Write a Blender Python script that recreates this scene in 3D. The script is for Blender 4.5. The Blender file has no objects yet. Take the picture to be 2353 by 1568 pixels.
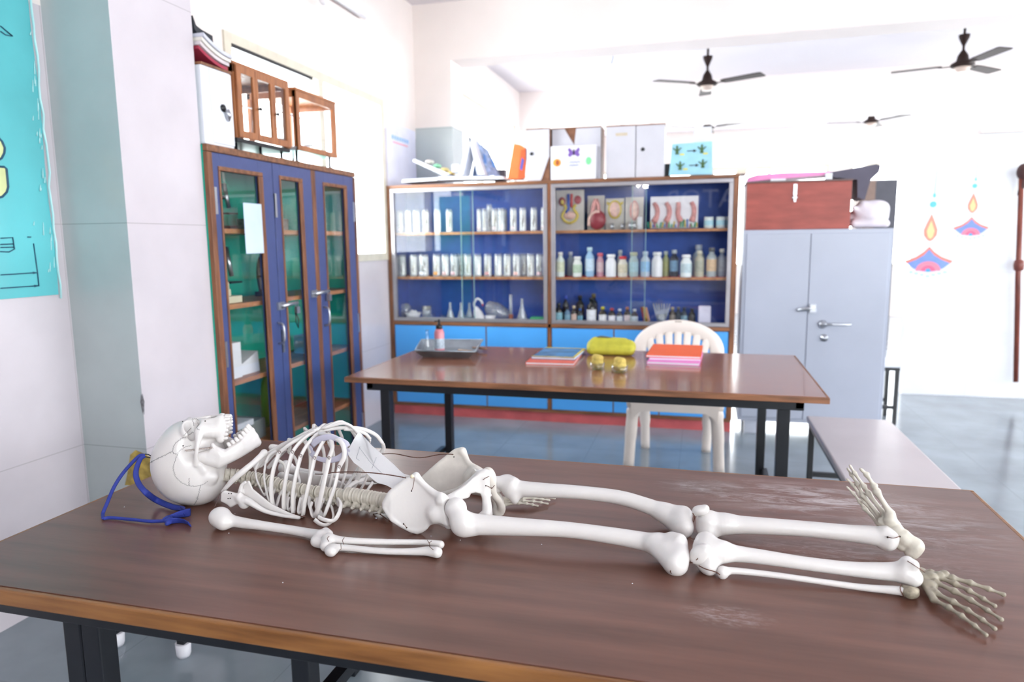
import bpy, math, random
import numpy as np
from mathutils import Vector, Matrix
from mathutils.bvhtree import BVHTree
PI = math.pi
random.seed(7)
SC = bpy.context.scene
COL = SC.collection
# ------------------------------------------------------------------ camera
_r, _u, _f = [[0.965845, 0.258908, -0.010538], [-0.026033, 0.137418, 0.990171], [-0.257811, 0.956077, -0.139464]]
cam = bpy.data.objects.new('camera', bpy.data.cameras.new('camera'))
COL.objects.link(cam)
cam.matrix_world = Matrix(((_r[0], _u[0], -_f[0], 0), (_r[1], _u[1], -_f[1], 0), (_r[2], _u[2], -_f[2], 1.4), (0, 0, 0, 1)))
cam.data.sensor_fit = 'HORIZONTAL'; cam.data.sensor_width = 36; cam.data.lens = 24.6189
cam.data.clip_start = 0.02; cam.data.clip_end = 200
cam.data.dof.use_dof = True; cam.data.dof.focus_distance = 1.62; cam.data.dof.aperture_fstop = 3.0
SC.camera = cam
# ------------------------------------------------------------------ world, light, exposure
world = bpy.data.worlds.new('world'); SC.world = world; world.use_nodes = True
bg = world.node_tree.nodes['Background']
bg.inputs['Color'].default_value = (0.93, 0.965, 1.0, 1); bg.inputs['Strength'].default_value = 7.0
SC.view_settings.view_transform = 'Standard'; SC.view_settings.look = 'None'
SC.view_settings.gamma = 1.0; SC.view_settings.use_curve_mapping = False
SC.view_settings.exposure = 1.05
SC.cycles.transparent_max_bounces = 24
SC.cycles.max_bounces = 10; SC.cycles.diffuse_bounces = 6

def portal(cx, cy, cz, sx, sy, rot):
    l = bpy.data.lights.new('daylight_opening', 'AREA'); l.shape = 'RECTANGLE'; l.size = sx; l.size_y = sy
    l.cycles.is_portal = True
    o = bpy.data.objects.new('daylight_opening', l); o.location = (cx, cy, cz); o.rotation_euler = rot
    COL.objects.link(o)

# ------------------------------------------------------------------ materials
def srgb(h):
    if not isinstance(h, str): return h
    h = h.lstrip('#'); v = [int(h[i:i+2], 16) / 255 for i in (0, 2, 4)]
    return tuple(c / 12.92 if c <= .04045 else ((c + .055) / 1.055) ** 2.4 for c in v)
MC = {}
def mat(name, c, rough=.5, metal=0, var=.06, vs=12.0, bump=0.0, bs=60.0, spec=.5, coat=0, stretch=None, trans=0, emis=0, sss=0):
    if name in MC: return MC[name]
    m = bpy.data.materials.new(name); m.use_nodes = True; MC[name] = m
    nt = m.node_tree; p = nt.nodes['Principled BSDF']; c = srgb(c)
    tc = nt.nodes.new('ShaderNodeTexCoord'); mp = nt.nodes.new('ShaderNodeMapping')
    nt.links.new(tc.outputs['Object'], mp.inputs['Vector'])
    if stretch: mp.inputs['Scale'].default_value = stretch
    nz = nt.nodes.new('ShaderNodeTexNoise'); nz.inputs['Scale'].default_value = vs; nz.inputs['Detail'].default_value = 5
    nt.links.new(mp.outputs[0], nz.inputs['Vector'])
    rp = nt.nodes.new('ShaderNodeValToRGB')
    rp.color_ramp.elements[0].position = .3; rp.color_ramp.elements[1].position = .7
    rp.color_ramp.elements[0].color = tuple(max(0, x * (1 - var * 1.5)) for x in c) + (1,)
    rp.color_ramp.elements[1].color = tuple(min(1, x * (1 + var)) for x in c) + (1,)
    nt.links.new(nz.outputs['Fac'], rp.inputs['Fac']); nt.links.new(rp.outputs['Color'], p.inputs['Base Color'])
    p.inputs['Roughness'].default_value = rough; p.inputs['Metallic'].default_value = metal
    p.inputs['Specular IOR Level'].default_value = spec
    if coat: p.inputs['Coat Weight'].default_value = coat; p.inputs['Coat Roughness'].default_value = .08
    if trans: p.inputs['Transmission Weight'].default_value = trans
    if sss: p.inputs['Subsurface Weight'].default_value = sss; p.inputs['Subsurface Radius'].default_value = (.01, .007, .004)
    if bump:
        n2 = nt.nodes.new('ShaderNodeTexNoise'); n2.inputs['Scale'].default_value = bs; n2.inputs['Detail'].default_value = 4
        nt.links.new(mp.outputs[0], n2.inputs['Vector'])
        b = nt.nodes.new('ShaderNodeBump'); b.inputs['Strength'].default_value = bump; b.inputs['Distance'].default_value = .002
        nt.links.new(n2.outputs['Fac'], b.inputs['Height']); nt.links.new(b.outputs[0], p.inputs['Normal'])
    m.diffuse_color = tuple(c[:3]) + (1,)
    return m
def wood(name, c1, c2, rough=.4, axis=(1, 12, 12), scale=6.0, coat=0):
    m = mat(name, c1, rough, stretch=axis, vs=scale, coat=coat, bump=.06, bs=scale * 6)
    r = [n for n in m.node_tree.nodes if n.type == 'VALTORGB'][0]
    r.color_ramp.elements[0].color = srgb(c1) + (1,); r.color_ramp.elements[1].color = srgb(c2) + (1,)
    return m
def glass(name, tint=(.96, .98, .97), refl=1.6, rough=.02, haze=0.0):
    if name in MC: return MC[name]
    m = bpy.data.materials.new(name); m.use_nodes = True; MC[name] = m
    nt = m.node_tree; nt.nodes.clear()
    o = nt.nodes.new('ShaderNodeOutputMaterial'); t = nt.nodes.new('ShaderNodeBsdfTransparent'); g = nt.nodes.new('ShaderNodeBsdfGlossy')
    fr = nt.nodes.new('ShaderNodeFresnel'); ge = nt.nodes.new('ShaderNodeNewGeometry'); io = nt.nodes.new('ShaderNodeMath'); io.operation = 'MULTIPLY_ADD'
    io.inputs[1].default_value = -.8333; io.inputs[2].default_value = 1.5; nt.links.new(ge.outputs['Backfacing'], io.inputs[0]); nt.links.new(io.outputs[0], fr.inputs['IOR'])
    mu = nt.nodes.new('ShaderNodeMath'); mu.operation = 'MULTIPLY'; mu.inputs[1].default_value = refl; mu.use_clamp = True
    mx = nt.nodes.new('ShaderNodeMixShader')
    t.inputs['Color'].default_value = tuple(tint) + (1,); g.inputs['Roughness'].default_value = rough
    nt.links.new(fr.outputs[0], mu.inputs[0]); nt.links.new(mu.outputs[0], mx.inputs[0])
    last = t.outputs[0]
    if haze:
        d = nt.nodes.new('ShaderNodeBsdfDiffuse'); d.inputs['Color'].default_value = (.8, .82, .84, 1)
        m2 = nt.nodes.new('ShaderNodeMixShader'); nz = nt.nodes.new('ShaderNodeTexNoise'); nz.inputs['Scale'].default_value = 20
        mm = nt.nodes.new('ShaderNodeMath'); mm.operation = 'MULTIPLY'; mm.inputs[1].default_value = haze * 2
        nt.links.new(nz.outputs['Fac'], mm.inputs[0]); nt.links.new(mm.outputs[0], m2.inputs[0])
        nt.links.new(t.outputs[0], m2.inputs[1]); nt.links.new(d.outputs[0], m2.inputs[2]); last = m2.outputs[0]
    nt.links.new(last, mx.inputs[1]); nt.links.new(g.outputs[0], mx.inputs[2]); nt.links.new(mx.outputs[0], o.inputs['Surface'])
    return m

def translucent(name, c, f=.45):
    if name in MC: return MC[name]
    m = bpy.data.materials.new(name); m.use_nodes = True; MC[name] = m
    nt = m.node_tree; nt.nodes.clear(); o = nt.nodes.new('ShaderNodeOutputMaterial'); d = nt.nodes.new('ShaderNodeBsdfDiffuse'); t = nt.nodes.new('ShaderNodeBsdfTranslucent')
    nz = nt.nodes.new('ShaderNodeTexNoise'); nz.inputs['Scale'].default_value = 40; r = nt.nodes.new('ShaderNodeValToRGB'); c = srgb(c)
    r.color_ramp.elements[0].color = tuple(x * .95 for x in c) + (1,); r.color_ramp.elements[1].color = c + (1,)
    nt.links.new(nz.outputs['Fac'], r.inputs['Fac']); mx = nt.nodes.new('ShaderNodeMixShader'); mx.inputs[0].default_value = f
    for q in (d, t): nt.links.new(r.outputs['Color'], q.inputs['Color'])
    nt.links.new(d.outputs[0], mx.inputs[1]); nt.links.new(t.outputs[0], mx.inputs[2]); nt.links.new(mx.outputs[0], o.inputs['Surface'])
    return m
# ------------------------------------------------------------------ mesh builder
class MB:
    def __init__(s): s.v = []; s.f = []; s.sm = []; s.mi = []; s.m = 0
    def add(s, vs, fs, smooth=False):
        n = len(s.v); s.v += [tuple(p) for p in vs]
        for f in fs: s.f.append(tuple(i + n for i in f)); s.sm.append(smooth); s.mi.append(s.m)
        return s
    def box(s, x0, x1, y0, y1, z0, z1, M=None):
        v = [(x, y, z) for x in (x0, x1) for y in (y0, y1) for z in (z0, z1)]
        if M is not None: v = [tuple(M @ Vector(p)) for p in v]
        return s.add(v, [(0, 1, 3, 2), (4, 6, 7, 5), (0, 4, 5, 1), (2, 3, 7, 6), (0, 2, 6, 4), (1, 5, 7, 3)])
    def lathe(s, c, prof, n=24, M=None, cap=True):
        vs = []; fs = []; k = len(prof)
        for (r, z) in prof:
            for i in range(n):
                a = 2 * PI * i / n; p = Vector((r * math.cos(a), r * math.sin(a), z))
                if M is not None: p = M @ p
                vs.append((p[0] + c[0], p[1] + c[1], p[2] + c[2]))
        for j in range(k - 1):
            for i in range(n): fs.append((j * n + i, j * n + (i + 1) % n, (j + 1) * n + (i + 1) % n, (j + 1) * n + i))
        s.add(vs, fs, True)
        if cap:
            b = len(s.v) - n * k
            if prof[0][0] > 1e-5: s.f.append(tuple(b + i for i in reversed(range(n)))); s.sm.append(False); s.mi.append(s.m)
            if prof[-1][0] > 1e-5: s.f.append(tuple(b + (k - 1) * n + i for i in range(n))); s.sm.append(False); s.mi.append(s.m)
        return s
    def tube(s, pts, r, n=8, flat=1.0, up=None, cap=True, closed=False):
        P = [Vector(p) for p in pts]; K = len(P)
        if not hasattr(r, '__len__'): r = [r] * K
        vs = []; fs = []; prev = None
        for i in range(K):
            if closed: t = (P[(i + 1) % K] - P[i - 1])
            else: t = P[min(i + 1, K - 1)] - P[max(i - 1, 0)]
            t = t.normalized() if t.length > 1e-9 else Vector((0, 0, 1))
            if prev is None:
                h = Vector(up) if up is not None else (Vector((0, 0, 1)) if abs(t.z) < .9 else Vector((1, 0, 0)))
            else: h = Vector(up) if up is not None else prev
            a = h - t * h.dot(t)
            if a.length < 1e-6: a = Vector((1, 0, 0)) - t * t.x
            a.normalize(); b = t.cross(a); prev = a
            for j in range(n):
                q = 2 * PI * j / n
                vs.append(tuple(P[i] + a * math.cos(q) * r[i] + b * math.sin(q) * r[i] * flat))
        for i in range(K if closed else K - 1):
            i2 = (i + 1) % K
            for j in range(n): fs.append((i * n + j, i * n + (j + 1) % n, i2 * n + (j + 1) % n, i2 * n + j))
        if cap and not closed:
            fs.append(tuple(reversed(range(n)))); fs.append(tuple((K - 1) * n + j for j in range(n)))
        return s.add(vs, fs, True)
    def prism(s, poly, d0, d1, plane='xz', smooth=False):
        n = len(poly)
        def P(a, b, d): return {'xz': (a, d, b), 'xy': (a, b, d), 'yz': (d, a, b)}[plane]
        vs = [P(a, b, d0) for a, b in poly] + [P(a, b, d1) for a, b in poly]
        s.add(vs, [tuple(range(n)), tuple(reversed(range(n, 2 * n)))])
        return s.add(vs, [(i, i + n, (i + 1) % n + n, (i + 1) % n) for i in range(n)], smooth)
    def grid(s, nu, nv, fn, thick=None):
        vs = [fn(i / nu, j / nv) for i in range(nu + 1) for j in range(nv + 1)]
        fs = [(i * (nv + 1) + j, (i + 1) * (nv + 1) + j, (i + 1) * (nv + 1) + j + 1, i * (nv + 1) + j + 1) for i in range(nu) for j in range(nv)]
        return s.add(vs, fs, True)
    def mesh(s, name, mats, off=(0, 0, 0)):
        me = bpy.data.meshes.new(name)
        me.from_pydata([(x - off[0], y - off[1], z - off[2]) for x, y, z in s.v], [], s.f)
        for m in (mats if isinstance(mats, (list, tuple)) else [mats]): me.materials.append(m)
        me.polygons.foreach_set('use_smooth', s.sm); me.polygons.foreach_set('material_index', s.mi)
        me.update(); return me
def spl(P, n=6):
    P = [np.array(p, float) for p in P]; out = []
    Q = [2 * P[0] - P[1]] + P + [2 * P[-1] - P[-2]]
    for i in range(len(P) - 1):
        a, b, c, d = Q[i:i + 4]
        for k in range(n):
            t = k / n
            out.append(tuple(.5 * ((2 * b) + (c - a) * t + (2 * a - 5 * b + 4 * c - d) * t * t + (3 * b - a - 3 * c + d) * t ** 3)))
    out.append(tuple(P[-1])); return out
# ------------------------------------------------------------------ objects
def fixn(me):
    import bmesh
    b = bmesh.new(); b.from_mesh(me); bmesh.ops.recalc_face_normals(b, faces=b.faces[:]); b.to_mesh(me); b.free()
def wloc(o):
    p = Vector(o.location)
    while o.parent: o = o.parent; p = p + Vector(o.location)
    return p
def bevel(o, w):
    b = o.modifiers.new('bevel', 'BEVEL'); b.width = w; b.segments = 2; b.limit_method = 'ANGLE'; b.angle_limit = .6
def part(name, mb, m, parent, bev=0, label=None, fix=True, kind=None):
    me = mb.mesh(name, m, wloc(parent)) if isinstance(mb, MB) else mb
    if fix and isinstance(mb, MB): fixn(me)
    o = bpy.data.objects.new(name, me); COL.objects.link(o); o.parent = parent
    if bev: bevel(o, bev)
    if label: o['label'] = label
    if kind: o['kind'] = kind
    return o
def thing(name, label, cat, loc=(0, 0, 0), group=None):
    o = bpy.data.objects.new(name, None); COL.objects.link(o); o.location = loc; o.empty_display_size = .05
    o['label'] = label; o['category'] = cat
    if group: o['group'] = group
    return o
def solo(name, mb, m, label, cat, loc=(0, 0, 0), group=None, bev=0):
    me = mb.mesh(name, m, loc); fixn(me)
    o = bpy.data.objects.new(name, me); COL.objects.link(o); o.location = loc
    o['label'] = label; o['category'] = cat
    if group: o['group'] = group
    if bev: bevel(o, bev)
    return o
def struct(name, mb, m, bev=0):
    me = mb.mesh(name, m); fixn(me); o = bpy.data.objects.new(name, me); COL.objects.link(o); o['kind'] = 'structure'
    if bev: bevel(o, bev)
    return o
# ------------------------------------------------------------------ implicit-surface mesher (bones)
class SD:
    def __init__(s): s.p = []
    def rc(s, a, b, r1, r2=None, k=.006, op='u'): s.p.append(('rc', np.array(a, float), np.array(b, float), r1, r1 if r2 is None else r2, op, k)); return s
    def chain(s, pts, rad, k=.004, n=0, op='u'):
        if n:
            q = spl([tuple(p) + (r,) for p, r in zip(pts, rad)], n); pts = [x[:3] for x in q]; rad = [x[3] for x in q]
        s.p.append(('ch', [np.array(p, float) for p in pts], list(rad), None, None, op, k)); return s
    def ell(s, c, r, k=.006, op='u', R=None): s.p.append(('el', np.array(c, float), np.array(r, float), R, None, op, k)); return s
    def plate(s, poly, plane, yf, t, k=.004, op='u'):      # polygon in (a,b) of 'xz' or local 'sa', thickness 2t about yf
        s.p.append(('pl', np.array(poly, float), plane, yf, t, op, k)); return s
    def bb(s, p):
        if p[0] == 'rc': m = max(p[3], p[4]); return np.minimum(p[1], p[2]) - m, np.maximum(p[1], p[2]) + m
        if p[0] == 'ch': m = max(p[2]); return np.min(p[1], 0) - m, np.max(p[1], 0) + m
        if p[0] == 'el': m = max(p[2]) if p[3] is not None else p[2]; return p[1] - m, p[1] + m
        P = p[1]; i = p[2]; y = [p[3](a, b) for a, b in P] + [p[3](*P.mean(0))]
        lo = np.zeros(3); hi = np.zeros(3); lo[i[0]], lo[i[1]] = P.min(0) - p[4]; hi[i[0]], hi[i[1]] = P.max(0) + p[4]
        o = 3 - i[0] - i[1]; lo[o] = min(y) - p[4] * 1.6; hi[o] = max(y) + p[4] * 1.6; return lo, hi
    def val(s, p, X, Y, Z):
        if p[0] == 'ch':
            o = None
            for i in range(len(p[1]) - 1):
                v = s.val(('rc', p[1][i], p[1][i + 1], p[2][i], p[2][i + 1]), X, Y, Z); o = v if o is None else np.minimum(o, v)
            return o
        if p[0] == 'rc':
            a, b, r1, r2 = p[1:5]; d = b - a; L = max(d @ d, 1e-12)
            x, y, z = X - a[0], Y - a[1], Z - a[2]
            t = np.clip((x * d[0] + y * d[1] + z * d[2]) / L, 0, 1)
            return np.sqrt((x - t * d[0]) ** 2 + (y - t * d[1]) ** 2 + (z - t * d[2]) ** 2) - (r1 + (r2 - r1) * t)
        if p[0] == 'el':
            c, r, R = p[1:4]; x, y, z = X - c[0], Y - c[1], Z - c[2]
            if R is not None: x, y, z = [R[0][j] * x + R[1][j] * y + R[2][j] * z for j in range(3)]
            k0 = np.sqrt((x / r[0]) ** 2 + (y / r[1]) ** 2 + (z / r[2]) ** 2)
            k1 = np.sqrt((x / r[0] ** 2) ** 2 + (y / r[1] ** 2) ** 2 + (z / r[2] ** 2) ** 2) + 1e-9
            return k0 * (k0 - 1) / k1
        P, i, yf, t = p[1:5]; G = [X, Y, Z]; A = G[i[0]]; B = G[i[1]]; O = G[3 - i[0] - i[1]]
        A, B, O = np.broadcast_arrays(A, B, O)
        n = len(P); best = np.full(A.shape, 1e9); ins = np.zeros(A.shape, bool)
        for q in range(n):
            a = P[q]; b = P[(q + 1) % n]; e = b - a; wx = A - a[0]; wz = B - a[1]
            h = np.clip((wx * e[0] + wz * e[1]) / (e @ e), 0, 1)
            best = np.minimum(best, (wx - h * e[0]) ** 2 + (wz - h * e[1]) ** 2)
            if e[1] != 0:
                c1 = (a[1] > B) != (b[1] > B); ins ^= c1 & (A < a[0] + e[0] * (B - a[1]) / e[1])
        d2 = np.sqrt(best); d2 = np.where(ins, -d2, d2) + t
        dy = np.abs(O - yf(A, B)) * .85
        return np.sqrt(np.maximum(d2, 0) ** 2 + dy ** 2) - t
    def mesh(s, name, h, m, off=(0, 0, 0), xf=None, smooth=1, sz=1.0):
        bbs = [s.bb(p) for p in s.p]; U = [b for b, p in zip(bbs, s.p) if p[5] == 'u']
        lo = np.min([b[0] for b in U], 0) - 4 * h; hi = np.max([b[1] for b in U], 0) + 4 * h
        N = np.ceil((hi - lo) / h).astype(int) + 1; F = np.full(N, 10.0 * sz, np.float32)
        ax = [lo[i] + h * np.arange(N[i]) for i in range(3)]
        for p, b in zip(s.p, bbs):
            k = p[6]; g = k + 3 * h
            i0 = np.clip(np.floor((b[0] - g - lo) / h).astype(int), 0, N); i1 = np.clip(np.ceil((b[1] + g - lo) / h).astype(int) + 1, 0, N)
            if np.any(i1 <= i0): continue
            sl = tuple(slice(a, c) for a, c in zip(i0, i1))
            d = s.val(p, ax[0][sl[0]][:, None, None], ax[1][sl[1]][None, :, None], ax[2][sl[2]][None, None, :])
            f = F[sl]
            if p[5] == 'u':
                hh = np.maximum(k - np.abs(f - d), 0) / k; F[sl] = np.minimum(f, d) - hh * hh * k * .25
            else:
                hh = np.maximum(k - np.abs(f + d), 0) / k; F[sl] = np.maximum(f, -d) + hh * hh * k * .25
        V, Q = snets(F, lo, h)
        if xf is not None: V = xf(V)
        V = V - np.array(off)
        me = bpy.data.meshes.new(name); me.vertices.add(len(V)); me.vertices.foreach_set('co', V.astype(np.float32).ravel())
        me.loops.add(Q.size); me.loops.foreach_set('vertex_index', Q.ravel().astype(np.int32))
        me.polygons.add(len(Q)); me.polygons.foreach_set('loop_start', np.arange(0, Q.size, 4, dtype=np.int32))
        me.polygons.foreach_set('loop_total', np.full(len(Q), 4, np.int32)); me.polygons.foreach_set('use_smooth', np.ones(len(Q), bool))
        me.update(calc_edges=True); me.validate(); me.materials.append(m); return me
def snets(F, lo, h):
    S = F < 0; nx, ny, nz = [n - 1 for n in F.shape]
    acc = np.zeros((nx, ny, nz, 3), np.float32); cnt = np.zeros((nx, ny, nz), np.float32)
    c = [(i, j, k) for i in (0, 1) for j in (0, 1) for k in (0, 1)]
    sub = lambda A, o: A[o[0]:o[0] + nx, o[1]:o[1] + ny, o[2]:o[2] + nz]
    for a in c:
        for ax in range(3):
            if a[ax]: continue
            b = list(a); b[ax] = 1; Sa, Sb = sub(S, a), sub(S, b); x = Sa != Sb
            fa, fb = sub(F, a)[x], sub(F, b)[x]; t = fa / (fa - fb)
            P = np.zeros((len(t), 3), np.float32); P[:] = a; P[:, ax] += t
            acc[x] += P; cnt[x] += 1
    I = cnt > 0; idx = np.full(I.shape, -1, np.int64); idx[I] = np.arange(I.sum())
    base = np.argwhere(I); V = lo + h * (base + acc[I] / cnt[I][:, None]); Q = []
    for ax in range(3):
        u, v = (ax + 1) % 3, (ax + 2) % 3
        sl0 = [slice(1, n) for n in (nx, ny, nz)]; sl0[ax] = slice(0, (nx, ny, nz)[ax]); sl1 = list(sl0); sl1[ax] = slice(1, (nx, ny, nz)[ax] + 1)
        A, B = S[tuple(sl0)], S[tuple(sl1)]; e = np.argwhere(A != B); pos = A[A != B]
        st = np.array([1, 1, 1]); st[ax] = 0; e = e + st
        def at(du, dv):
            q = e.copy(); q[:, u] -= du; q[:, v] -= dv; return idx[q[:, 0], q[:, 1], q[:, 2]]
        q = np.stack([at(1, 1), at(0, 1), at(0, 0), at(1, 0)], 1); q[~pos] = q[~pos][:, ::-1]; Q.append(q)
    Q = np.concatenate(Q); return V, Q[(Q >= 0).all(1)]
# ------------------------------------------------------------------ shared materials
M_paint = mat('wall_paint', '#e9dfda', .75, var=.03, vs=2.0)
M_ceil = mat('ceiling_paint', '#dcd6da', .8, var=.02, vs=1.5)
def tile_mat(name, c1, mort, rough, bw, rh, coords='yz', off=(0, 0, 0), msz=.004, vs=3.0, var=.05):
    m = mat(name, c1, rough, var=var, vs=vs)
    nt = m.node_tree; p = nt.nodes['Principled BSDF']; rp = [n for n in nt.nodes if n.type == 'VALTORGB'][0]
    geo = nt.nodes.new('ShaderNodeNewGeometry'); sp = nt.nodes.new('ShaderNodeSeparateXYZ'); cb = nt.nodes.new('ShaderNodeCombineXYZ')
    nt.links.new(geo.outputs['Position'], sp.inputs[0])
    for i, a in enumerate(coords): nt.links.new(sp.outputs['xyz'.index(a)], cb.inputs[i])
    mp = nt.nodes.new('ShaderNodeMapping'); mp.inputs['Location'].default_value = off; nt.links.new(cb.outputs[0], mp.inputs['Vector'])
    br = nt.nodes.new('ShaderNodeTexBrick'); br.offset = 0; br.inputs['Scale'].default_value = 1
    br.inputs['Brick Width'].default_value = bw; br.inputs['Row Height'].default_value = rh; br.inputs['Mortar Size'].default_value = msz
    br.inputs['Mortar Smooth'].default_value = .3
    nt.links.new(mp.outputs[0], br.inputs['Vector']); nt.links.new(rp.outputs['Color'], br.inputs['Color1']); nt.links.new(rp.outputs['Color'], br.inputs['Color2'])
    br.inputs['Mortar'].default_value = srgb(mort) + (1,); nt.links.new(br.outputs['Color'], p.inputs['Base Color'])
    return m
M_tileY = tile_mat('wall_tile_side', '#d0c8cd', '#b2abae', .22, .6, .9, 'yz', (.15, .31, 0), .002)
M_tileX = tile_mat('wall_tile_front_shaded', '#b4bcbc', '#949a9a', .22, .6, .9, 'xz', (.1, .31, 0), .002)  # darker copy of the tile: shade of camera-facing faces is put into its colour
M_floor = tile_mat('floor_stone', '#858f97', '#78818a', .16, .6, .6, 'xy', (.1, .2, 0), .003, vs=2.5, var=.14)
M_alu = mat('aluminium', '#a6a2a6', .35, .6)
M_cream = mat('cream_frame', '#d6cfbe', .4)
M_teak = wood('teak_edge', '#5f3824', '#94603f', .45, (8, 8, 1), 5)
M_teakh = wood('teak_edge_horizontal', '#63402a', '#966343', .45, (1, 8, 8), 5)
M_black = mat('black_paint', '#14161c', .35, var=.1)
M_steel = mat('steel', '#b8bac0', .28, .9)
M_pane = glass('window_glass', (.97, .99, .985), 2.0)
M_cabglass = glass('cabinet_glass', (.99, 1, .99), 1.9, .015)
WX = -2.45; CH = 3.42
# ------------------------------------------------------------------ room shell
struct('floor', MB().box(-2.75, 6.2, -3.2, 14.2, -.1, 0), M_floor)
struct('ceiling', MB().box(-2.75, 6.2, -3.2, 14.2, CH, CH + .15), M_ceil)
# left wall with a window opening, tiled dado below, painted above
w = MB(); w.box(WX - .15, WX, -3.2, 3.33, 0, 2.31); w.box(WX - .15, WX, 5.25, 6.2, 1.27, 2.31); w.box(WX - .15, WX, 3.33, 6.2, 0, 1.27)
w.m = 1; w.box(WX - .15, WX, -3.2, 3.33, 2.31, CH); w.box(WX - .15, WX, 3.33, 5.25, 2.52, CH); w.box(WX - .15, WX, 5.25, 6.2, 2.31, CH)
struct('wall_left', w, [M_tileY, M_paint])
w = MB(); w.box(WX - .15, WX, 6.2, 7.2, 0, CH); w.box(WX - .15, WX, 9.4, 14.2, 0, CH); w.box(WX - .15, WX, 7.2, 9.4, 0, 1.3); w.box(WX - .15, WX, 7.2, 9.4, 2.95, CH)
struct('wall_left_far', w, M_paint)
# near pillar, tiled
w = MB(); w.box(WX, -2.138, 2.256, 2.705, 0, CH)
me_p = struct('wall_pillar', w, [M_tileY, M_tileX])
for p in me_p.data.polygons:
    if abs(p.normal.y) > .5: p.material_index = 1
pc = (-2.143,2.257,0.774); dm = SD().rc((-2.141, 2.259, pc[2] - .05), (-2.141, 2.259, pc[2] + .01), .003, .007, .004).rc((-2.141, 2.259, pc[2] + .01), (-2.141, 2.259, pc[2] + .05), .007, .003, .004)
o_ = bpy.data.objects.new('trim_4', dm.mesh('trim_4', .003, mat('bare_plaster', '#6e6c70', .9, var=.3, vs=90, bump=.6, bs=120))); COL.objects.link(o_); o_['kind'] = 'structure'
# far column carrying the first beam
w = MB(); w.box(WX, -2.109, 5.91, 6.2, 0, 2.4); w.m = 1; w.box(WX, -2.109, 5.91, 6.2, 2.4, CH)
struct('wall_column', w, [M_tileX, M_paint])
struct('trim_1', MB().box(-2.109, 6.0, 5.91, 6.2, 2.95, CH), M_paint)
struct('trim_2', MB().box(WX, 6.0, 9.6, 9.9, 2.915, CH), M_paint)
# cross wall on the right with tile to 2.3 m
w = MB(); w.box(1.79, 5.95, 6.95, 7.1, 0, 2.268)
M_tileW = tile_mat('wall_tile_white', '#eceef2', '#d8dade', .25, .9, 1.2, 'xz', (.4, .1, 0), .002)
struct('wall_cross', w, [M_tileW])
struct('trim_3', MB().box(2.25, 5.99, 6.9, 7.15, 2.27, 2.43), M_paint)
# back wall with broad windows
w = MB(); w.box(WX - .15, 6.2, 14.05, 14.2, 0, .9); w.box(WX - .15, 6.2, 14.05, 14.2, 2.75, CH)
for x in (WX - .15, -.2, 2.2, 4.6): w.box(x, x + .35, 14.05, 14.2, .9, 2.75)
struct('wall_back', w, M_paint)
# right wall, open windows along it
w = MB(); w.box(6.0, 6.15, -3.2, 14.2, 0, .85); w.box(6.0, 6.15, -3.2, 14.2, 2.7, CH)
for y in (-3.2, -.4, 2.6, 5.9, 9.6, 13.4): w.box(6.0, 6.15, y, y + .6, .85, 2.7)
struct('wall_right', w, M_paint)
# wall behind the camera
w = MB(); w.box(WX - .15, 6.2, -3.2, -3.05, 0, 1.0); w.box(WX - .15, 6.2, -3.2, -3.05, 3.0, CH)
w.box(WX - .15, 1.2, -3.2, -3.05, 1.0, 3.0)
w.box(5.6, 6.2, -3.2, -3.05, 1.0, 3.0)
struct('wall_front', w, mat('front_wall_paint', '#d8d2d2', .7))
# windows (glass panes in cream frames)
def win(n, plane, c, a0, a1, z0, z1, nm, M=M_cream, fw=.05):
    f = MB()
    def bx(p0, p1, q0, q1, d=.06):
        if plane == 'x': f.box(c - d / 2, c + d / 2, p0, p1, q0, q1)
        else: f.box(p0, p1, c - d / 2, c + d / 2, q0, q1)
    a0 += .002; a1 -= .002; z0 += .002; z1 -= .002; bx(a0, a1, z0, z0 + fw); bx(a0, a1, z1 - fw, z1); bx(a0, a0 + fw, z0 + fw, z1 - fw, .0602); bx(a1 - fw, a1, z0 + fw, z1 - fw, .0602)
    for i in range(1, nm): a = a0 + (a1 - a0) * i / nm; bx(a - fw * .6, a + fw * .6, z0 + fw, z1 - fw, .07)
    o = struct('window_%d' % n, f, M)
    g = MB()
    if plane == 'x': g.add([(c, a0, z0), (c, a1, z0), (c, a1, z1), (c, a0, z1)], [(0, 1, 2, 3)])
    else: g.add([(a0, c, z0), (a1, c, z0), (a1, c, z1), (a0, c, z1)], [(0, 1, 2, 3)])
    part('window_pane', g, M_pane, o, fix=False)
    return o
win(1, 'x', WX - .02, 3.33, 5.25, 1.27, 2.52, 2, fw=.055)
part('sliding_track', MB().box(WX - .045, WX + .012, 3.39, 4.2, 2.445, 2.465), M_black, bpy.data.objects['window_1'])
win(2, 'x', WX - .05, 7.2, 9.4, 1.3, 2.95, 3)
win(3, 'y', 14.1, WX + .2, -.2, .9, 2.75, 2); win(4, 'y', 14.1, .15, 2.2, .9, 2.75, 2); win(5, 'y', 14.1, 2.55, 4.6, .9, 2.75, 2)
for i, (a, b) in enumerate(((-2.6, -.4), (.2, 2.6), (3.2, 5.9), (6.5, 9.6), (10.2, 13.4))): win(6 + i, 'x', 6.08, a, b, .85, 2.7, 3)
win(11, 'y', -3.12, 1.2, 5.6, 1.0, 3.0, 6)  # unseen window behind the camera, widened and raised for more front light
portal(WX - .12, 4.29, 1.9, 1.24, 1.9, (0, -PI / 2, 0)); portal(WX - .12, 8.3, 2.12, 1.6, 2.2, (0, -PI / 2, 0))
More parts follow.
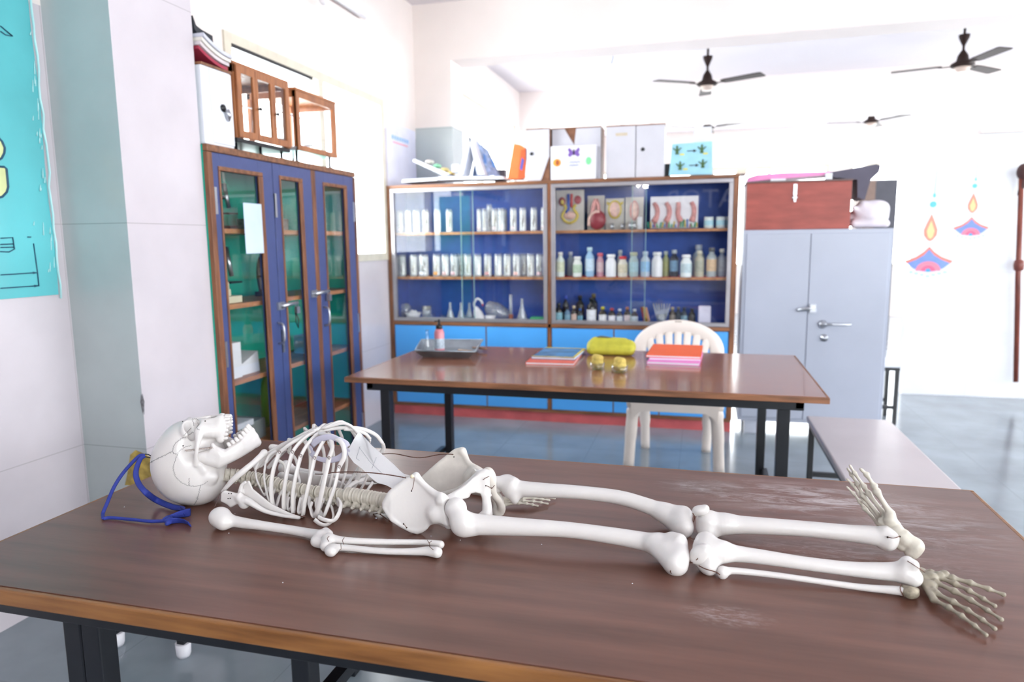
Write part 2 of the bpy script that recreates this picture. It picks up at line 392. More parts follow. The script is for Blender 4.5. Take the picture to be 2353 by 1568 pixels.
portal(6.14, 5.3, 1.78, 1.84, 16.5, (0, PI / 2, 0)); portal(1.9, 14.2, 1.82, 8, 1.85, (-PI / 2, 0, 0)); portal(3.4, -3.2, 2.0, 4.4, 2.0, (PI / 2, 0, 0))

# ------------------------------------------------------------------ tables
M_top1 = wood('dark_laminate', '#59382c', '#714b3e', .3, (1, 9, 1), 3.0)
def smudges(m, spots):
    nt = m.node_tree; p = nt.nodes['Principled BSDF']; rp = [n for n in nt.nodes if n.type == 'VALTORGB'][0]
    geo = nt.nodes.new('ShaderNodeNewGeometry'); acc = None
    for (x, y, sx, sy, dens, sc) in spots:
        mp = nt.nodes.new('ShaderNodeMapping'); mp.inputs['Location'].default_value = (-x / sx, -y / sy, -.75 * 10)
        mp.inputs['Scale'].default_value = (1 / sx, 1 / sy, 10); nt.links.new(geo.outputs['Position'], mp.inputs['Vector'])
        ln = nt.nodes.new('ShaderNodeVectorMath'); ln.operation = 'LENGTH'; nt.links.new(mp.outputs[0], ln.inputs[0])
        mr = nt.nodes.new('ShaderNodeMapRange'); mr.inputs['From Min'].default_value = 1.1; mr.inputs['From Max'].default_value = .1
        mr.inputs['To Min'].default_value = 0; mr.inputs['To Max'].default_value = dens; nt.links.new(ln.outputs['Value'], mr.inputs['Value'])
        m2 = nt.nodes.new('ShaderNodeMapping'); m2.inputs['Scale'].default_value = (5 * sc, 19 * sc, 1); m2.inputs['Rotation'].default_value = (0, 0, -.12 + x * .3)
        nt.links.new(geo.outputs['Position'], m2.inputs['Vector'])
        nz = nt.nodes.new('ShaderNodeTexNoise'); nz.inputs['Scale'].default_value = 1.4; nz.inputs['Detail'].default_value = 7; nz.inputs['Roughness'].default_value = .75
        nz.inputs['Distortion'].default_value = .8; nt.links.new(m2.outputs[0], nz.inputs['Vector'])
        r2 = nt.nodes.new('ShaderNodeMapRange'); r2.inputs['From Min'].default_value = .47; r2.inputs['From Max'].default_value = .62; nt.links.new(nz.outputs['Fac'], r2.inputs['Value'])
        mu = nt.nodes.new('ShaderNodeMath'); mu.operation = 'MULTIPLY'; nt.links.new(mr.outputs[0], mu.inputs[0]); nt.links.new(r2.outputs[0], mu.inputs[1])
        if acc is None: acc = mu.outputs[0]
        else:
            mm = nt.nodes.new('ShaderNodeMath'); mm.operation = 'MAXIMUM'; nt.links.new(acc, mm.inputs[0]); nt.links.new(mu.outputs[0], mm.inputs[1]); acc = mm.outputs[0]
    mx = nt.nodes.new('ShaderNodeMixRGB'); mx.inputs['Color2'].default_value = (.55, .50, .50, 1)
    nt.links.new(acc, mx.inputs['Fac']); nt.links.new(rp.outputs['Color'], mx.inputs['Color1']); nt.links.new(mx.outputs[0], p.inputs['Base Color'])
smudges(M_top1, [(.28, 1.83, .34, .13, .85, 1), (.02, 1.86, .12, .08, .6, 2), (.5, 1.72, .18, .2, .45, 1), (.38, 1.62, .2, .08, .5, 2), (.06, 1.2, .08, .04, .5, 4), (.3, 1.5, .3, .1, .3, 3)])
M_top2 = wood('brown_laminate', '#85543f', '#a06e56', .2, (1, 9, 1), 3.0, coat=.4)
M_lip = wood('wood_lipping', '#6d431f', '#9a6838', .4, (1, 10, 10), 5)
def table(x0, x1, y0, y1, mtop, label, legs, inset=.085):
    t = thing('laboratory_table', label, 'table', ((x0 + x1) / 2, (y0 + y1) / 2, 0))
    part('tabletop', MB().box(x0 + .012, x1 - .012, y0 + .012, y1 - .012, .722, .75), mtop, t)
    f = MB(); 
    for b in ((x0, x1, y0, y0 + .012), (x0, x1, y1 - .012, y1), (x0, x0 + .012, y0 + .0121, y1 - .0121), (x1 - .012, x1, y0 + .0121, y1 - .0121)): f.box(*b, .723 if legs == 'far' else .716, .749)
    part('wood_edging', f, M_lip if legs != 'far' else M_teakh, t, .003)
    f = MB(); a0, a1, b0, b1 = x0 + .03, x1 - .03, y0 + .025, y1 - .03
    if legs == 'far': a0 = -1.6; a1 = .44; b0 = 3.13
    f.box(a0, a1, b0, b0 + .035, .676 if legs == 'far' else .683, .7215 if legs == 'far' else .716); f.box(a0, a1, b1 - .035, b1, .683, .716); f.box(a0, a0 + .035, b0, b1, .683, .716); f.box(a1 - .035, a1, b0, b1, .683, .716)
    part('frame', f, M_black, t, .002)
    def leg(x, y, w=.05): 
        part('leg', MB().box(x, x + w, y, y + w, .0, .684), M_black, t, .003)
    if legs == 'far':
        for x, y, w in ((-1.55, 3.175, .05), (-1.5, 3.95, .045), (.34, 3.175, .052), (.32, 3.95, .045)): leg(x, y, w)
        part('foot_rail', MB().box(-1.53, -1.5, 3.2, 3.97, .12, .15), M_black, t); part('foot_rail', MB().box(.35, .38, 3.2, 3.97, .12, .15), M_black, t)
    else:
        for x, y, w in ((-1.138, 1.0, .042), (-1.1, 1.9, .045), (-.68, 1.0, .036), (.55, 1.0, .05), (.55, 1.9, .05)): leg(x, y, w)
        part('leg', MB().box(-1.182, -1.14, 1.0, 1.042, 0, .684), M_black, t, .003)
        part('foot_rail', MB().box(-.675, -.65, 1.036, 1.9, .55, .575), M_black, t)
    return t
table(-1.505, .70, .967, 2.0, M_top1, 'long dark brown laboratory table in the foreground carrying the skeleton', 'near')
table(-1.69, .53, 3.07, 4.2, M_top2, 'reddish brown table in the middle with books and a tray on it', 'far')
# ------------------------------------------------------------------ blue three-door cabinet by the left wall
M_navy = mat('navy_paint', '#424e80', .38, var=.05, vs=20)
M_green = mat('green_board', '#16b096', .5, var=.1, vs=4)
M_inblue = mat('blue_interior', '#2c55b0', .5, var=.08)
M_plast = mat('white_plastic', '#e4e2e8', .35, var=.02)
M_paper = mat('white_paper', '#e0e0e6', .7, var=.02)
FX = -2.112
M_shelf = wood('shelf_wood', '#96603c', '#c48a5e', .5, (6, 1, 6), 5)
cb = thing('glass_door_cabinet', 'tall navy blue cabinet with three glazed doors standing along the left wall', 'cabinet', (-2.28, 3.4, 0))
Y0, Y1, ZT = 2.708, 4.085, 1.842
b = MB(); b.box(WX + .003, FX - .02, Y0, Y0 + .018, 0, ZT); b.box(WX + .003, FX - .02, Y1 - .018, Y1, 0, ZT); b.box(WX + .003, FX - .02, Y0 + .018, Y1 - .018, ZT - .02, ZT - .001)
b.box(WX + .003, WX + .015, Y0 + .018, Y1 - .018, .02, ZT - .02); b.box(WX + .015, FX - .02, Y0 + .018, Y1 - .018, 0, .06)
part('body', b, M_green, cb)
b = MB(); 
for a, c, e in ((Y0, Y0 + .032, .004), (Y1 - .026, Y1, .004), (3.57, 3.61, .001)): part('face_stile', MB().box(FX - .02, FX + e, a, c, 0, ZT - .03), M_teak, cb, .003)
part('top_rail', MB().box(FX - .02, FX + .005, Y0, Y1, ZT - .028, ZT + .003), M_teakh, cb, .003)
for z in (1.478, 1.121, .753, .40):
    part('shelf', MB().box(WX + .016, FX - .035, Y0 + .02, Y1 - .02, z - .022, z), M_shelf, cb)
def cdoor(y0, y1, g0, g1, x, hinge):
    b = MB(); b.box(x - .018, x, y0, g0, .02, ZT - .03); b.box(x - .018, x, g1, y1, .02, ZT - .03); b.box(x - .018, x, g0, g1, 1.735, ZT - .03); b.box(x - .018, x, g0, g1, .02, .12)
    d = part('door', b, M_navy, cb, .002)
    w = .034
    part('door_beading', MB().box(x - .012, x + .006, g1, g1 + w, .12, 1.735), M_teak, d, .003); part('door_beading', MB().box(x - .012, x + .006, g0 - .012, g0, .12, 1.735), M_teak, d, .003)
    for z_ in (1.735, .1): part('door_beading', MB().box(x - .012, x + .006, g0 - .012, g1 + w, z_, z_ + .02), M_teakh, d, .003)
    part('door_pane', MB().add([(x - .01, g0, .12), (x - .01, g1, .12), (x - .01, g1, 1.735), (x - .01, g0, 1.735)], [(0, 1, 2, 3)]), M_cabglass, d, fix=False)
    for z in (1.6, .9, .25): part('hinge', MB().box(x - .004, x + .004, hinge - .008, hinge + .008, z - .06, z + .06), M_steel, d)
    return d
d1 = cdoor(Y0 + .033, 3.196, 2.789, 3.075, FX, Y0 + .04)
d2 = cdoor(3.202, 3.566, 3.266, 3.437, FX, 3.21)
d3 = cdoor(3.614, Y1 - .028, 3.70, 3.935, FX, Y1 - .03)
def handle(y, z, d):
    part('door_handle', MB().tube(spl([(FX, y, z - .055), (FX + .03, y, z - .045), (FX + .036, y, z), (FX + .03, y, z + .045), (FX, y, z + .055)], 4), .006), M_steel, d)
handle(3.17, .945, d1); handle(3.635, .985, d3)
def hasp(y0, y1, z, d):
    b = MB(); b.box(FX + .001, FX + .01, y0, y0 + .06, z - .02, z + .02); b.tube([(FX + .014, y0 + .03, z), (FX + .016, y1, z + .006)], [.013, .008], 8)
    h = part('hasp', b, M_steel, d)
    b = MB(); b.box(FX + .014, FX + .03, y1 - .03, y1, z - .05, z - .015); b.tube([(FX + .02, y1 - .026, z - .02), (FX + .02, y1 - .026, z + .01), (FX + .02, y1 - .006, z + .01), (FX + .02, y1 - .006, z - .02)], .003)
    part('padlock', b, M_steel, h)
hasp(3.17, 3.34, 1.085, d1); hasp(3.5, 3.68, 1.125, d2)
b = MB(); b.tube([(FX + .02, 3.31, 1.04), (FX + .022, 3.305, .99), (FX + .02, 3.33, .955), (FX + .02, 3.335, 1.0), (FX + .02, 3.315, 1.035)], .003)
part('key_loop', b, M_black, d1)
solo('paper_sheet', MB().box(FX + .0062, FX + .0072, 2.935, 3.078, 1.36, 1.60), mat('pale_sheet', '#cfe0f4', .6, var=.04, vs=9), 'pale blue typed sheet taped on the left glass door of the navy cabinet', 'paper')
# contents of the navy cabinet
def cyl_item(name, label, cat, loc, r, h, m, group=None, prof=None, n=16, bev=0):
    x, y, z = loc; b = MB().lathe((x, y, z), prof or [(r, 0), (r, h)], n)
    return solo(name, b, m, label, cat, loc, group)
def box_item(name, label, cat, x0, x1, y0, y1, z0, z1, m, group=None, bev=.002):
    return solo(name, MB().box(x0, x1, y0, y1, z0, z1), m, label, cat, ((x0 + x1) / 2, (y0 + y1) / 2, z0), group, bev)
M_gl = glass('lab_glass', (.96, .98, .98), 2.2, .03)
M_glh = glass('cloudy_glass', (.94, .96, .96), 2.5, .08, .3)
M_grey = mat('grey_card', '#8d9088', .7); M_crm = mat('cream_card', '#cfc9ae', .7)
box_item('storage_box', 'lowest and longest cream box in the stack behind the left glass door', 'box', -2.38, -2.19, 2.84, 3.0, 1.122, 1.155, M_crm)
box_item('storage_box', 'middle cream box in the stack behind the left glass door', 'box', -2.37, -2.2, 2.84, 2.93, 1.156, 1.19, M_crm)
box_item('storage_box', 'topmost cream box in the stack behind the left glass door', 'box', -2.37, -2.2, 2.84, 2.92, 1.191, 1.225, M_crm)
box_item('carton', 'white upright carton on the lower shelf behind the left glass door', 'carton', -2.3, -2.18, 2.83, 2.95, .754, .93, M_paper)
bb = MB().prism([(2.97, .754), (3.12, .754), (3.11, .86), (2.97, .81)], -2.34, -2.2, 'yz')
solo('folded_carton', bb, M_paper, 'white slanting carton beside the upright carton behind the left glass door', 'carton', (-2.27, 3.04, .754))
bb = MB().prism([(2.84, .44), (3.0, .50), (3.0, .52), (2.84, .46)], -2.36, -2.18, 'yz')
box_item('cardboard_box', 'grey box on the lowest shelf of the navy cabinet behind the left door', 'box', -2.4, -2.2, 2.86, 3.14, .401, .5, M_grey)
solo('paper_stack', MB().box(-2.4, -2.17, 2.84, 3.0, .501, .53), M_paper, 'white stack of papers lying on the grey box in the navy cabinet', 'paper', (-2.28, 2.9, .501))
box_item('storage_box', 'mottled grey box on the top shelf behind the middle glass door', 'box', -2.4, -2.2, 3.28, 3.46, 1.479, 1.54, mat('mottled_grey', '#77776f', .7, var=.4, vs=60))
box_item('carton', 'small white carton on the mottled grey box behind the middle glass door', 'carton', -2.35, -2.28, 3.3, 3.35, 1.541, 1.61, M_paper)
bgrn = MB().lathe((-2.29, 3.36, .401), [(.06, 0), (.075, .05), (.07, .2), (.05, .28), (.03, .3)], 16)
solo('plastic_bag', bgrn, mat('lime_plastic', '#8fae2a', .4), 'lime green bag standing on the lowest shelf behind the middle glass door', 'bag', (-2.29, 3.36, .401))
box_item('carton', 'blue carton in the bottom of the navy cabinet behind the middle door', 'carton', -2.4, -2.2, 3.27, 3.42, .061, .2, mat('blue_card', '#1f56c8', .5))
box_item('carton', 'pale blue carton with a white face on the shelf behind the right glass door', 'carton', -2.35, -2.2, 3.68, 3.8, .754, .86, mat('pale_blue_card', '#79bfe8', .5))
for i, y in enumerate((3.71, 3.76, 3.81, 3.86)):
    cyl_item('measuring_glass', 'tall clear glass on the top shelf behind the right glass door', 'glass', (-2.28, y, 1.479), .017, .13, M_glh, 'glasses on the top shelf behind the right cabinet door')
for i, (y, h) in enumerate(((3.73, .12), (3.79, .16), (3.85, .13), (3.9, .15))):
    cyl_item('measuring_glass', 'grey glass cylinder on the second shelf behind the right glass door', 'glass', (-2.29, y, 1.122), .02, h, M_glh, 'glass cylinders on the second shelf behind the right cabinet door')
bc = MB().lathe((-2.3, 3.83, .401), [(.0, .0), (.055, .0), (.06, .06), (.06, .1), (.0, .1)], 20)
solo('steel_bowl', bc, M_steel, 'round metal bowl on the lowest shelf behind the right glass door', 'bowl', (-2.3, 3.83, .401))
# microscopes (dark lab instruments) behind left and middle doors
def microscope(x, y, z, s, label):
    t = thing('microscope', label, 'microscope', (x, y, z))
    m = mat('microscope_black', '#23262b', .3)
    part('base', MB().box(x - .05 * s, x + .06 * s, y - .045 * s, y + .045 * s, z, z + .025 * s), m, t, .003)
    part('arm', MB().tube(spl([(x - .04 * s, y, z + .02), (x - .05 * s, y, z + .12 * s), (x - .03 * s, y, z + .2 * s), (x + .02 * s, y, z + .22 * s)], 4), .013 * s), m, t)
    part('stage', MB().box(x - .03 * s, x + .06 * s, y - .05 * s, y + .05 * s, z + .1 * s, z + .11 * s), m, t)
    part('eyepiece_tube', MB().tube([(x + .03 * s, y, z + .14 * s), (x - .0, y, z + .3 * s)], [.012 * s, .016 * s], 12), M_steel, t)
microscope(-2.3, 3.04, 1.122, .9, 'black microscope beside the cream boxes behind the left glass door')
microscope(-2.3, 3.38, 1.122, 1.05, 'black microscope on the second shelf behind the middle glass door')
microscope(-2.3, 3.06, 1.479, .75, 'black microscope on the top shelf behind the left glass door')
cyl_item('medicine_bottle', 'small pink and white bottle on the top shelf behind the left glass door', 'bottle', (-2.25, 2.84, 1.479), .02, .09, mat('pink_label', '#d79ab0', .5))

# ------------------------------------------------------------------ things on top of the navy cabinet
ZC = ZT + .004
def wcabinet(name, label, x0, x1, y0, y1, z0, z1, face='y'):
    pass
wb = thing('white_card_cabinet', 'white board cupboard with a bunch of keys, on the navy cabinet beside the pillar', 'cabinet', (-2.24, 2.8, ZC))
part('body', MB().box(-2.4, -2.118, 2.716, 2.915, ZC, ZC + .335), mat('white_board', '#eceff6', .5, var=.02), wb, .004)
part('top_edge', MB().box(-2.405, -2.112, 2.714, 2.92, ZC + .335, ZC + .345), M_teakh, wb)
part('door', MB().box(-2.118, -2.110, 2.765, 2.91, ZC + .01, ZC + .328), mat('white_board', '#eceff6', .5), wb, .002)
b = MB().lathe((0, 0, 0), [(.017, 0), (.017, .006), (.0, .008)], 12, Matrix.Translation((-2.11, 2.838, ZC + .17)) @ Matrix.Rotation(PI / 2, 4, 'Y'))
part('lock', b, M_black, wb)
b = MB().tube([(-2.1, 2.85, ZC + .165), (-2.098, 2.86, ZC + .14), (-2.1, 2.862, ZC + .115)], [.012, .015, .004], 8)
part('keys', b, M_steel, wb)
# magazines and black bag over it
for i, (c, dz, l) in enumerate((('#a8324a', 0, 'dark red'), ('#d9cfd2', .018, 'pale pink'), ('#e8e2d8', .034, 'cream'), ('#cfd0dc', .05, 'pale grey'))):
    b = MB(); x0 = -2.4 + .01 * i
    b.grid(10, 1, lambda u, v: (x0 + v * .27, 2.72 + u * .26, ZC + .348 + dz + .03 * (1 - u) ** 2 * (1) + 0))
    b.grid(10, 1, lambda u, v: (x0 + v * .27, 2.72 + u * .26, ZC + .348 + dz + .015 + .03 * (1 - u) ** 2))
    me = b; o = solo('magazine', MB().prism([(2.715 + .021 * k, ZC + .348 + dz + .05 * (1 - k / 9) ** 2) for k in range(10)] + [(2.715 + .021 * k, ZC + .362 + dz + .05 * (1 - k / 9) ** 2) for k in range(9, -1, -1)], x0, x0 + .28, 'yz'), mat('mag_' + c, c, .6), l + ' magazine in the curled pile on the white board cupboard', 'magazine', (-2.25, 2.82, ZC + .348))
b = MB().prism([(2.716, ZC + .54), (2.735, ZC + .50), (2.77, ZC + .492), (2.84, ZC + .485), (2.842, ZC + .447), (2.80, ZC + .44), (2.76, ZC + .452), (2.72, ZC + .485)], -2.38, -2.14, 'yz')
solo('black_bag', b, mat('black_fabric', '#2b2d34', .7), 'flat black bag lying on the magazines above the white board cupboard', 'bag', (-2.26, 2.77, ZC + .42), bev=.006)
M_orw = wood('orange_wood', '#8a5230', '#b47447', .4, (6, 6, 1), 6)
M_orwh = wood('orange_wood_h', '#8a5230', '#b47447', .4, (6, 1, 6), 6)
M_bpane = glass('case_glass', (.97, .97, .96), 1.8)
def balance_case(y0, y1, z0, z1, x0, x1, nd, label, roofext):
    t = thing('balance_case', label, 'display case', ((x0 + x1) / 2, (y0 + y1) / 2, z0))
    fr = .024
    for x in (x0, x1 - fr):
        for y in (y0, y1 - fr): part('post', MB().box(x, x + fr, y, y + fr, z0 + .02, z1 - .015), M_orw, t, .002)
    b = MB(); b.box(x0 - roofext, x1 + roofext, y0 - roofext, y1 + roofext, z1 - .015, z1); b.box(x0, x1, y0, y0 + .012, z1 - .05, z1 - .015); b.box(x0, x1, y1 - .012, y1, z1 - .05, z1 - .015); b.box(x1 - .014, x1 - .002, y0 + fr, y1 - fr, z1 - .045, z1 - .015)
    part('roof', b, M_orwh, t, .002)
    part('base_board', MB().box(x0, x1, y0, y1, z0, z0 + .02), M_black if nd else M_steel, t, .002)
    g = MB(); g.add([(x0 + .01, y0, z0), (x0 + .01, y1, z0), (x0 + .01, y1, z1), (x0 + .01, y0, z1)], [(0, 1, 2, 3)]); g.add([(x0, y1 - .01, z0), (x1, y1 - .01, z0), (x1, y1 - .01, z1), (x0, y1 - .01, z1)], [(0, 1, 2, 3)])
    part('case_pane', g, M_bpane, t, fix=False)
    if nd:
        w = (y1 - y0 - .012) / nd; 
        for i in range(nd):
            a = y0 + .006 + w * i; c = a + w - .002; b = MB(); x = x1 + .001
            s1 = .034 if i == 0 else .018; s2 = .034 if i == nd - 1 else .02
            b.box(x, x + .014, a, a + s1, z0 + .022, z1 - .017); b.box(x, x + .014, c - s2, c, z0 + .022, z1 - .017); b.box(x, x + .014, a + s1, c - s2, z1 - .05, z1 - .017); b.box(x, x + .014, a + s1, c - s2, z0 + .022, z0 + .055)
            d = part('door', b, M_orw, t, .0015)
            part('door_pane', MB().add([(x + .007, a + s1, z0 + .05), (x + .007, c - s2, z0 + .05), (x + .007, c - s2, z1 - .05), (x + .007, a + s1, z1 - .05)], [(0, 1, 2, 3)]), M_bpane, d, fix=False)
            if i > 0:
                part('knob', MB().lathe((0, 0, 0), [(.004, 0), (.004, .008), (.009, .011), (.009, .017), (.0, .02)], 12, Matrix.Translation((x + .014, a + .01, (z0 + z1) / 2 - .01)) @ Matrix.Rotation(PI / 2, 4, 'Y')), M_black, d)
    else:
        b = MB(); b.box(x1 - .012, x1 + .004, y0, y0 + .03, z0, z1 - .016); b.box(x1 - .012, x1 + .004, y1 - .03, y1, z0, z1 - .016); b.box(x1 - .012, x1 + .004, y0 + .03, y1 - .03, z1 - .05, z1 - .016); b.box(x1 - .012, x1 + .004, y0 + .03, y1 - .03, z0, z0 + .028)
        d = part('sash', b, M_orw, t, .0015)
        part('sash_pane', MB().add([(x1 - .004, y0 + .03, z0 + .03), (x1 - .004, y1 - .03, z0 + .03), (x1 - .004, y1 - .03, z1 - .05), (x1 - .004, y0 + .03, z1 - .05)], [(0, 1, 2, 3)]), M_bpane, d, fix=False)
    # balance inside: pillar, beam, pans
    ym = (y0 + y1) / 2; xm = (x0 + x1) / 2; z = z0 + .02
    sc = part('balance_pillar', MB().lathe((xm, ym, z), [(.03, 0), (.03, .01), (.008, .02), (.006, .2), (.012, .21), (.0, .22)], 12), M_steel, t)
    part('balance_beam', MB().tube([(xm, ym - (y1 - y0) * .32, z + .2), (xm, ym + (y1 - y0) * .32, z + .2)], .004), M_steel, t)
    for s in (-1, 1):
        y = ym + s * (y1 - y0) * .32
        b = MB().lathe((xm, y, z + .045), [(.0, 0), (.03, .002), (.036, .01)], 14)
        for dx in (-.03, .03): b.tube([(xm + dx, y, z + .05), (xm, y, z + .2)], .0012, 4)
        part('balance_pan', b, M_steel, t)
    for i, (x, y) in enumerate(((x0 + .03, y0 + .03), (x1 - .03, y0 + .03), (x1 - .03, y1 - .04), (x0 + .03, y1 - .04), (x1 - .03, ym))):
        if i < 4 or nd: part('levelling_foot', MB().lathe((x, y, ZC), [(.018, 0), (.018, .006), (.007, .01), (.007, z0 - ZC)], 12), M_black, t)
balance_case(2.952, 3.4, 1.885, 2.252, -2.43, -2.128, 3, 'wooden balance case with three glazed doors and black base on the navy cabinet', .006)
balance_case(3.46, 3.885, 1.908, 2.235, -2.42, -2.118, 0, 'wooden balance case with one large glass front at the right on the navy cabinet', .005)

# ------------------------------------------------------------------ long blue cabinet at the back
BY = 5.25; BD = 5.62
bc = thing('display_cabinet', 'long back cabinet with sliding glass above and bright blue doors below', 'cabinet', (-1.11, 5.43, 0))
M_blue = mat('bright_blue', '#52a8f2', .32, var=.04, vs=3)
b = MB(); b.box(-2.445, -2.425, BY + .02, BD, .09, 1.83); b.box(.215, .235, BY + .02, BD, .09, 1.83); b.box(-1.12, -1.104, BY + .02, BD, .09, 1.83)
b.box(-2.425, .215, BD - .012, BD, .09, 1.83)
part('body', b, M_inblue, bc)
part('top_board', MB().box(-2.446, .245, BY - .005, BD, 1.832, 1.858), M_teakh, bc, .003)
for x0, x1 in ((-2.446, -2.412), (-1.13, -1.1), (.208, .245)): part('stile', MB().box(x0, x1, BY - .004, BY + .02, .09, 1.832), M_teak, bc, .003)
part('middle_rail', MB().box(-2.41, .21, BY - .004, BY + .02, .745, .775), M_teakh, bc, .003)
part('counter', MB().box(-2.424, .214, BY + .022, BD - .014, .752, .772), M_inblue, bc)
for i, z in enumerate((1.486, 1.132)):
    for x0, x1 in ((-2.424, -1.121), (-1.103, .214)):
        part('shelf', MB().box(x0, x1, BY + .06, BD - .014, z - .02, z), M_shelf, bc)
b = MB().box(-1.1, .21, BY + .058, BD - .02, 1.1325, 1.1345); part('red_shelf_liner', b, mat('red_liner', '#c8202c', .4), bc)
part('plinth', MB().box(-2.44, .24, BY + .01, BD, 0, .075), mat('red_oxide', '#c96062', .4, var=.15, vs=6), bc)
b = MB(); b.box(-2.44, .24, BY - .002, BY + .012, .075, .1); part('bottom_rail', b, M_teakh, bc)
seams = [-2.41, -1.626, -1.13]; seams2 = [-1.1, -.62, -.277, .208]
for S in (seams, seams2):
    for a, c in zip(S[:-1], S[1:]):
        d = part('cupboard_door', MB().box(a + .005, c - .005, BY - .004, BY + .014, .103, .742), M_blue, bc, .002)
for x in (-1.626, -.62, -.277): part('door_edging', MB().box(x - .004, x + .004, BY - .002, BY + .014, .103, .742), M_teak, bc)
def gframe(x0, x1, z0=.778, z1=1.83):
    f = MB(); w = .028; y0, y1 = BY - .008, BY + .03
    f.box(x0, x1, y0, y1, z0, z0 + w); f.box(x0, x1, y0, y1, z1 - w, z1); f.box(x0, x0 + w, y0, y1, z0 + w, z1 - w); f.box(x1 - w, x1, y0, y1, z0 + w, z1 - w)
    o = part('sliding_frame', f, M_alu, bc, .002)
    xm = (x0 + x1) / 2
    for a, c, y in ((x0 + w, xm + .05, BY + .012), (xm - .05, x1 - w, BY + .002)):
        part('sliding_pane', MB().add([(a, y, z0 + w), (c, y, z0 + w), (c, y, z1 - w), (a, y, z1 - w)], [(0, 1, 2, 3)]), M_cabglass, o, fix=False)
    for x in (xm - .05, xm + .05): part('pane_edge', MB().box(x - .0015, x + .0015, BY + .001, BY + .013, z0 + w, z1 - w), mat('glass_edge', '#8fb3b0', .2), o)
gframe(-2.41, -1.132); gframe(-1.098, .206)
# specimen jars
M_spec = mat('preserved_specimen', '#b8ab8c', .6, var=.5, vs=30); M_spd = mat('dark_specimen', '#5a4638', .6, var=.5, vs=30); M_wh = mat('specimen_card', '#f2f2f6', .6)
def px2x(px, y=BY + .15): return px
def jar(x, y, z, r, h, dark, label, group, tag=None):
    t = thing('specimen_jar', label, 'jar', (x, y, z), group)
    part('glass_body', MB().lathe((x, y, z), [(r, 0), (r, h * .93), (r * .9, h)], 16, cap=False), M_glh, t)
    part('lid', MB().lathe((x, y, z + h), [(r * 1.05, 0), (r * 1.05, .008), (0, .01)], 16), M_gl, t)
    part('backing_card', MB().box(x - r * .78, x + r * .78, y + r * .2, y + r * .3, z + .01, z + h * .9), M_wh, t)
    if dark is not None:
        b = MB().tube(spl([(x + r * .1, y, z + h * .15), (x - r * .15, y, z + h * .35), (x + r * .15, y, z + h * .55), (x, y, z + h * .75)], 3), [r * .1, r * .2, r * .3, r * .35, r * .38, r * .34, r * .26, r * .16, r * .1, r * .06], 8)
        part('specimen', b, M_spd if dark else M_spec, t)
    if tag: part('paper_label', MB().tube([(x - r * .5, y - r * .9, z + .025), (x, y - r * 1.03, z + .025), (x + r * .5, y - r * .9, z + .025)], .014, 6, .1, up=(0, 0, 1)), mat('label_' + tag, tag, .6), t)
ordn = ['first', 'second', 'third', 'fourth', 'fifth', 'sixth', 'seventh', 'eighth', 'ninth', 'tenth', 'eleventh', 'twelfth', 'thirteenth', 'fourteenth', 'fifteenth', 'sixteenth', 'seventeenth', 'eighteenth']
U = lambda u: -2.4635 + (u + .0 - 90) / 1600 * 1.37   # along the shelf from a measured fraction
top = [((-2.375,5.330,1.610), 0), ((-2.306,5.330,1.609), 1), ((-2.234,5.330,1.607), None), ((-2.152,5.330,1.606), 1), ((-2.051,5.330,1.604), None), ((-1.952,5.330,1.602), 0),
       ((-1.701,5.330,1.597), None), ((-1.658,5.330,1.596), 0), ((-1.637,5.400,1.598), 1), ((-1.573,5.330,1.595), 0), ((-1.520,5.330,1.594), None), ((-1.520,5.420,1.596), 0), ((-1.421,5.330,1.592), 1), ((-1.345,5.330,1.590), 1), ((-1.258,5.330,1.589), 1), ((-1.176,5.330,1.587), 0)]
for i, (p, dk) in enumerate(top):
    r = .019 if i in (6, 7) else .028 if i not in (8, 11) else .024
    jar(p[0], p[1] + .02, 1.487, r, .175 + (.035 if i in (8,) else 0), dk, 'clear specimen jar, %s from the left on the upper shelf of the left glass section' % ordn[i], 'specimen jars on the upper shelf', '#e8d9dc' if i % 3 == 0 else None)
mid = [905, 922, 948, 971, 1001, 1021, 1041, 1055, 1073, 1096, 1119, 1143, 1164, 1185, 1205, 1220, 1237]
for i, x in enumerate([(-2.434,5.330,1.260), (-2.368,5.330,1.259), (-2.268,5.330,1.259), (-2.181,5.330,1.259), (-2.068,5.330,1.258), (-1.994,5.330,1.258), (-1.919,5.330,1.258), (-1.885,5.400,1.256), (-1.802,5.330,1.257), (-1.718,5.330,1.257), (-1.635,5.330,1.257), (-1.549,5.330,1.256), (-1.475,5.330,1.256), (-1.400,5.330,1.256), (-1.355,5.400,1.254), (-1.285,5.330,1.256), (-1.212,5.330,1.255)]):
    jar(x[0], x[1] + .02, 1.133, .045 if i == 3 else .033, .175, [0, 1, 0, 1, 0, None, 1, 0, 0, None, 0, None, 0, 1, 0, 0, 1][i], 'clear specimen jar, %s from the left on the middle shelf of the left glass section' % ordn[i], 'specimen jars on the middle shelf', ['#dfe8d8', None, None, '#eef0fa', '#e8a860', '#ecc9c9', '#f0c8d0', None, None, None, '#e8b0b0', None, None, '#f0c0b8', None, None, '#e8c8d0'][i])
ZB = .7725
def flask(x, y, z, h, r, m=M_glh, label='', group=None):
    b = MB().lathe((x, y, z), [(0, 0), (r * .95, 0), (r, h * .06), (r * .28, h * .68), (r * .25, h * .95), (r * .32, h)], 18)
    return solo('conical_flask', b, m, label, 'flask', (x, y, z), group)
for p, h, l in (((-1.963,5.360,0.834), .15, 'leftmost of the clear conical flasks on the bottom glass shelf'), ((-1.869,5.360,0.835), .15, 'clear conical flask just left of the white swan on the bottom shelf'), ((-1.829,5.450,0.827), .14, 'clear conical flask partly behind the white swan')):
    flask(p[0], p[1], ZB, h, .042, label=l)
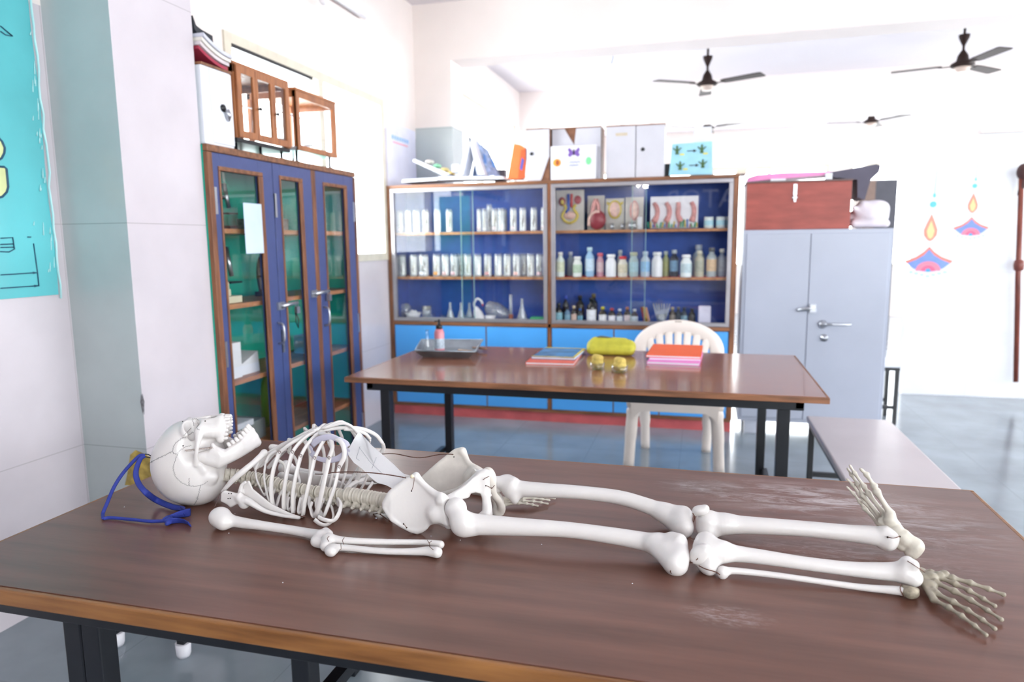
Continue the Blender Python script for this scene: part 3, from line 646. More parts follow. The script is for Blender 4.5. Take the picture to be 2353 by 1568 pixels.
flask((-1.354,5.340,0.846)[0], 5.34, ZB, .19, .05, label='tall pale conical flask between the glass tube and the green box')
p = (-2.287,5.350,0.830); b = MB().lathe((p[0], p[1], ZB), [(0, 0), (.025, 0), (.03, .008), (.055, .03), (.068, .062), (.062, .062), (.05, .035), (0, .02)], 24)
t = thing('mortar_bowl', 'white porcelain bowl of cotton wool at the left on the bottom shelf', 'bowl', (p[0], p[1], ZB)); part('bowl', b, M_plast, t)
for dx, dy, dz in ((-.02, 0, .055), (.015, .01, .06), (0, -.015, .065)): part('cotton_wool', MB().lathe((p[0] + dx, p[1] + dy, ZB + dz), [(0, -.02), (.018, -.01), (.02, .005), (.01, .02), (0, .022)], 10), M_paper, t)
p = (-2.401,5.460,0.817); cyl_item('glass_jar', 'cloudy round glass jar behind the white bowl on the bottom shelf', 'jar', (p[0], 5.46, ZB), .05, .13, M_glh, prof=[(.04, 0), (.055, .05), (.05, .1), (.035, .13)])
p = (-2.176,5.380,0.828); cyl_item('glass_jar', 'glass jar with rust-brown contents beside the white bowl', 'jar', (p[0], 5.38, ZB), .04, .12, M_glh); cyl_item('rusty_wool', 'rust-brown clump at the rim of the glass jar beside the bowl', 'wool', (p[0], 5.38, ZB + .08), .03, .035, M_spd, prof=[(.01, 0), (.034, .01), (.03, .03), (.0, .04)])
p = (-2.100,5.310,0.783); cyl_item('small_beaker', 'small clear beaker in front of the rust-brown jar', 'beaker', (p[0], 5.31, ZB), .026, .06, M_gl)
p = (-2.020,5.340,0.799); cyl_item('small_beaker', 'small clear beaker left of the conical flasks', 'beaker', (p[0], 5.34, ZB), .024, .05, M_gl)
p = (-2.415,5.340,0.829); cyl_item('reagent_vial', 'narrow clear vial nearest the left end of the bottom shelf', 'vial', (p[0], 5.34, ZB), .014, .09, M_gl)
# white swan with curved neck and red beak
x, y, z = (-1.705,5.310,0.843); z = ZB
t = thing('swan_figure', 'white swan figure with curved neck and red beak on the bottom shelf', 'figurine', (x, 5.31, z))
part('body', SD().ell((x + .0, 5.31, z + .05), (.036, .03, .05)).ell((x - .018, 5.31, z + .085), (.024, .02, .04), .02).ell((x + .012, 5.31, z + .03), (.035, .03, .03), .02).mesh('body', .003, M_plast, (x, 5.31, z)), None, t)
part('neck', MB().tube(spl([(x - .03, 5.31, z + .1), (x - .036, 5.31, z + .15), (x - .01, 5.31, z + .185), (x + .022, 5.31, z + .17), (x + .034, 5.31, z + .145)], 5), .009, 10), M_plast, t)
part('beak', MB().tube([(x + .033, 5.31, z + .148), (x + .036, 5.31, z + .125)], [.009, .002], 8), mat('red_plastic', '#d0342c', .4), t)
b = SD().ell((x + .1, 5.45, z + .075), (.085, .07, .075)).ell((x + .17, 5.46, z + .05), (.06, .06, .05), .03).ell((x + .06, 5.44, z + .1), (.05, .06, .06), .02)
o = bpy.data.objects.new('plastic_bag', b.mesh('plastic_bag', .006, glass('bag_plastic', (.8, .8, .84), 3, .2, .25), (x + .1, 5.45, z))); COL.objects.link(o); o.location = (x + .1, 5.45, z); o['label'] = 'crumpled greyish plastic bag behind the white swan'; o['category'] = 'bag'
p = (-1.614,5.330,0.790); cyl_item('porcelain_dish', 'small white dish right of the swan on the bottom shelf', 'dish', (p[0], 5.33, ZB), .03, .04, M_plast, prof=[(0, 0), (.025, 0), (.045, .05), (.04, .05), (.02, .01), (0, .01)])
box_item('slide_box', 'flat blue box on the bottom shelf right of the white dish', 'box', (-1.531,5.330,0.774)[0] - .03, (-1.531,5.330,0.774)[0] + .04, 5.3, 5.38, ZB, ZB + .015, mat('box_blue', '#1f4a98', .5))
t = thing('glass_cylinder', 'tall glass tube in a reddish wooden foot on the bottom shelf', 'measuring cylinder', ((-1.452,5.360,0.842)[0], 5.36, ZB)); x = (-1.452,5.360,0.842)[0]
part('tube', MB().lathe((x, 5.36, ZB + .05), [(.014, 0), (.014, .17)], 14), M_glh, t); part('foot', MB().lathe((x, 5.36, ZB), [(.018, 0), (.018, .06)], 14), mat('cork_red', '#8a4a32', .6), t)
box_item('carton', 'flat green carton at the right end of the left bottom shelf', 'carton', (-1.281,5.330,0.796)[0], (-1.173,5.330,0.798)[0], 5.3, 5.38, ZB, ZB + .045, mat('green_card', '#4fae78', .5))
# right glass section, upper shelf: anatomy boards
def board(px0, px1, pz, y0, y1, m, lean=.03): pass
M_board = mat('board_grey', '#b9b4b0', .5, var=.08)
ZS = 1.487
x0, x1 = (-1.084,5.360,1.586)[0], (-0.868,5.360,1.582)[0]
t = thing('anatomy_board', 'anatomy board showing two kidneys, vessels and bladder, leftmost on the upper shelf', 'model', ((x0 + x1) / 2, 5.36, ZS))
part('board', MB().box(x0, x1, 5.36, 5.37, ZS, 1.79), M_board, t)
xm = (x0 + x1) / 2
def blob(parent, name, c, r, m, y=5.355): 
    part(name, SD().ell((c[0], y, c[1]), (r[0], .012, r[1]), .002).mesh(name, .003, m, wloc(parent)), None, parent)
M_kid = mat('kidney_red', '#8f3440', .4); M_yel = mat('model_yellow', '#c9b34a', .4); M_mb = mat('model_blue', '#2c4fa8', .4); M_mr = mat('model_red', '#c83a3a', .4); M_pink = mat('model_pink', '#c98a86', .4, var=.2, vs=30); M_pk2 = mat('model_pale_pink', '#d9b3a8', .4, var=.2, vs=30)
blob(t, 'kidney', (xm - .06, 1.705), (.028, .033), M_kid); blob(t, 'kidney', (xm + .06, 1.715), (.028, .033), M_kid); blob(t, 'bladder', (xm, 1.60), (.045, .03), M_pk2); blob(t, 'kidney_centre', (xm - .058, 1.70), (.015, .02), M_yel, 5.348)
part('vein', MB().tube([(xm - .012, 5.352, 1.76), (xm - .01, 5.352, 1.65), (xm - .03, 5.352, 1.62)], .011), M_mb, t); part('artery', MB().tube([(xm + .014, 5.352, 1.76), (xm + .012, 5.352, 1.66)], .008), M_mr, t)
for s in (-1, 1): part('ureter', MB().tube(spl([(xm + s * .045, 5.352, 1.68), (xm + s * .03, 5.352, 1.65), (xm + s * .06, 5.352, 1.60), (xm + s * .04, 5.352, 1.56), (xm, 5.352, 1.54)], 4), .01), M_yel, t)
x0, x1 = (-0.845,5.360,1.582)[0], (-0.716,5.360,1.579)[0]; xm = (x0 + x1) / 2 + .005
t = thing('organ_model', 'model of a windpipe above a dark red rounded organ on the upper shelf', 'model', (xm, 5.36, ZS)); part('board', MB().box(x0, x1, 5.39, 5.4, ZS, 1.745), M_board, t)
part('organ', SD().ell((xm + .01, 5.35, ZS + .075), (.065, .04, .074)).mesh('organ', .004, M_kid, wloc(t)), None, t); part('organ_rim', MB().tube(spl([(xm - .05, 5.33, ZS + .03), (xm - .045, 5.33, ZS + .09), (xm - .01, 5.33, ZS + .13), (xm + .03, 5.33, ZS + .135)], 4), .012), M_pk2, t)
part('windpipe', MB().tube(spl([(xm - .03, 5.36, ZS + .11), (xm - .02, 5.36, ZS + .18), (xm, 5.36, ZS + .23)], 4), .017), M_pink, t); part('windpipe', MB().tube(spl([(xm + .025, 5.36, ZS + .11), (xm + .015, 5.36, ZS + .18), (xm, 5.36, ZS + .23)], 4), .014), M_pink, t)
for a, c, nm, lb in ((1, 2, 'cell', 0),):
    x0, x1 = (-0.707,5.370,1.579)[0], (-0.567,5.370,1.577)[0]; xm = (x0 + x1) / 2
    t = thing('anatomy_board', 'board with a yellowish cross-section model with horns, in the middle of the upper shelf', 'model', (xm, 5.37, ZS)); part('board', MB().box(x0, x1, 5.38, 5.39, ZS, 1.72), M_board, t)
    blob(t, 'section_rim', (xm, ZS + .15), (.052, .07), M_yel, 5.378); blob(t, 'section_core', (xm, ZS + .15), (.04, .058), M_pk2, 5.372)
    for s in (-1, 1): part('horn', MB().tube([(xm + s * .045, 5.375, ZS + .19), (xm + s * .062, 5.375, ZS + .205)], [.012, .004]), M_yel, t)
    x0, x1 = (-0.560,5.370,1.577)[0], (-0.425,5.370,1.574)[0]; xm = (x0 + x1) / 2
    t = thing('anatomy_board', 'board with a slanting oval pinkish model beside the horned section', 'model', (xm, 5.37, ZS)); part('board', MB().box(x0, x1, 5.38, 5.39, ZS, 1.725), M_board, t)
    blob(t, 'oval_model', (xm, ZS + .14), (.035, .075), M_pink, 5.375); blob(t, 'oval_core', (xm + .004, ZS + .14), (.022, .06), M_pk2, 5.366)
x0, x1 = (-0.391,5.340,1.572)[0], (-0.030,5.340,1.565)[0]
t = thing('anatomy_board', 'wide white board with four curved pink stomach-like models on the upper shelf', 'model', ((x0 + x1) / 2, 5.34, ZS)); part('board', MB().box(x0 + .02, x1, 5.345, 5.355, ZS + .005, 1.722), M_plast, t)
for k, f in enumerate((.16, .4, .64, .9)):
    x = x0 + (x1 - x0) * f; s = (1, 1, -1, .6)[k]
    part('curved_organ', MB().tube(spl([(x - .012, 5.34, ZS + .19), (x + .01 * s, 5.34, ZS + .15), (x + .012 * s, 5.34, ZS + .1), (x - .01 * s, 5.34, ZS + .05)], 4), [.014, .015, .016, .017, .017, .017, .017, .017, .016, .018, .02, .021, .022], 10), M_pink, t)
rb = random.Random(3)
for k in range(22):
    x = x0 + (x1 - x0) * (k + .5) / 22; c = ('#3fa08a', '#c9b34a', '#4a74c0', '#b06078', '#58a868')[k % 5]
    part('painted_villus', MB().tube([(x, 5.338, ZS + .008), (x + rb.uniform(-.012, .012), 5.338, ZS + rb.uniform(.03, .07))], .005, 6), mat('vil' + c, c, .5), t)
for k, p in enumerate(((-0.647,5.310,1.544), (-0.573,5.310,1.543), (-0.515,5.310,1.542), (-0.483,5.310,1.541))):
    cyl_item('brass_cup', 'small shiny cup, %s of the row before the middle boards' % ordn[k], 'cup', (p[0], 5.31, ZS), .012, .045 + .01 * (k > 1), M_steel, 'small cups before the boards')
cyl_item('white_bottle', 'slim white bottle between the oval model and the wide board', 'bottle', ((-0.445,5.310,1.541)[0], 5.31, ZS), .018, .09, M_plast)
for k, p in enumerate(((0.047,5.330,1.533), (0.129,5.330,1.531), (0.196,5.360,1.531))):
    t = thing('white_mug', ('first', 'second', 'third')[k] + ' of the pale beakers at the right end of the upper shelf', 'cup', (p[0], p[1], ZS), 'pale beakers on the upper shelf')
    part('cup_body', MB().lathe((p[0], p[1], ZS), [(0, .0), (.033, 0), (.033, .08), (.03, .08), (.03, .01), (0, .01)], 18), mat('pale_enamel', '#dfe6e6', .3), t)
    part('cup_band', MB().lathe((p[0], p[1], ZS + .02), [(.0335, 0), (.0335, .035)], 18, cap=False), mat('pale_cyan', '#a8cfdc', .4), t)
# bottles
def bottle(x, y, z, r, h, body, cap, lab, label, group, neck=.35, labz=(.2, .6), capr=None, caph=.12, sq=False, level=None):
    t = thing('reagent_bottle', label, 'bottle', (x, y, z), group)
    s = h * (1 - caph)
    part('body', MB().lathe((x, y, z), [(0, 0), (r * .95, 0), (r, h * .03), (r, h * .62), (r * .92, h * .69), (r * neck, h * .8), (r * neck, s)], 18), body, t)
    cr = capr or r * neck * 1.2
    part('cap', MB().lathe((x, y, z + s * .97), [(cr, 0), (cr, h * caph), (cr * .9, h * caph * 1.15), (0, h * caph * 1.15)], 16), cap, t)
    if lab: part('paper_label', MB().lathe((x, y, z), [(r * 1.02, h * labz[0]), (r * 1.02, h * labz[1])], 18, cap=False), lab, t)
L = lambda c: mat('lab_' + c, c, .6, var=.12, vs=40)
BP = lambda c, r=.35: mat('bot_' + c, c, r, var=.04)
mids = [(1288, 5.32, .033, .19, '#dfe8e0', '#e8e4e0', '#d8dcc0', 'white bottle with yellow-green band, nearest the middle post'),
 (1311, 5.45, .028, .19, '#9aa8b4', '#c8ccd4', None, 'grey translucent bottle behind the first white bottles'),
 (1327, 5.32, .035, .155, '#e6e8e4', '#f0f0f0', '#b8ccb4', 'short white bottle with a pale green label and red print'),
 (1355, 5.34, .034, .225, '#9cc0e0', '#c4e0ea', '#c8dcee', 'tall light blue bottle in the left part of the middle shelf'),
 (1379, 5.36, .028, .18, '#c89aa8', '#d86878', '#d4b8bc', 'pinkish bottle with a pink cap'),
 (1404, 5.33, .040, .17, '#eeeef4', '#f4f4f8', None, 'wide plain white jar with a white cap, near the shelf middle'),
 (1425, 5.46, .026, .20, '#b8bcc0', '#c8ccd0', None, 'grey bottle standing behind the red-capped jar'),
 (1431, 5.33, .036, .155, '#e0d8cc', '#d03040', '#d8ccb4', 'white jar with a red cap'),
 (1456, 5.34, .036, .185, '#a8b8bc', '#b8b89c', '#a8c8d4', 'grey bottle with a blue label and a red spot'),
 (1483, 5.34, .035, .19, '#b8c4d4', '#c8d4e4', '#8cb8e0', 'translucent bottle with a small bright blue label'),
 (1510, 5.33, .040, .185, '#e6e6ea', '#eef0f0', None, 'large plain white bottle just right of the pane edge'),
 (1530, 5.40, .026, .19, '#a8b07c', '#c0c8c0', '#b0b478', 'olive bottle right behind the large white bottle'),
 (1549, 5.36, .032, .20, '#202838', '#a8b0b8', '#6890b0', 'black bottle with a blue label and orange strip'),
 (1577, 5.31, .040, .165, '#e8eef0', '#f4f4f8', '#c0d4dc', 'white jar with pale blue label, in front of the black bottle'),
 (1605, 5.46, .042, .235, '#98a8bc', '#b8c0cc', None, 'tallest grey-blue bottle in the right half of the middle shelf'),
 (1607, 5.34, .034, .195, '#b8b4a0', '#c8c4b4', '#a8a898', 'greyish bottle with a red mark in front of the tallest bottle'),
 (1635, 5.34, .036, .215, '#a8b0b4', '#68686a', '#d8b894', 'clear bottle with an orange label and grey cap'),
 (1659, 5.36, .032, .205, '#8890a0', '#e0dcd0', '#989ca8', 'grey bottle with a cream cap at the right end')]
XM = {1288: (-1.044,5.330,1.255), 1311: (-0.988,5.450,1.251), 1327: (-0.912,5.330,1.254), 1355: (-0.820,5.340,1.254), 1379: (-0.743,5.360,1.253), 1404: (-0.657,5.330,1.253), 1425: (-0.602,5.460,1.250), 1431: (-0.569,5.330,1.253), 1456: (-0.489,5.340,1.253), 1483: (-0.402,5.340,1.252), 1510: (-0.315,5.330,1.252), 1530: (-0.255,5.400,1.250), 1549: (-0.193,5.360,1.251), 1577: (-0.105,5.310,1.252), 1605: (-0.019,5.460,1.248), 1607: (-0.012,5.340,1.251), 1635: (0.074,5.340,1.251), 1659: (0.147,5.360,1.250)}
for px, y, r, h, cb_, cc, cl, lb in mids:
    bottle(XM[px][0], y + .0, 1.1346, r, h, BP(cb_), BP(cc), L(cl) if cl else None, lb + ' on the middle shelf', 'bottles on the middle shelf', neck=.66 if h < .19 else .5)
lows = [((-1.056,5.320,0.852), .03, .16, '#101216', '#18181c', '#88b8c8', 'black bottle with blue label and pink mark, first from the post'),
 ((-1.024,5.440,0.841), .026, .21, '#14161c', '#3050c0', None, 'black bottle with a blue cap behind the first dark bottles'),
 ((-0.988,5.320,0.853), .024, .13, '#5880a0', '#30343c', '#80a8c0', 'small bluish bottle with a dark cap'),
 ((-0.937,5.320,0.854), .022, .14, '#1a1a1e', '#d8c8a8', '#d8b8ac', 'small black bottle with a cream cap'),
 ((-0.889,5.320,0.855), .022, .12, '#182430', '#2058a8', '#6898b0', 'small dark bottle with a blue cap and blue label'),
 ((-0.913,5.460,0.841), .034, .21, '#0e1014', '#2a2c30', None, 'tall black bottle behind the small blue-capped one'),
 ((-0.803,5.330,0.855), .036, .205, '#0f1014', '#1a1a1e', '#e8e8f0', 'large black bottle with a big white label'),
 ((-0.807,5.470,0.841), .032, .225, '#101114', '#6a6038', None, 'tallest black bottle with an olive cap behind the big label'),
 ((-0.716,5.330,0.857), .030, .135, '#1c2018', '#c8c030', '#e8e8ec', 'dark bottle with a yellow cap'),
 ((-0.646,5.330,0.858), .028, .125, '#28282c', '#c83838', '#e6e4ec', 'dark bottle with a bright red cap and white label'),
 ((-0.587,5.330,0.859), .024, .12, '#303848', '#e0e4ec', '#d8e0ec', 'small dark white-capped bottle beside the red-capped one'),
 ((-0.531,5.330,0.860), .025, .135, '#2a2224', '#b06840', '#d8c8cc', 'small brown-black bottle with an orange-brown cap'),
 ((-0.476,5.330,0.860), .026, .12, '#303444', '#dcdfe8', '#d0d8e4', 'dark bottle with a white cap nearest the coloured tubes'),
 ((-0.200,5.420,0.856), .024, .13, '#584e44', '#c8b890', '#988c80', 'brownish bottle with a cream cap behind the chair top'),
 ((-0.156,5.440,0.855), .022, .13, '#3a4450', '#7a7068', '#6c7480', 'small dim bottle right of the cream-capped brownish one'),
 ((-0.112,5.360,0.863), .024, .135, '#202c3a', '#28303c', '#7898a8', 'dark bottle with a blue-grey label right of the chair top'),
 ((-0.056,5.420,0.858), .026, .12, '#3a342c', '#48423a', '#5c544c', 'dark brown bottle left of the white packet')]
for p, r, h, cb_, cc, cl, lb in lows:
    bottle(p[0], p[1], ZB, r, h, BP(cb_, .2), BP(cc), L(cl) if cl else None, lb + ' on the bottom shelf', 'bottles on the bottom shelf', neck=.42, labz=(.12, .55))
for k, (p, c) in enumerate((((-0.419,5.350,0.859), '#8a2438'), ((-0.404,5.370,0.858), '#d8b040'), ((-0.383,5.340,0.861), '#c89878'))):
    b = MB().tube([(p[0] + .02, p[1], ZB + .004), (p[0] - .01, p[1] + .02, ZB + .13)], .008, 8)
    solo('crayon_tube', b, mat('tube' + c, c, .5), ('dark red', 'yellow', 'tan')[k] + ' thin tube leaning in the bundle on the bottom shelf', 'tube', (p[0], p[1], ZB), 'thin tubes on the bottom shelf')
p = (-0.279,5.380,0.859)
t = thing('test_tube_bundle', 'fan of clear tubes in a frosted holder behind the chair top', 'test tubes', (p[0], 5.38, ZB))
part('holder', MB().lathe((p[0], 5.38, ZB), [(.025, 0), (.03, .08)], 16), M_glh, t)
for k in range(7): a = (k - 3) * .17; part('tube', MB().tube([(p[0] + a * .05, 5.38, ZB + .02), (p[0] + a * .12, 5.38 + .01 * (k % 2), ZB + .16)], .006, 8), M_glh, t)
p = (0.035,5.330,0.869)
box_item('paper_packet', 'upright white packet at the right end of the bottom shelf', 'packet', p[0] - .045, p[0] + .045, 5.32, 5.37, ZB, ZB + .15, mat('lilac_white', '#dcd8ec', .5), bev=.01)
# ------------------------------------------------------------------ things on the back cabinet
ZT2 = 1.8585
def xz(p): return (p[0], p[2])
def slab(name, pts, y0, y1, m, label, cat, group=None, bev=.003):
    x = sum(p[0] for p in pts) / len(pts); z = min(p[1] for p in pts)
    return solo(name, MB().prism(pts, y0, y1, 'xz'), m, label, cat, (x, (y0 + y1) / 2, z), group, bev)
M_wb = mat('white_painted_board', '#cdccd4', .5, var=.03, vs=8); M_ply = wood('bare_ply', '#6e4632', '#8f6248', .6, (4, 4, 4), 4)
def wbox(label, x0, x1, z1, y0=5.3, y1=5.5, fz=None, broken=None, lock=None, tag=False, name='board_box'):
    t = thing(name, label, 'box', ((x0 + x1) / 2, (y0 + y1) / 2, ZT2))
    b = MB(); b.box(x0, x1, y0 + .008, y1, ZT2, z1 - .006); part('body', b, M_ply if broken else M_wb, t, .002)
    f = broken or [(x0, ZT2), (x1, ZT2), (x1, z1 - .006), (x0, z1 - .006)]
    part('door_panel', MB().prism(f, y0, y0 + .008, 'xz'), M_wb, t, .001)
    part('wooden_top', MB().box(x0 - .003, x1 + .003, y0 - .003, y1 + .003, z1 - .008, z1), M_teakh, t)
    part('carrying_handle', MB().tube(spl([((x0 + x1) / 2 - .04, (y0 + y1) / 2, z1), ((x0 + x1) / 2 - .02, (y0 + y1) / 2, z1 + .012), ((x0 + x1) / 2 + .02, (y0 + y1) / 2, z1 + .012), ((x0 + x1) / 2 + .04, (y0 + y1) / 2, z1)], 3), .005, 6), M_ply, t)
    if lock: part('lock', MB().lathe((0, 0, 0), [(.013, 0), (.013, .006), (0, .008)], 14, Matrix.Translation((lock[0], y0, lock[1])) @ Matrix.Rotation(PI / 2, 4, 'X')), M_black, t)
    if tag: part('name_plate', MB().box(x0 + .07, x0 + .155, y0 - .002, y0, z1 - .075, z1 - .055), mat('tan_plate', '#c9bba4', .5), t)
    return t
wbox('white board box with black lock and a broken lower corner, leftmost of the white boxes', -1.298, -1.124, 2.247, lock=(-1.26, 2.062), broken=[(-1.298, ZT2), (-1.19, ZT2), (-1.124, 2.04), (-1.124, 2.24), (-1.298, 2.24)])
wbox('white board box with a torn notched front behind the butterfly carton', -1.113, -.745, 2.25, y0=5.36, y1=5.58, broken=[(-1.113, ZT2), (-.745, ZT2), (-.745, 2.243), (-.93, 2.243), (-.945, 2.12), (-1.02, 2.243), (-1.113, 2.243)])
wbox('white board box with a small tan name plate', -.697, -.484, 2.238, tag=True)
wbox('white board box with a black lock, rightmost of the white boxes', -.478, -.276, 2.236, lock=(-.43, 2.06))
t = thing('decorated_carton', 'white carton with purple butterfly, orange circle and green leaf pictures', 'box', (-.935, 5.29, ZT2))
part('carton', MB().box(-1.105, -.768, 5.262, 5.355, ZT2, 2.105), M_paper, t, .002)
def flat(name, pts, c, parent, y=5.2605): part(name, MB().prism(pts, y - .0012, y, 'xz'), mat('pic_' + c, c, .6), parent)
def circ(cx, cz, rx, rz, n=20): return [(cx + rx * math.cos(2 * PI * i / n), cz + rz * math.sin(2 * PI * i / n)) for i in range(n)]
for s in (-1, 1):
    flat('butterfly_wing', [(-.93, 2.055), (-.93 + s * .035, 2.09), (-.93 + s * .045, 2.075), (-.93 + s * .035, 2.055), (-.93 + s * .045, 2.035), (-.93 + s * .03, 2.022), (-.93, 2.045)], '#7a58a8', t)
flat('butterfly_body', circ(-.93, 2.055, .006, .022), '#33243f', t, 5.259)
flat('orange_circle', circ(-1.057, 1.985, .03, .028), '#f2a23c', t); flat('circle_centre', circ(-1.053, 1.985, .014, .02), '#a8562c', t, 5.259)
flat('green_leaf', circ(-.82, 1.99, .02, .028), '#7fe09a', t)
b = MB()
for (z, w) in ((1.985, .08), (1.962, .07)):
    b.tube([(-.965 + w * k / 9, 5.26, z + .005 * ((k * 7) % 3 - 1)) for k in range(10)], .002, 4)
part('handwriting', b, mat('ink_blue', '#8a96c8', .6), t)
def xzs(*a): return [xz(p) for p in a]
b = MB().prism(xzs((-1.456,5.340,1.884), (-1.345,5.340,1.881), (-1.319,5.340,2.114), (-1.360,5.340,2.138), (-1.404,5.340,2.144)), 5.32, 5.42, 'xz')
t = thing('box_file', 'orange file box leaning at the left of the white boxes', 'file', (-1.4, 5.37, ZT2)); part('body', b, mat('orange_card', '#f07a3c', .5), t, .006)
part('side_flap', MB().prism(xzs((-1.372,5.340,1.888), (-1.314,5.340,1.886), (-1.312,5.340,2.098), (-1.346,5.340,2.099)), 5.315, 5.318, 'xz'), mat('orange_deep', '#d85a2a', .5), t)
flat('purple_print', xzs((-1.357,5.310,1.957), (-1.340,5.310,1.943), (-1.322,5.310,2.020), (-1.339,5.310,2.040)), '#5a5ab0', t, 5.314)
# calendar tent (open stand) and flat boards
M_bw = mat('calendar_white', '#d0d2dc', .5); M_bl = mat('calendar_blue', '#9fb8e0', .5, var=.3, vs=25)
t = thing('desk_calendar', 'tall white and blue calendar stand opened like a tent on the back cabinet', 'calendar', (-1.62, 5.4, ZT2 + .03))
ap = (-1.773,5.400,2.214)
part('front_leaf', MB().prism(xzs((-1.852,5.400,1.929), (-1.819,5.400,1.928), (-1.745,5.400,2.200), (-1.773,5.400,2.218)), 5.32, 5.5, 'xz'), M_bw, t)
part('back_leaf', MB().prism(xzs((-1.700,5.400,1.924), (-1.642,5.400,1.922), (-1.741,5.400,2.206), (-1.766,5.400,2.214)), 5.32, 5.5, 'xz'), M_bw, t)
part('printed_page', MB().prism(xzs((-1.805,5.400,1.928), (-1.725,5.400,1.925), (-1.743,5.400,2.123), (-1.753,5.400,2.174)), 5.5, 5.503, 'xz'), M_bl, t)
part('side_leaf', MB().add([(-1.751,5.420,2.203), (-1.668,5.520,2.134), (-1.570,5.520,1.927), (-1.635,5.400,1.922)], [(0, 1, 2, 3)]), M_bl, t, fix=False)
for a, c in (((1112,365), '#5a88c8'), ((1128,375), '#3a5898'), ((1135,398), '#7888a8')): pass
part('page_marks', MB().prism(xzs((-1.672,5.390,2.096), (-1.647,5.390,2.075), (-1.641,5.390,2.008), (-1.666,5.390,2.022)), 5.385, 5.387, 'xz').prism(xzs((-1.623,5.390,2.061), (-1.595,5.390,2.040), (-1.574,5.390,1.982), (-1.603,5.390,1.987)), 5.41, 5.412, 'xz'), mat('page_blue', '#5f8ccc', .5), t)
slab('white_board', xzs((-2.332,5.350,1.883), (-2.025,5.350,1.890), (-2.025,5.350,1.914), (-2.324,5.350,1.907)), 5.3, 5.52, M_bw, 'white board lying at the left end of the back cabinet top', 'board')
slab('white_board', xzs((-2.018,5.350,1.894), (-1.473,5.350,1.883), (-1.493,5.350,1.906), (-2.017,5.350,1.921)), 5.3, 5.52, M_bw, 'white board lying under the tent shaped calendar', 'board')
t = thing('relief_model', 'tilted white board with green, yellow and pink relief model at the left end', 'model', (-2.0, 5.4, 1.92))
part('board', MB().prism(xzs((-2.246,5.400,2.049), (-2.238,5.400,2.070), (-1.932,5.400,1.939), (-1.984,5.400,1.927)), 5.34, 5.5, 'xz'), M_bw, t)
for p, r, c in (((-2.133,5.400,2.048), .035, '#d8d0c8'), ((-2.067,5.400,2.015), .03, '#8cd0a8'), ((-2.005,5.400,1.982), .035, '#d8c888'), ((-1.950,5.400,1.953), .03, '#e0c070')):
    part('relief_lump', SD().ell((p[0], 5.42, p[2]), (r, .05, r * .55)).mesh('relief_lump', .006, mat('rel' + c, c, .6), wloc(t)), None, t)
p = (-1.894,5.400,1.985); box_item('paper_box', 'small white tilted box between the relief model and the calendar', 'box', p[0] - .03, p[0] + .03, 5.36, 5.44, p[2] - .03, p[2] + .03, M_bw)
p = (-1.582,5.500,1.959); box_item('dark_box', 'small grey box behind the calendar on the back cabinet', 'box', p[0] - .045, p[0] + .045, 5.54, 5.6, ZT2, p[2] + .02, mat('grey_box', '#6a6c78', .6))
# light blue chart card and white card
t = thing('chart_board', 'light blue standing chart board with four small plant pictures and arrows', 'chart', (-.08, 5.3, ZT2))
part('board', MB().prism(xzs((-0.241,5.300,1.869), (0.062,5.300,1.865), (0.055,5.300,2.094), (-0.221,5.300,2.088)), 5.3, 5.33, 'xz'), mat('light_blue_card', '#9fd4e8', .5), t, .002)
M_pl = mat('plant_green', '#4a6a3a', .6)
for p in ((-0.187,5.300,2.044), (-0.015,5.300,2.046), (-0.163,5.300,1.934), (-0.006,5.300,1.943)):
    b = MB().tube([(p[0], 5.298, p[2] - .03), (p[0], 5.298, p[2] + .03)], [.012, .005], 6)
    for s in (-1, 1): b.tube([(p[0], 5.298, p[2] - .01), (p[0] + s * .03, 5.298, p[2] + .015)], [.006, .003], 5)
    part('plant_picture', b, M_pl, t)
for p in ((-0.083,5.300,2.034), (-0.066,5.300,1.933)):
    part('arrow', MB().prism([(p[0] - .035, p[2] - .003), (p[0] + .01, p[2] - .003), (p[0] + .01, p[2] - .011), (p[0] + .032, p[2]), (p[0] + .01, p[2] + .011), (p[0] + .01, p[2] + .003), (p[0] - .035, p[2] + .003)], 5.297, 5.299, 'xz'), M_black, t)
for p in ((-0.152,5.300,2.012), (0.010,5.300,2.012), (-0.126,5.300,1.908)): part('caption_mark', MB().box(p[0] - .016, p[0] + .016, 5.297, 5.299, p[2] - .006, p[2] + .006), mat('cap_yellow', '#e0d870', .5), t)
p = (-0.011,5.360,2.150); box_item('white_card', 'white card with two pale stickers standing behind the light blue chart', 'card', p[0] - .065, p[0] + .06, 5.35, 5.365, ZT2, p[2] + .055, M_paper)
p = (-0.260,5.420,1.921); box_item('speaker_box', 'small black box between the white box and the light blue chart', 'box', p[0] - .02, p[0] + .025, 5.38, 5.46, ZT2, ZT2 + .1, M_black)
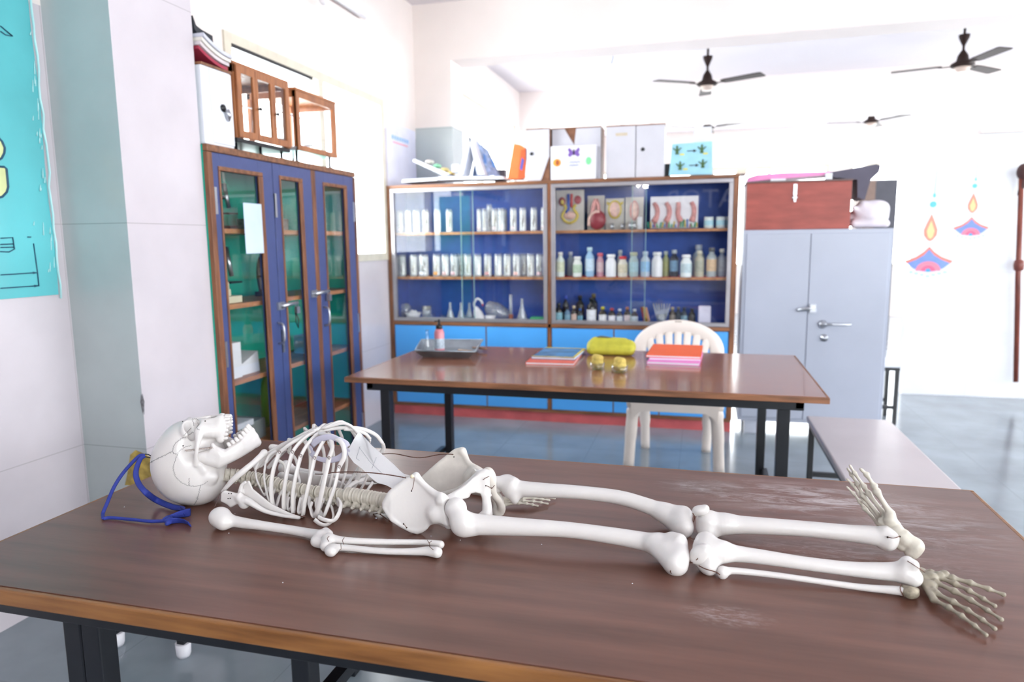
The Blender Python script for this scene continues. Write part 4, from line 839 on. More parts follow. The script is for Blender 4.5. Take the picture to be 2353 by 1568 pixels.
# ------------------------------------------------------------------ grey steel cupboard
M_gs = mat('grey_steel_paint', '#a9aebd', .35, var=.04, vs=2)
GX0, GX1, GY = .285, 1.238, 5.22
t = thing('steel_cupboard', 'grey two-door steel cupboard right of the long blue cabinet', 'cupboard', ((GX0 + GX1) / 2, 5.45, 0))
part('body', MB().box(GX0, GX1, GY + .012, 5.68, .1, 1.468), M_gs, t, .004)
part('door', MB().box(GX0 + .022, .722, GY, GY + .02, .13, 1.44), M_gs, t, .004); part('door', MB().box(.726, GX1 - .022, GY, GY + .02, .13, 1.44), M_gs, t, .004)
for x in (GX0 + .05, GX1 - .14):
    for y in (5.25, 5.58): part('foot', MB().box(x, x + .1, y, y + .1, 0, .1), mat('foot_grey', '#c8ccd8', .3, .3), t, .004)
b = MB(); b.tube([(.655, GY - .012, .912), (.735, GY - .02, .925), (.765, GY - .02, .94)], [.012, .014, .01], 8); b.box(.735, .775, GY - .03, GY, .90, .955)
part('hasp_lock', b, M_steel, t)
RX = Matrix.Rotation(PI / 2, 4, 'X')
part('handle_rose', MB().lathe((0, 0, 0), [(.028, 0), (.03, .01), (.015, .03), (0, .03)], 16, Matrix.Translation((.825, GY, .815)) @ RX), M_steel, t)
part('door_handle', MB().tube([(.83, GY - .03, .815), (.86, GY - .045, .82), (1.0, GY - .045, .82)], [.012, .009, .008], 8), M_steel, t)
part('key_rose', MB().lathe((0, 0, 0), [(.026, 0), (.026, .01), (.008, .012), (.006, .035), (0, .035)], 16, Matrix.Translation((.84, GY, .72)) @ RX), M_steel, t)
box_item('wooden_chest', 'rust-red wooden chest with a metal hasp on the grey steel cupboard', 'chest', .295, .968, 5.24, 5.6, 1.4685, 1.79, mat('red_oxide_wood', '#9c4a40', .5, var=.16, vs=5, stretch=(1, 1, 4)), bev=.004)
ch = bpy.data.objects[[o.name for o in bpy.data.objects if o.name.startswith('wooden_chest')][0]]
b = MB(); b.box(.6, .622, 5.232, 5.2395, 1.70, 1.775); b.lathe((0, 0, 0), [(.016, 0), (.016, .006), (0, .008)], 12, Matrix.Translation((.611, 5.2395, 1.685)) @ RX); b.box(.604, .618, 5.228, 5.234, 1.655, 1.70)
part('metal_hasp', b, M_steel, ch)
part('lid', MB().box(.29, .973, 5.235, 5.605, 1.7905, 1.80), mat('lid_grey', '#6a5654', .5), ch)
# folder, dark sheet, spools on the chest
o = solo('pink_folder', MB().prism([(.30, 1.803), (.42, 1.812), (.87, 1.835), (.87, 1.855), (.55, 1.858), (.36, 1.85), (.3, 1.832)], 5.28, 5.55, 'xz'), mat('pink_plastic', '#e88ac0', .4), 'bright pink folder lying on the rust-red chest', 'folder', (.58, 5.42, 1.803), bev=.004)
b = MB().grid(14, 10, lambda u, v: (.84 + u * .3, 5.27 + v * .28, 1.805 + .075 * u + .0 - (max(0, u - .2) * 0)))
t = solo('grey_cloth_sheet', MB().prism(xzs((0.830,5.300,1.850), (1.117,5.300,1.894), (1.142,5.300,1.882), (1.136,5.300,1.842), (1.085,5.300,1.789), (1.057,5.300,1.660), (1.011,5.300,1.676), (1.004,5.300,1.795), (0.859,5.300,1.814)), 5.27, 5.5, 'xz'), mat('slate_cloth', '#5c5866', .75), 'slate grey folded sheet sticking out over the end of the rust-red chest', 'sheet', (1.0, 5.38, 1.6), bev=.006)
box_item('paper_roll', 'cream paper roll at the left end of the chest top', 'paper', .225, .292, 5.26, 5.5, 1.86, 1.887, mat('cream_roll', '#e8dcc8', .6)); 
box_item('white_tape_box', 'small white box under the pink folder on the chest', 'box', .45, .55, 5.25, 5.275, 1.8015, 1.817, M_paper)
box_item('white_spool', 'small white spool at the right end of the pink folder', 'spool', .80, .845, 5.25, 5.277, 1.8015, 1.845, M_paper)
sd = SD(); rr = random.Random(5)
sd.ell((1.11, 5.42, 1.545), (.125, .13, .08), .02).rc((1.005, 5.33, 1.492), (1.20, 5.33, 1.492), .026, .026, .02).rc((1.06, 5.36, 1.60), (1.18, 5.36, 1.59), .05, .045, .03)
for k in range(9): sd.rc((1.0 + rr.random() * .06, 5.34 + rr.random() * .1, 1.49 + rr.random() * .05), (1.13 + rr.random() * .07, 5.32 + rr.random() * .12, 1.52 + rr.random() * .1), .03, .028, .012)
sd.rc((.995, 5.32, 1.6), (1.05, 5.36, 1.56), .015, .035, .02).ell((1.15, 5.38, 1.61), (.06, .06, .04), .03)
me = sd.mesh('cloth_bundle', .007, mat('white_cloth', '#e4dce4', .8, var=.06), (1.11, 5.42, 1.4685))
o = bpy.data.objects.new('cloth_bundle', me); COL.objects.link(o); o.location = (1.118, 5.42, 1.478); o['label'] = 'bundle of crumpled white cloth beside the rust-red chest'; o['category'] = 'cloth'
xa, xb, xc = (1.938,10.000,2.001)[0], (2.126,10.000,1.996)[0], (2.377,10.000,1.989)[0]; zh = (2.209,10.000,2.140)[2]
t = thing('far_shade_block', 'dark grey-brown block far behind the cloth bundle, added for the shaded far wall', 'cupboard', (xb, 10.2, 0))  # added block: the far wall's shade is put into its dark colours
part('brown_shade_block', MB().box(xa, xb, 10.0, 10.4, 0, zh), mat('far_brown_shade', '#8a7468', .6), t); part('grey_shade_block', MB().box(xb + .001, xc, 10.0, 10.4, 0, zh), mat('far_grey_shade', '#55555c', .6), t)
# ------------------------------------------------------------------ stools and bench
def stool(x0, x1, y0, y1, h, mtop, label, foot=None, name='stool', rail=.12, cat='stool'):
    t = thing(name, label, cat, ((x0 + x1) / 2, (y0 + y1) / 2, 0))
    part('seat', MB().box(x0, x1, y0, y1, h - .03, h), mtop, t, .008)
    b = MB(); b.box(x0 + .01, x1 - .01, y0 + .01, y1 - .01, h - .055, h - .031); part('seat_frame', b, M_black, t, .002)
    for x in (x0 + .012, x1 - .04):
        for y in (y0 + .012, y1 - .04):
            l = part('leg', MB().box(x, x + .028, y, y + .028, .03 if foot else 0, h - .055), M_black, t, .002)
            if foot: part('foot_cap', MB().lathe((x + .014, y + .014, 0), [(.02, 0), (.024, .012), (.026, .05), (.024, .05)], 12), foot, l)
    for y in (y0 + .014, y1 - .038): part('rail', MB().box(x0 + .04, x1 - .04, y, y + .024, rail, rail + .025), M_black, t)
stool(-1.99, -1.66, 1.84, 2.12, .45, mat('stool_top_brown', '#5a3a30', .4), 'stool with white foot caps under the left end of the near table', foot=M_plast)
stool(1.06, 1.47, 5.72, 6.05, .47, mat('stool_top_white', '#e2e4ec', .4), 'stool with a whitish top and black legs behind the grey cupboard')
stool(.575, .985, 2.35, 4.0, .45, mat('bench_grey', '#c0b6b7', .3, var=.05, vs=3), 'long low bench with a pinkish grey top and black legs right of the near table', name='bench', cat='bench')
# ------------------------------------------------------------------ white plastic chair
M_ch = mat('chair_plastic', '#ece0d8', .35, var=.02)
t = thing('plastic_chair', 'cream white moulded plastic armchair with slatted round back behind the middle table', 'chair', (-.135, 4.5, 0))
cx0 = -.135
part('seat', SD().rc((-.27, 4.42, .405), (0, 4.42, .405), .03, .03, .02).plate([(-.36, 4.3), (.09, 4.3), (.07, 4.68), (-.34, 4.68)], (0, 1), lambda a, b: .405 - .0 * a, .012, .01).mesh('seat', .007, M_ch, wloc(t)), None, t)
b = MB()
for s in (-1, 1):
    b.tube(spl([(cx0 + s * .272, 4.29, .0), (cx0 + s * .262, 4.30, .2), (cx0 + s * .25, 4.315, .34), (cx0 + s * .225, 4.32, .40)], 5), [.034] * 5 + [.037] * 5 + [.044] * 6, 8, .55, up=(1, 0, 0))
    l = part('leg', b, M_ch, t); b = MB()
    b.tube(spl([(cx0 + s * .2, 4.71, .0), (cx0 + s * .205, 4.7, .2), (cx0 + s * .215, 4.67, .4)], 5), [.03] * 5 + [.036] * 6, 8, .55, up=(1, 0, 0)); part('leg', b, M_ch, t); b = MB()
    b.tube(spl([(cx0 + s * .262, 4.31, .38), (cx0 + s * .275, 4.32, .55), (cx0 + s * .28, 4.37, .64), (cx0 + s * .285, 4.5, .655), (cx0 + s * .287, 4.66, .66), (cx0 + s * .275, 4.72, .64)], 5), .028, 8, .5); part('armrest', b, M_ch, t); b = MB()
part('apron', MB().prism([(cx0 - .255, .30), (cx0 - .225, .335), (cx0 - .19, .36), (cx0 + .19, .36), (cx0 + .225, .335), (cx0 + .255, .30), (cx0 + .262, .41), (cx0 - .262, .41)], 4.285, 4.3, 'xz'), M_ch, t, .004)
A = []; nA = 28
ry = lambda z: 4.70 + (z - .42) * .12
for i in range(nA + 1):
    a = PI * i / nA; x = cx0 - .25 * math.cos(a); z = .675 + .158 * math.sin(a); A.append((x, ry(z), z))
A = [(cx0 - .25, ry(.42), .42), (cx0 - .262, ry(.56), .56)] + A + [(cx0 + .262, ry(.56), .56), (cx0 + .25, ry(.42), .42)]
part('back_frame', MB().tube(A, .014, 12, 3.3, up=(0, 1, 0)), M_ch, t)
# back panel: slats fanning out from the seat, joined to the rim
b = MB()
for k in range(-3, 4):
    xa = cx0 + k * .045; za = .50; an = k * .0 ; xb = cx0 + k * .062; zb = .675 + .14 * math.sqrt(max(0, 1 - (k * .062 / .25) ** 2)) - .012
    part('back_slat', MB().tube([(xa, ry(za) - .004, za), (xb, ry(zb) - .004, zb)], [.02, .026], 8, .3, up=(1, 0, 0)), M_ch, t)
part('back_lower_panel', MB().prism([(cx0 - .235, .42), (cx0 + .235, .42), (cx0 + .2, .52), (cx0 - .2, .52)], 4.69, 4.702, 'xz'), M_ch, t)
part('moulded_mark', MB().box(cx0 - .022, cx0 + .022, ry(.86) - .013, ry(.86) - .01, .855, .872), mat('mark_grey', '#a8a094', .5), t)
# ------------------------------------------------------------------ things on the middle table
TZ = .7505
tr = thing('metal_tray', 'shallow sloping-sided zinc tray at the left end of the middle table', 'tray', (-1.43, 3.9, TZ))
o4 = [(-1.70, 4.1), (-1.31, 4.16), (-1.21, 3.69), (-1.56, 3.66)]; cxm = -1.44; cym = 3.9
i4 = [(cxm + (x - cxm) * .78, cym + (y - cym) * .78) for x, y in o4]
b = MB(); vs = [(x, y, TZ + .002) for x, y in i4] + [(x, y, TZ + .045) for x, y in o4] + [(x * 1.0, y, TZ) for x, y in i4] + [(cxm + (x - cxm) * 1.02, cym + (y - cym) * 1.02, TZ + .043) for x, y in o4]
fs = [(0, 1, 2, 3), (8, 11, 10, 9)] + [(i, 4 + i, 4 + (i + 1) % 4, (i + 1) % 4) for i in range(4)] + [(8 + i, 8 + (i + 1) % 4, 12 + (i + 1) % 4, 12 + i) for i in range(4)] + [(4 + i, 12 + i, 12 + (i + 1) % 4, 4 + (i + 1) % 4) for i in range(4)]
part('pan', b.add(vs, fs), mat('zinc', '#9aa3ac', .3, .7, var=.2, vs=8), tr)
part('rolled_rim', MB().tube([(x, y, TZ + .045) for x, y in o4], .004, 6, closed=True), mat('zinc', '#9aa3ac'), tr)
zt = TZ + .006
flask(-1.555, 3.84, zt, .135, .035, m=glass('clear_flask', (.97, .98, .98), 2, .03), label='small clear glass flask standing in the zinc tray')
t = thing('pump_bottle', 'pink bottle with a black nozzle standing in the zinc tray', 'bottle', (-1.475, 3.83, zt))
part('body', MB().lathe((-1.475, 3.83, zt), [(0, 0), (.027, 0), (.029, .01), (.029, .125), (.02, .145), (.012, .15)], 20), mat('pink_liquid', '#d98a94', .3), t)
part('paper_label', MB().lathe((-1.475, 3.83, zt), [(.0295, .03), (.0295, .09)], 20, cap=False), mat('pink_label2', '#b8c4d0', .5, var=.25, vs=60), t)
part('nozzle', MB().lathe((-1.475, 3.83, zt), [(.019, .145), (.019, .165), (.008, .172), (.006, .2), (0, .202)], 16), M_black, t)
part('nozzle_spout', MB().tube([(-1.475, 3.83, zt + .192), (-1.50, 3.82, zt + .19)], .004, 6), M_black, t)
cyl_item('bottle_cap', 'small crimson lid lying in the zinc tray beside the pink bottle', 'lid', (-1.435, 3.8, zt), .024, .022, mat('crimson', '#a8284c', .3), prof=[(.024, 0), (.024, .014), (.016, .022), (0, .022)])
for k, (x, y, c) in enumerate(((-1.33, 3.86, 'tan'), (-1.28, 3.98, 'brown'))):
    solo('tool_handle', MB().tube([(x - .05, y + .03, zt + .012), (x + .05, y - .01, zt + .014)], .007, 8), mat('tool_' + c, '#b89878' if k == 0 else '#7a5a48', .5), c + ' wooden tool lying at the right side of the zinc tray', 'tool', (x, y, zt))
def book(name, x0, y0, w, d, rot, z, h, mc, label, group=None, mp=None):
    t = thing(name, label, 'notebook', (x0, y0, z), group); t.rotation_euler = (0, 0, rot)
    def bx(a): 
        me = a.mesh(name, mc); return me
    for nm, bb_, m in (('cover', MB().box(-w / 2, w / 2, -d / 2, d / 2, h * .82, h).box(-w / 2, w / 2, -d / 2, d / 2, 0, h * .15).box(-w / 2, -w / 2 + .002, -d / 2, d / 2, 0, h), mc), ('pages', MB().box(-w / 2 + .002, w / 2 - .003, -d / 2 + .003, d / 2 - .003, h * .15, h * .82), M_paper)):
        me = bb_.mesh(nm, m); fixn(me); o = bpy.data.objects.new(nm, me); COL.objects.link(o); o.parent = t
    return t
M_or = mat('orange_cover', '#f2642e', .4, var=.03); M_pinkp = mat('pink_cover', '#e88ad0', .4)
g = 'notebooks on the middle table'
book('notebook', -.775, 3.79, .26, .37, .05, TZ, .013, mat('red_orange_cover', '#e0604a', .4), 'red-orange notebook under the blue illustrated one', g)
tt = book('notebook', -.765, 3.87, .24, .34, -.02, TZ + .0135, .014, mat('blue_cover', '#4d86b8', .35, var=.4, vs=10), 'blue illustrated notebook with a yellow border on top of the left pile', g)
me = MB().box(-.12, .12, -.17, -.155, .0141, .0148).box(-.12, .12, .155, .17, .0141, .0148).box(.108, .12, -.155, .155, .0141, .0148).mesh('yellow_border', mat('yellow_print', '#e0c838', .4)); o = bpy.data.objects.new('yellow_border', me); COL.objects.link(o); o.parent = tt
book('notebook', -.12, 3.94, .27, .40, -.05, TZ, .014, M_pinkp, 'lowest notebook, pink-edged, in the orange pile', g)
book('notebook', -.125, 3.99, .27, .40, .02, TZ + .0145, .013, M_pinkp, 'middle notebook, pink-edged, in the orange pile', g)
book('notebook', -.125, 4.0, .285, .42, -.03, TZ + .028, .013, M_or, 'topmost bright orange notebook in the pile before the chair', g)
# pencil pouch
t = thing('pencil_pouch', 'lime yellow zipped pencil pouch on the middle table', 'pouch', (-.49, 4.02, TZ))
sd = SD().rc((-.59, 4.02, TZ + .045), (-.39, 4.03, TZ + .045), .042, .042, .02).rc((-.6, 3.99, TZ + .028), (-.38, 3.99, TZ + .028), .026, .026, .02).rc((-.58, 4.03, TZ + .08), (-.42, 4.04, TZ + .076), .018, .016, .03)
part('pouch_body', sd.mesh('pouch_body', .005, mat('lime_fabric', '#bdb83a', .6, var=.12, vs=20), wloc(t)), None, t)
part('zip', MB().tube(spl([(-.6, 4.03, TZ + .08), (-.55, 4.02, TZ + .102), (-.47, 4.03, TZ + .09), (-.39, 4.03, TZ + .085)], 5), .006, 6), mat('zip_grey', '#5a6058', .5), t)
for k, (x, y, s) in enumerate(((-.5, 3.53, 1.0), (-.38, 3.47, 1.1))):
    lb = ('left', 'right')[k] + ' of the two small clear dishes holding a yellow sponge-like lump before the pouch'
    t = thing('glass_dish', lb, 'dish', (x, y, TZ), 'small dishes with yellow lumps')
    part('dish', MB().lathe((x, y, TZ), [(0, 0), (.036 * s, 0), (.038 * s, .035), (.035 * s, .035), (.034 * s, .003), (0, .003)], 20), M_gl, t)
    me = SD().ell((x, y, TZ + .032), (.031 * s, .031 * s, .028), .01).ell((x + .006, y, TZ + .058), (.026, .026, .018), .01).ell((x - .012, y + .005, TZ + .06), (.017, .017, .018), .01).mesh('yellow_lump', .004, mat('sponge_yellow', '#ccb45c', .7, var=.2, vs=60, bump=.5), (x, y, TZ + .004))
    o = bpy.data.objects.new('yellow_lump', me); COL.objects.link(o); o.location = (x, y, TZ + .004); o['label'] = 'yellow lump in the %s small clear dish on the middle table' % ('left', 'right')[k]; o['category'] = 'sponge'; o['group'] = 'yellow lumps in dishes'
# ------------------------------------------------------------------ ceiling fans
M_fan = mat('fan_brown', '#2c1d1a', .6, spec=.2); M_fl = mat('fan_cream', '#c8b4a8', .4)
def fan(x, y, z, rot, label):
    t = thing('ceiling_fan', label, 'fan', (x, y, z), 'brown ceiling fans')
    part('down_rod', MB().lathe((x, y, z), [(.012, .12), (.012, CH - z - .001)], 12), M_fan, t)
    part('canopy', MB().lathe((x, y, z), [(.014, .2), (.045, .27), (.05, .30), (.0, .31)], 20), M_fan, t)
    part('motor', MB().lathe((x, y, z), [(0, .0), (.09, .0), (.11, .015), (.1, .035), (.055, .06), (.045, .11), (.02, .15), (.014, .16)], 24), M_fan, t)
    part('bottom_cap', MB().lathe((x, y, z), [(0, -.045), (.05, -.045), (.07, -.012), (.07, -.001), (0, -.001)], 20), M_fl, t)
    for k in range(3):
        M = Matrix.Translation((x, y, z)) @ Matrix.Rotation(rot + k * 2 * PI / 3, 4, 'Z')
        b = MB().box(.09, .2, -.02, .02, .012, .018, M); 
        Mb = M @ Matrix.Rotation(-.09, 4, 'X'); bl = MB(); vs = []
        for (r, w) in ((.17, .05), (.22, .06), (.58, .07), (.61, .06)):
            for s in (-1, 1):
                for dz in (.0, .009): vs.append(tuple(Mb @ Vector((r, s * w, .018 + dz))))
        fs = []
        for q in range(3):
            o_ = q * 4; fs += [(o_, o_ + 2, o_ + 6, o_ + 4), (o_ + 1, o_ + 5, o_ + 7, o_ + 3), (o_, o_ + 4, o_ + 5, o_ + 1), (o_ + 2, o_ + 3, o_ + 7, o_ + 6)]
        fs += [(0, 1, 3, 2), (12, 14, 15, 13)]
        bl.add(vs, fs); bp = part('blade', bl, M_fan, t); part('blade_arm', b, M_fan, bp)
fan(.013, 8.0, 3.02, 1.6, 'brown three-bladed ceiling fan hanging over the far bay above the white boxes')
fan(2.40, 8.0, 3.04, -1.31, 'brown three-bladed ceiling fan at the upper right of the far bay')
fan(.04, 11.5, 3.09, 1.5, 'small distant ceiling fan just above the white card and light blue chart')
fan(2.33, 11.5, 3.06, 1.2, 'distant ceiling fan in the bright area above the grey cupboard')
solo('ceiling_hook', MB().tube(spl([(-.94, 7.6, CH), (-.93, 7.6, CH - .1), (-.95, 7.6, CH - .2)], 4), .007, 6), mat('hook_blue', '#7a88a8', .5), 'thin bluish hook hanging from the ceiling left of the nearer fan', 'hook', (-.94, 7.6, CH))
# tube light and bulb on the left wall
t = thing('tube_light', 'switched-off white tube light on the wall above the left window', 'lamp', (WX, 4.7, 3.0))
part('batten', MB().box(WX + .002, WX + .03, 4.45, 4.92, 3.035, 3.075), M_plast, t, .003); part('tube', MB().tube([(WX + .045, 4.46, 3.03), (WX + .045, 4.91, 3.03)], .014, 12), M_plast, t)
t = thing('wall_bulb', 'white bulb in a holder on the wall above the left window', 'lamp', (WX, 4.24, 2.95))
part('holder', MB().lathe((0, 0, 0), [(.03, 0), (.025, .05), (.018, .08)], 14, Matrix.Translation((WX, 4.24, 2.99)) @ Matrix.Rotation(PI / 2, 4, 'Y')), M_plast, t)
part('bulb', SD().ell((WX + .09, 4.24, 2.94), (.03, .03, .035), .01).rc((WX + .07, 4.24, 2.985), (WX + .09, 4.24, 2.95), .018, .02, .01).mesh('bulb', .005, M_plast, wloc(t)), None, t)
# wall poster near the column
t = thing('wall_poster', 'pale poster with a faded blue heading on the wall beside the far column', 'poster', (WX + .001, 5.6, 1.86))
part('sheet', MB().box(WX + .001, WX + .003, 5.30, 5.895, 1.84, 2.37), mat('poster_pale', '#dcdcec', .5, var=.05, vs=6), t)
b = MB()
for k in range(7): b.box(WX + .003, WX + .0045, 5.40 + k * .05, 5.435 + k * .05, 2.245, 2.275)
part('faded_heading', b, mat('faded_blue', '#8fb8e0', .6), t)
part('faded_subheading', MB().box(WX + .003, WX + .0045, 5.42, 5.72, 2.215, 2.228), mat('faded_pink', '#e8a8b8', .6), t)
# ------------------------------------------------------------------ painted hanging lamps on the cross wall
def diya(cx, zc, s, label, y=6.949):
    t = thing('lamp_sticker', label, 'wall sticker', (cx, y, zc), 'oil lamp stickers on the white wall')
    def fl(nm, pts, c, k): part(nm, MB().prism([(cx + x * s, zc + z * s) for x, z in pts], y - .001 - .0008 * k, y - .0008 * k, 'xz'), mat('st_' + c, c, .6), t)
    lo = [(-.17, .0), (-.12, -.045), (-.06, -.07), (0, -.078), (.06, -.07), (.12, -.045), (.17, 0)]
    fl('bowl_rim', [(-.19, .02), (-.1, .055), (-.04, .1), (0, .145), (.04, .1), (.1, .055), (.19, .02), (.17, -.005), (-.17, -.005)], '#f08878', 0)
    fl('bowl', lo + [(.1, .03), (.04, .07), (0, .12), (-.04, .07), (-.1, .03)], '#7f9be0', 1)
    fl('bowl_arch', [(.1 * math.cos(a), -.068 + .085 * math.sin(a)) for a in [PI * i / 12 for i in range(13)]], '#f08aa0', 2)
    fl('bowl_arch_inner', [(.055 * math.cos(a), -.07 + .05 * math.sin(a)) for a in [PI * i / 12 for i in range(13)]], '#e86a8c', 3)
    fl('bowl_dot', circ(0, -.062, .02, .016, 12), '#58a8d8', 4)
    fl('flame', [(0, .43), (.03, .36), (.055, .29), (.05, .24), (.02, .2), (0, .19), (-.02, .2), (-.05, .24), (-.055, .29), (-.03, .36)], '#f29a86', 0)
    fl('flame_core', [(0, .37), (.03, .28), (.02, .23), (0, .21), (-.02, .23), (-.03, .28)], '#fad89a', 1)
    fl('bead', circ(.005, .51, .028, .028, 14), '#6cc8e0', 0); fl('bead', circ(.01, .585, .014, .02, 12), '#7ad0e4', 0); fl('string', [(.005, .6), (.015, .6), (.02, .8), (.012, .8)], '#a8e0ee', 0)
    b = MB()
    for k in range(-3, 4): b.prism([(cx + s * (k * .045 + .018 * math.cos(q)), zc + s * (-.115 + .012 * abs(k) + .012 * math.sin(q))) for q in [2 * PI * i / 10 for i in range(10)]], y - .001, y, 'xz')
    part('bead_fringe', b, mat('st_fringe', '#b8ecf4', .6), t)
diya((1.936,6.950,1.180)[0], (1.936,6.950,1.180)[2], 1.0, 'larger, lower wall sticker of a hanging oil lamp with flame')
diya((2.246,6.950,1.471)[0], (2.246,6.950,1.471)[2], .72, 'smaller, higher wall sticker of a hanging oil lamp with flame')
# wooden rod with dark tassel at the right end of the cross wall
t = thing('wooden_pole', 'dark red-brown wooden pole with a carved head at the right edge of the picture', 'pole', (2.72, 6.85, .12))
part('shaft', MB().tube([(2.648,6.850,0.163), (2.595,6.850,1.053), (2.552,6.850,1.919)], [.02, .022, .02], 10), wood('pole_wood', '#5e2c22', '#8a4636', .4, (4, 4, 1)), t)
part('knob', MB().lathe((2.592,6.850,1.163), [(0, -.06), (.035, -.04), (.04, 0), (.035, .04), (0, .06)], 12), mat('pole_knob', '#7a3e34', .4), t)
part('carved_head', SD().ell((2.566,6.850,1.936), (.05, .05, .07), .02).rc((2.573,6.850,1.847), (2.543,6.850,1.749), .03, .01, .02).mesh('carved_head', .008, mat('pole_dark', '#4a2a28', .5), wloc(t)), None, t)
# ------------------------------------------------------------------ teal wall chart by the pillar
M_teal = mat('teal_print', '#62bec4', .18, var=.12, vs=1.6)
px_ = WX + .004
t = thing('teal_wall_chart', 'glossy teal plastic-covered wall chart at the left edge, with yellow shapes and line drawings', 'poster', (px_, 1.6, 1.2))
def PXp(p): return (p[1], p[2])
ga = lambda u, v: (px_ + .006 * math.sin(v * 17) * max(0, u - .85) * 4, 1.25 + u * (.955), 1.215 + v * 1.6)
b = MB().grid(24, 40, ga); part('sheet', b, M_teal, t, fix=False)
def line(nm, pts, m, r=.0022): part(nm, MB().tube([(px_ + .003, a, c) for a, c in pts], r, 5, closed=False), m, t)
M_ink = mat('chart_ink', '#174a66', .5); M_cy = mat('chart_yellow', '#d6dca0', .5)
line('drawn_lines', [PXp((-2.446,1.974,1.303)), PXp((-2.446,2.121,1.305))], M_ink); line('drawn_lines', [PXp((-2.446,1.968,1.255)), PXp((-2.446,2.121,1.255))], M_ink); line('drawn_lines', [PXp((-2.446,2.117,1.415)), PXp((-2.446,2.121,1.303)), PXp((-2.446,2.121,1.253))], M_ink)
line('drawn_lines', [PXp((-2.446,1.989,1.434)), PXp((-2.446,2.036,1.437)), PXp((-2.446,2.038,1.395)), PXp((-2.446,2.016,1.385)), PXp((-2.446,1.983,1.387))], M_ink); line('drawn_lines', [PXp((-2.446,1.985,1.401)), PXp((-2.446,2.035,1.402))], M_ink); line('drawn_lines', [PXp((-2.446,1.986,1.412)), PXp((-2.446,2.037,1.414))], M_ink)
line('drawn_lines', [PXp((-2.446,2.077,2.187)), PXp((-2.446,2.121,2.163)), PXp((-2.446,2.094,2.161)), PXp((-2.446,2.075,2.168))], M_ink)
line('drawn_lines', [PXp((-2.446,2.095,1.439)), PXp((-2.446,2.109,1.439))], M_ink)
for (u, v) in ((85, 627), (88, 657)): pass
for p in ((-2.446,2.121,1.305), (-2.446,2.121,1.255)): part('arrow_head', MB().add([(px_ + .003, p[1], p[2]), (px_ + .003, p[1] - .02, p[2] + .005), (px_ + .003, p[1] - .02, p[2] - .005)], [(0, 1, 2)]), M_ink, t, fix=False)
def shape(pts, nm):
    q = [PXp(p) for p in pts]; part(nm, MB().prism(q, px_ + .001, px_ + .0025, 'yz'), M_cy, t); part(nm + '_outline', MB().tube([(px_ + .003, a, c) for a, c in q], .0042, 6, closed=True), M_ink, t)
shape([(-2.446,1.983,1.796), (-2.446,2.018,1.796), (-2.446,2.034,1.780), (-2.446,2.042,1.758), (-2.446,2.038,1.739), (-2.446,2.026,1.720), (-2.446,2.005,1.708), (-2.446,1.972,1.702)], 'yellow_shape')
shape([(-2.446,1.970,1.687), (-2.446,2.032,1.690), (-2.446,2.040,1.684), (-2.446,2.039,1.619), (-2.446,2.031,1.600), (-2.446,2.013,1.583), (-2.446,1.989,1.576), (-2.446,1.957,1.573)], 'yellow_shape')
M_gloss = mat('plastic_film', '#bfeeee', .12)
# crinkled clear film edge with torn white strip
b = MB(); rf = random.Random(9); ed = []
for k in range(31):
    z = 1.20 + k * .054; ed.append((px_ + .006 + rf.random() * .006, 2.205 + rf.uniform(-.004, .007), z))
part('film_edge', MB().tube(ed, .006, 6, .35), M_gloss, t)
bt = MB()
for k in range(26):
    z = rf.uniform(1.22, 2.2); y = 2.2 - abs(rf.gauss(0, .02)) - .005; bt.tube([(px_ + .004, y, z), (px_ + .005, y + .003, z + rf.uniform(.01, .05))], [.0025, .001], 5)
part('film_wrinkles', bt, M_gloss, t, kind='stuff')
# yellow tape and damage on the pillar
M_tape = mat('brown_tape', '#b59a48', .25, var=.35, vs=30)
tp = [(-2.259,2.256,0.430), (-2.233,2.256,0.506), (-2.219,2.256,0.562), (-2.191,2.256,0.583), (-2.154,2.256,0.572), (-2.123,2.256,0.560), (-2.115,2.256,0.497), (-2.124,2.256,0.451), (-2.166,2.256,0.451), (-2.211,2.256,0.434)]
tb = MB().prism([(p[0], p[2]) for p in tp], 2.2535, 2.2555, 'xz')
solo('packing_tape', tb, M_tape, 'patch of yellow-brown packing tape on the pillar behind the skull', 'tape', (-2.15, 2.255, .8))
for k, p in enumerate(((-1.16, -2.85, 2.44), (-1.02, -2.85, 2.41))):
    t = thing('ceiling_spotlight', ('left', 'right')[k] + ' of two small lit lamps on the wall behind the camera', 'lamp', p, 'small lit lamps behind the camera')
    part('arm', MB().box(p[0] - .01, p[0] + .01, -3.04, -2.89, p[2] - .01, p[2] + .01), M_steel, t)
    em = bpy.data.materials.get('lamp_glow') or bpy.data.materials.new('lamp_glow'); em.use_nodes = True; em.node_tree.nodes['Principled BSDF'].inputs['Emission Color'].default_value = (1, 1, 1, 1); em.node_tree.nodes['Principled BSDF'].inputs['Emission Strength'].default_value = 60
    part('bulb', MB().lathe(p, [(0, -.045), (.03, -.03), (.045, 0), (.03, .03), (0, .045)], 14), em, t)
# reflected things behind the camera: teal cupboard and a dark banner
t = thing('banner', 'dark blue banner with large white letters on the wall behind the camera', 'banner', (1.2, -3.03, 1.2))
part('cloth', MB().box(-1.05, 1.15, -3.045, -3.03, 1.1, 2.45), mat('banner_blue', '#1c2858', .6), t)
cu = bpy.data.curves.new('lettering', 'FONT'); cu.body = 'VATOR'; cu.size = .47; cu.extrude = .003
ot = bpy.data.objects.new('lettering', cu); COL.objects.link(ot); dg = bpy.context.evaluated_depsgraph_get(); me = bpy.data.meshes.new_from_object(ot.evaluated_get(dg)); bpy.data.objects.remove(ot)
me.materials.clear(); me.materials.append(mat('letter_grey', '#e8e8f2', .6))
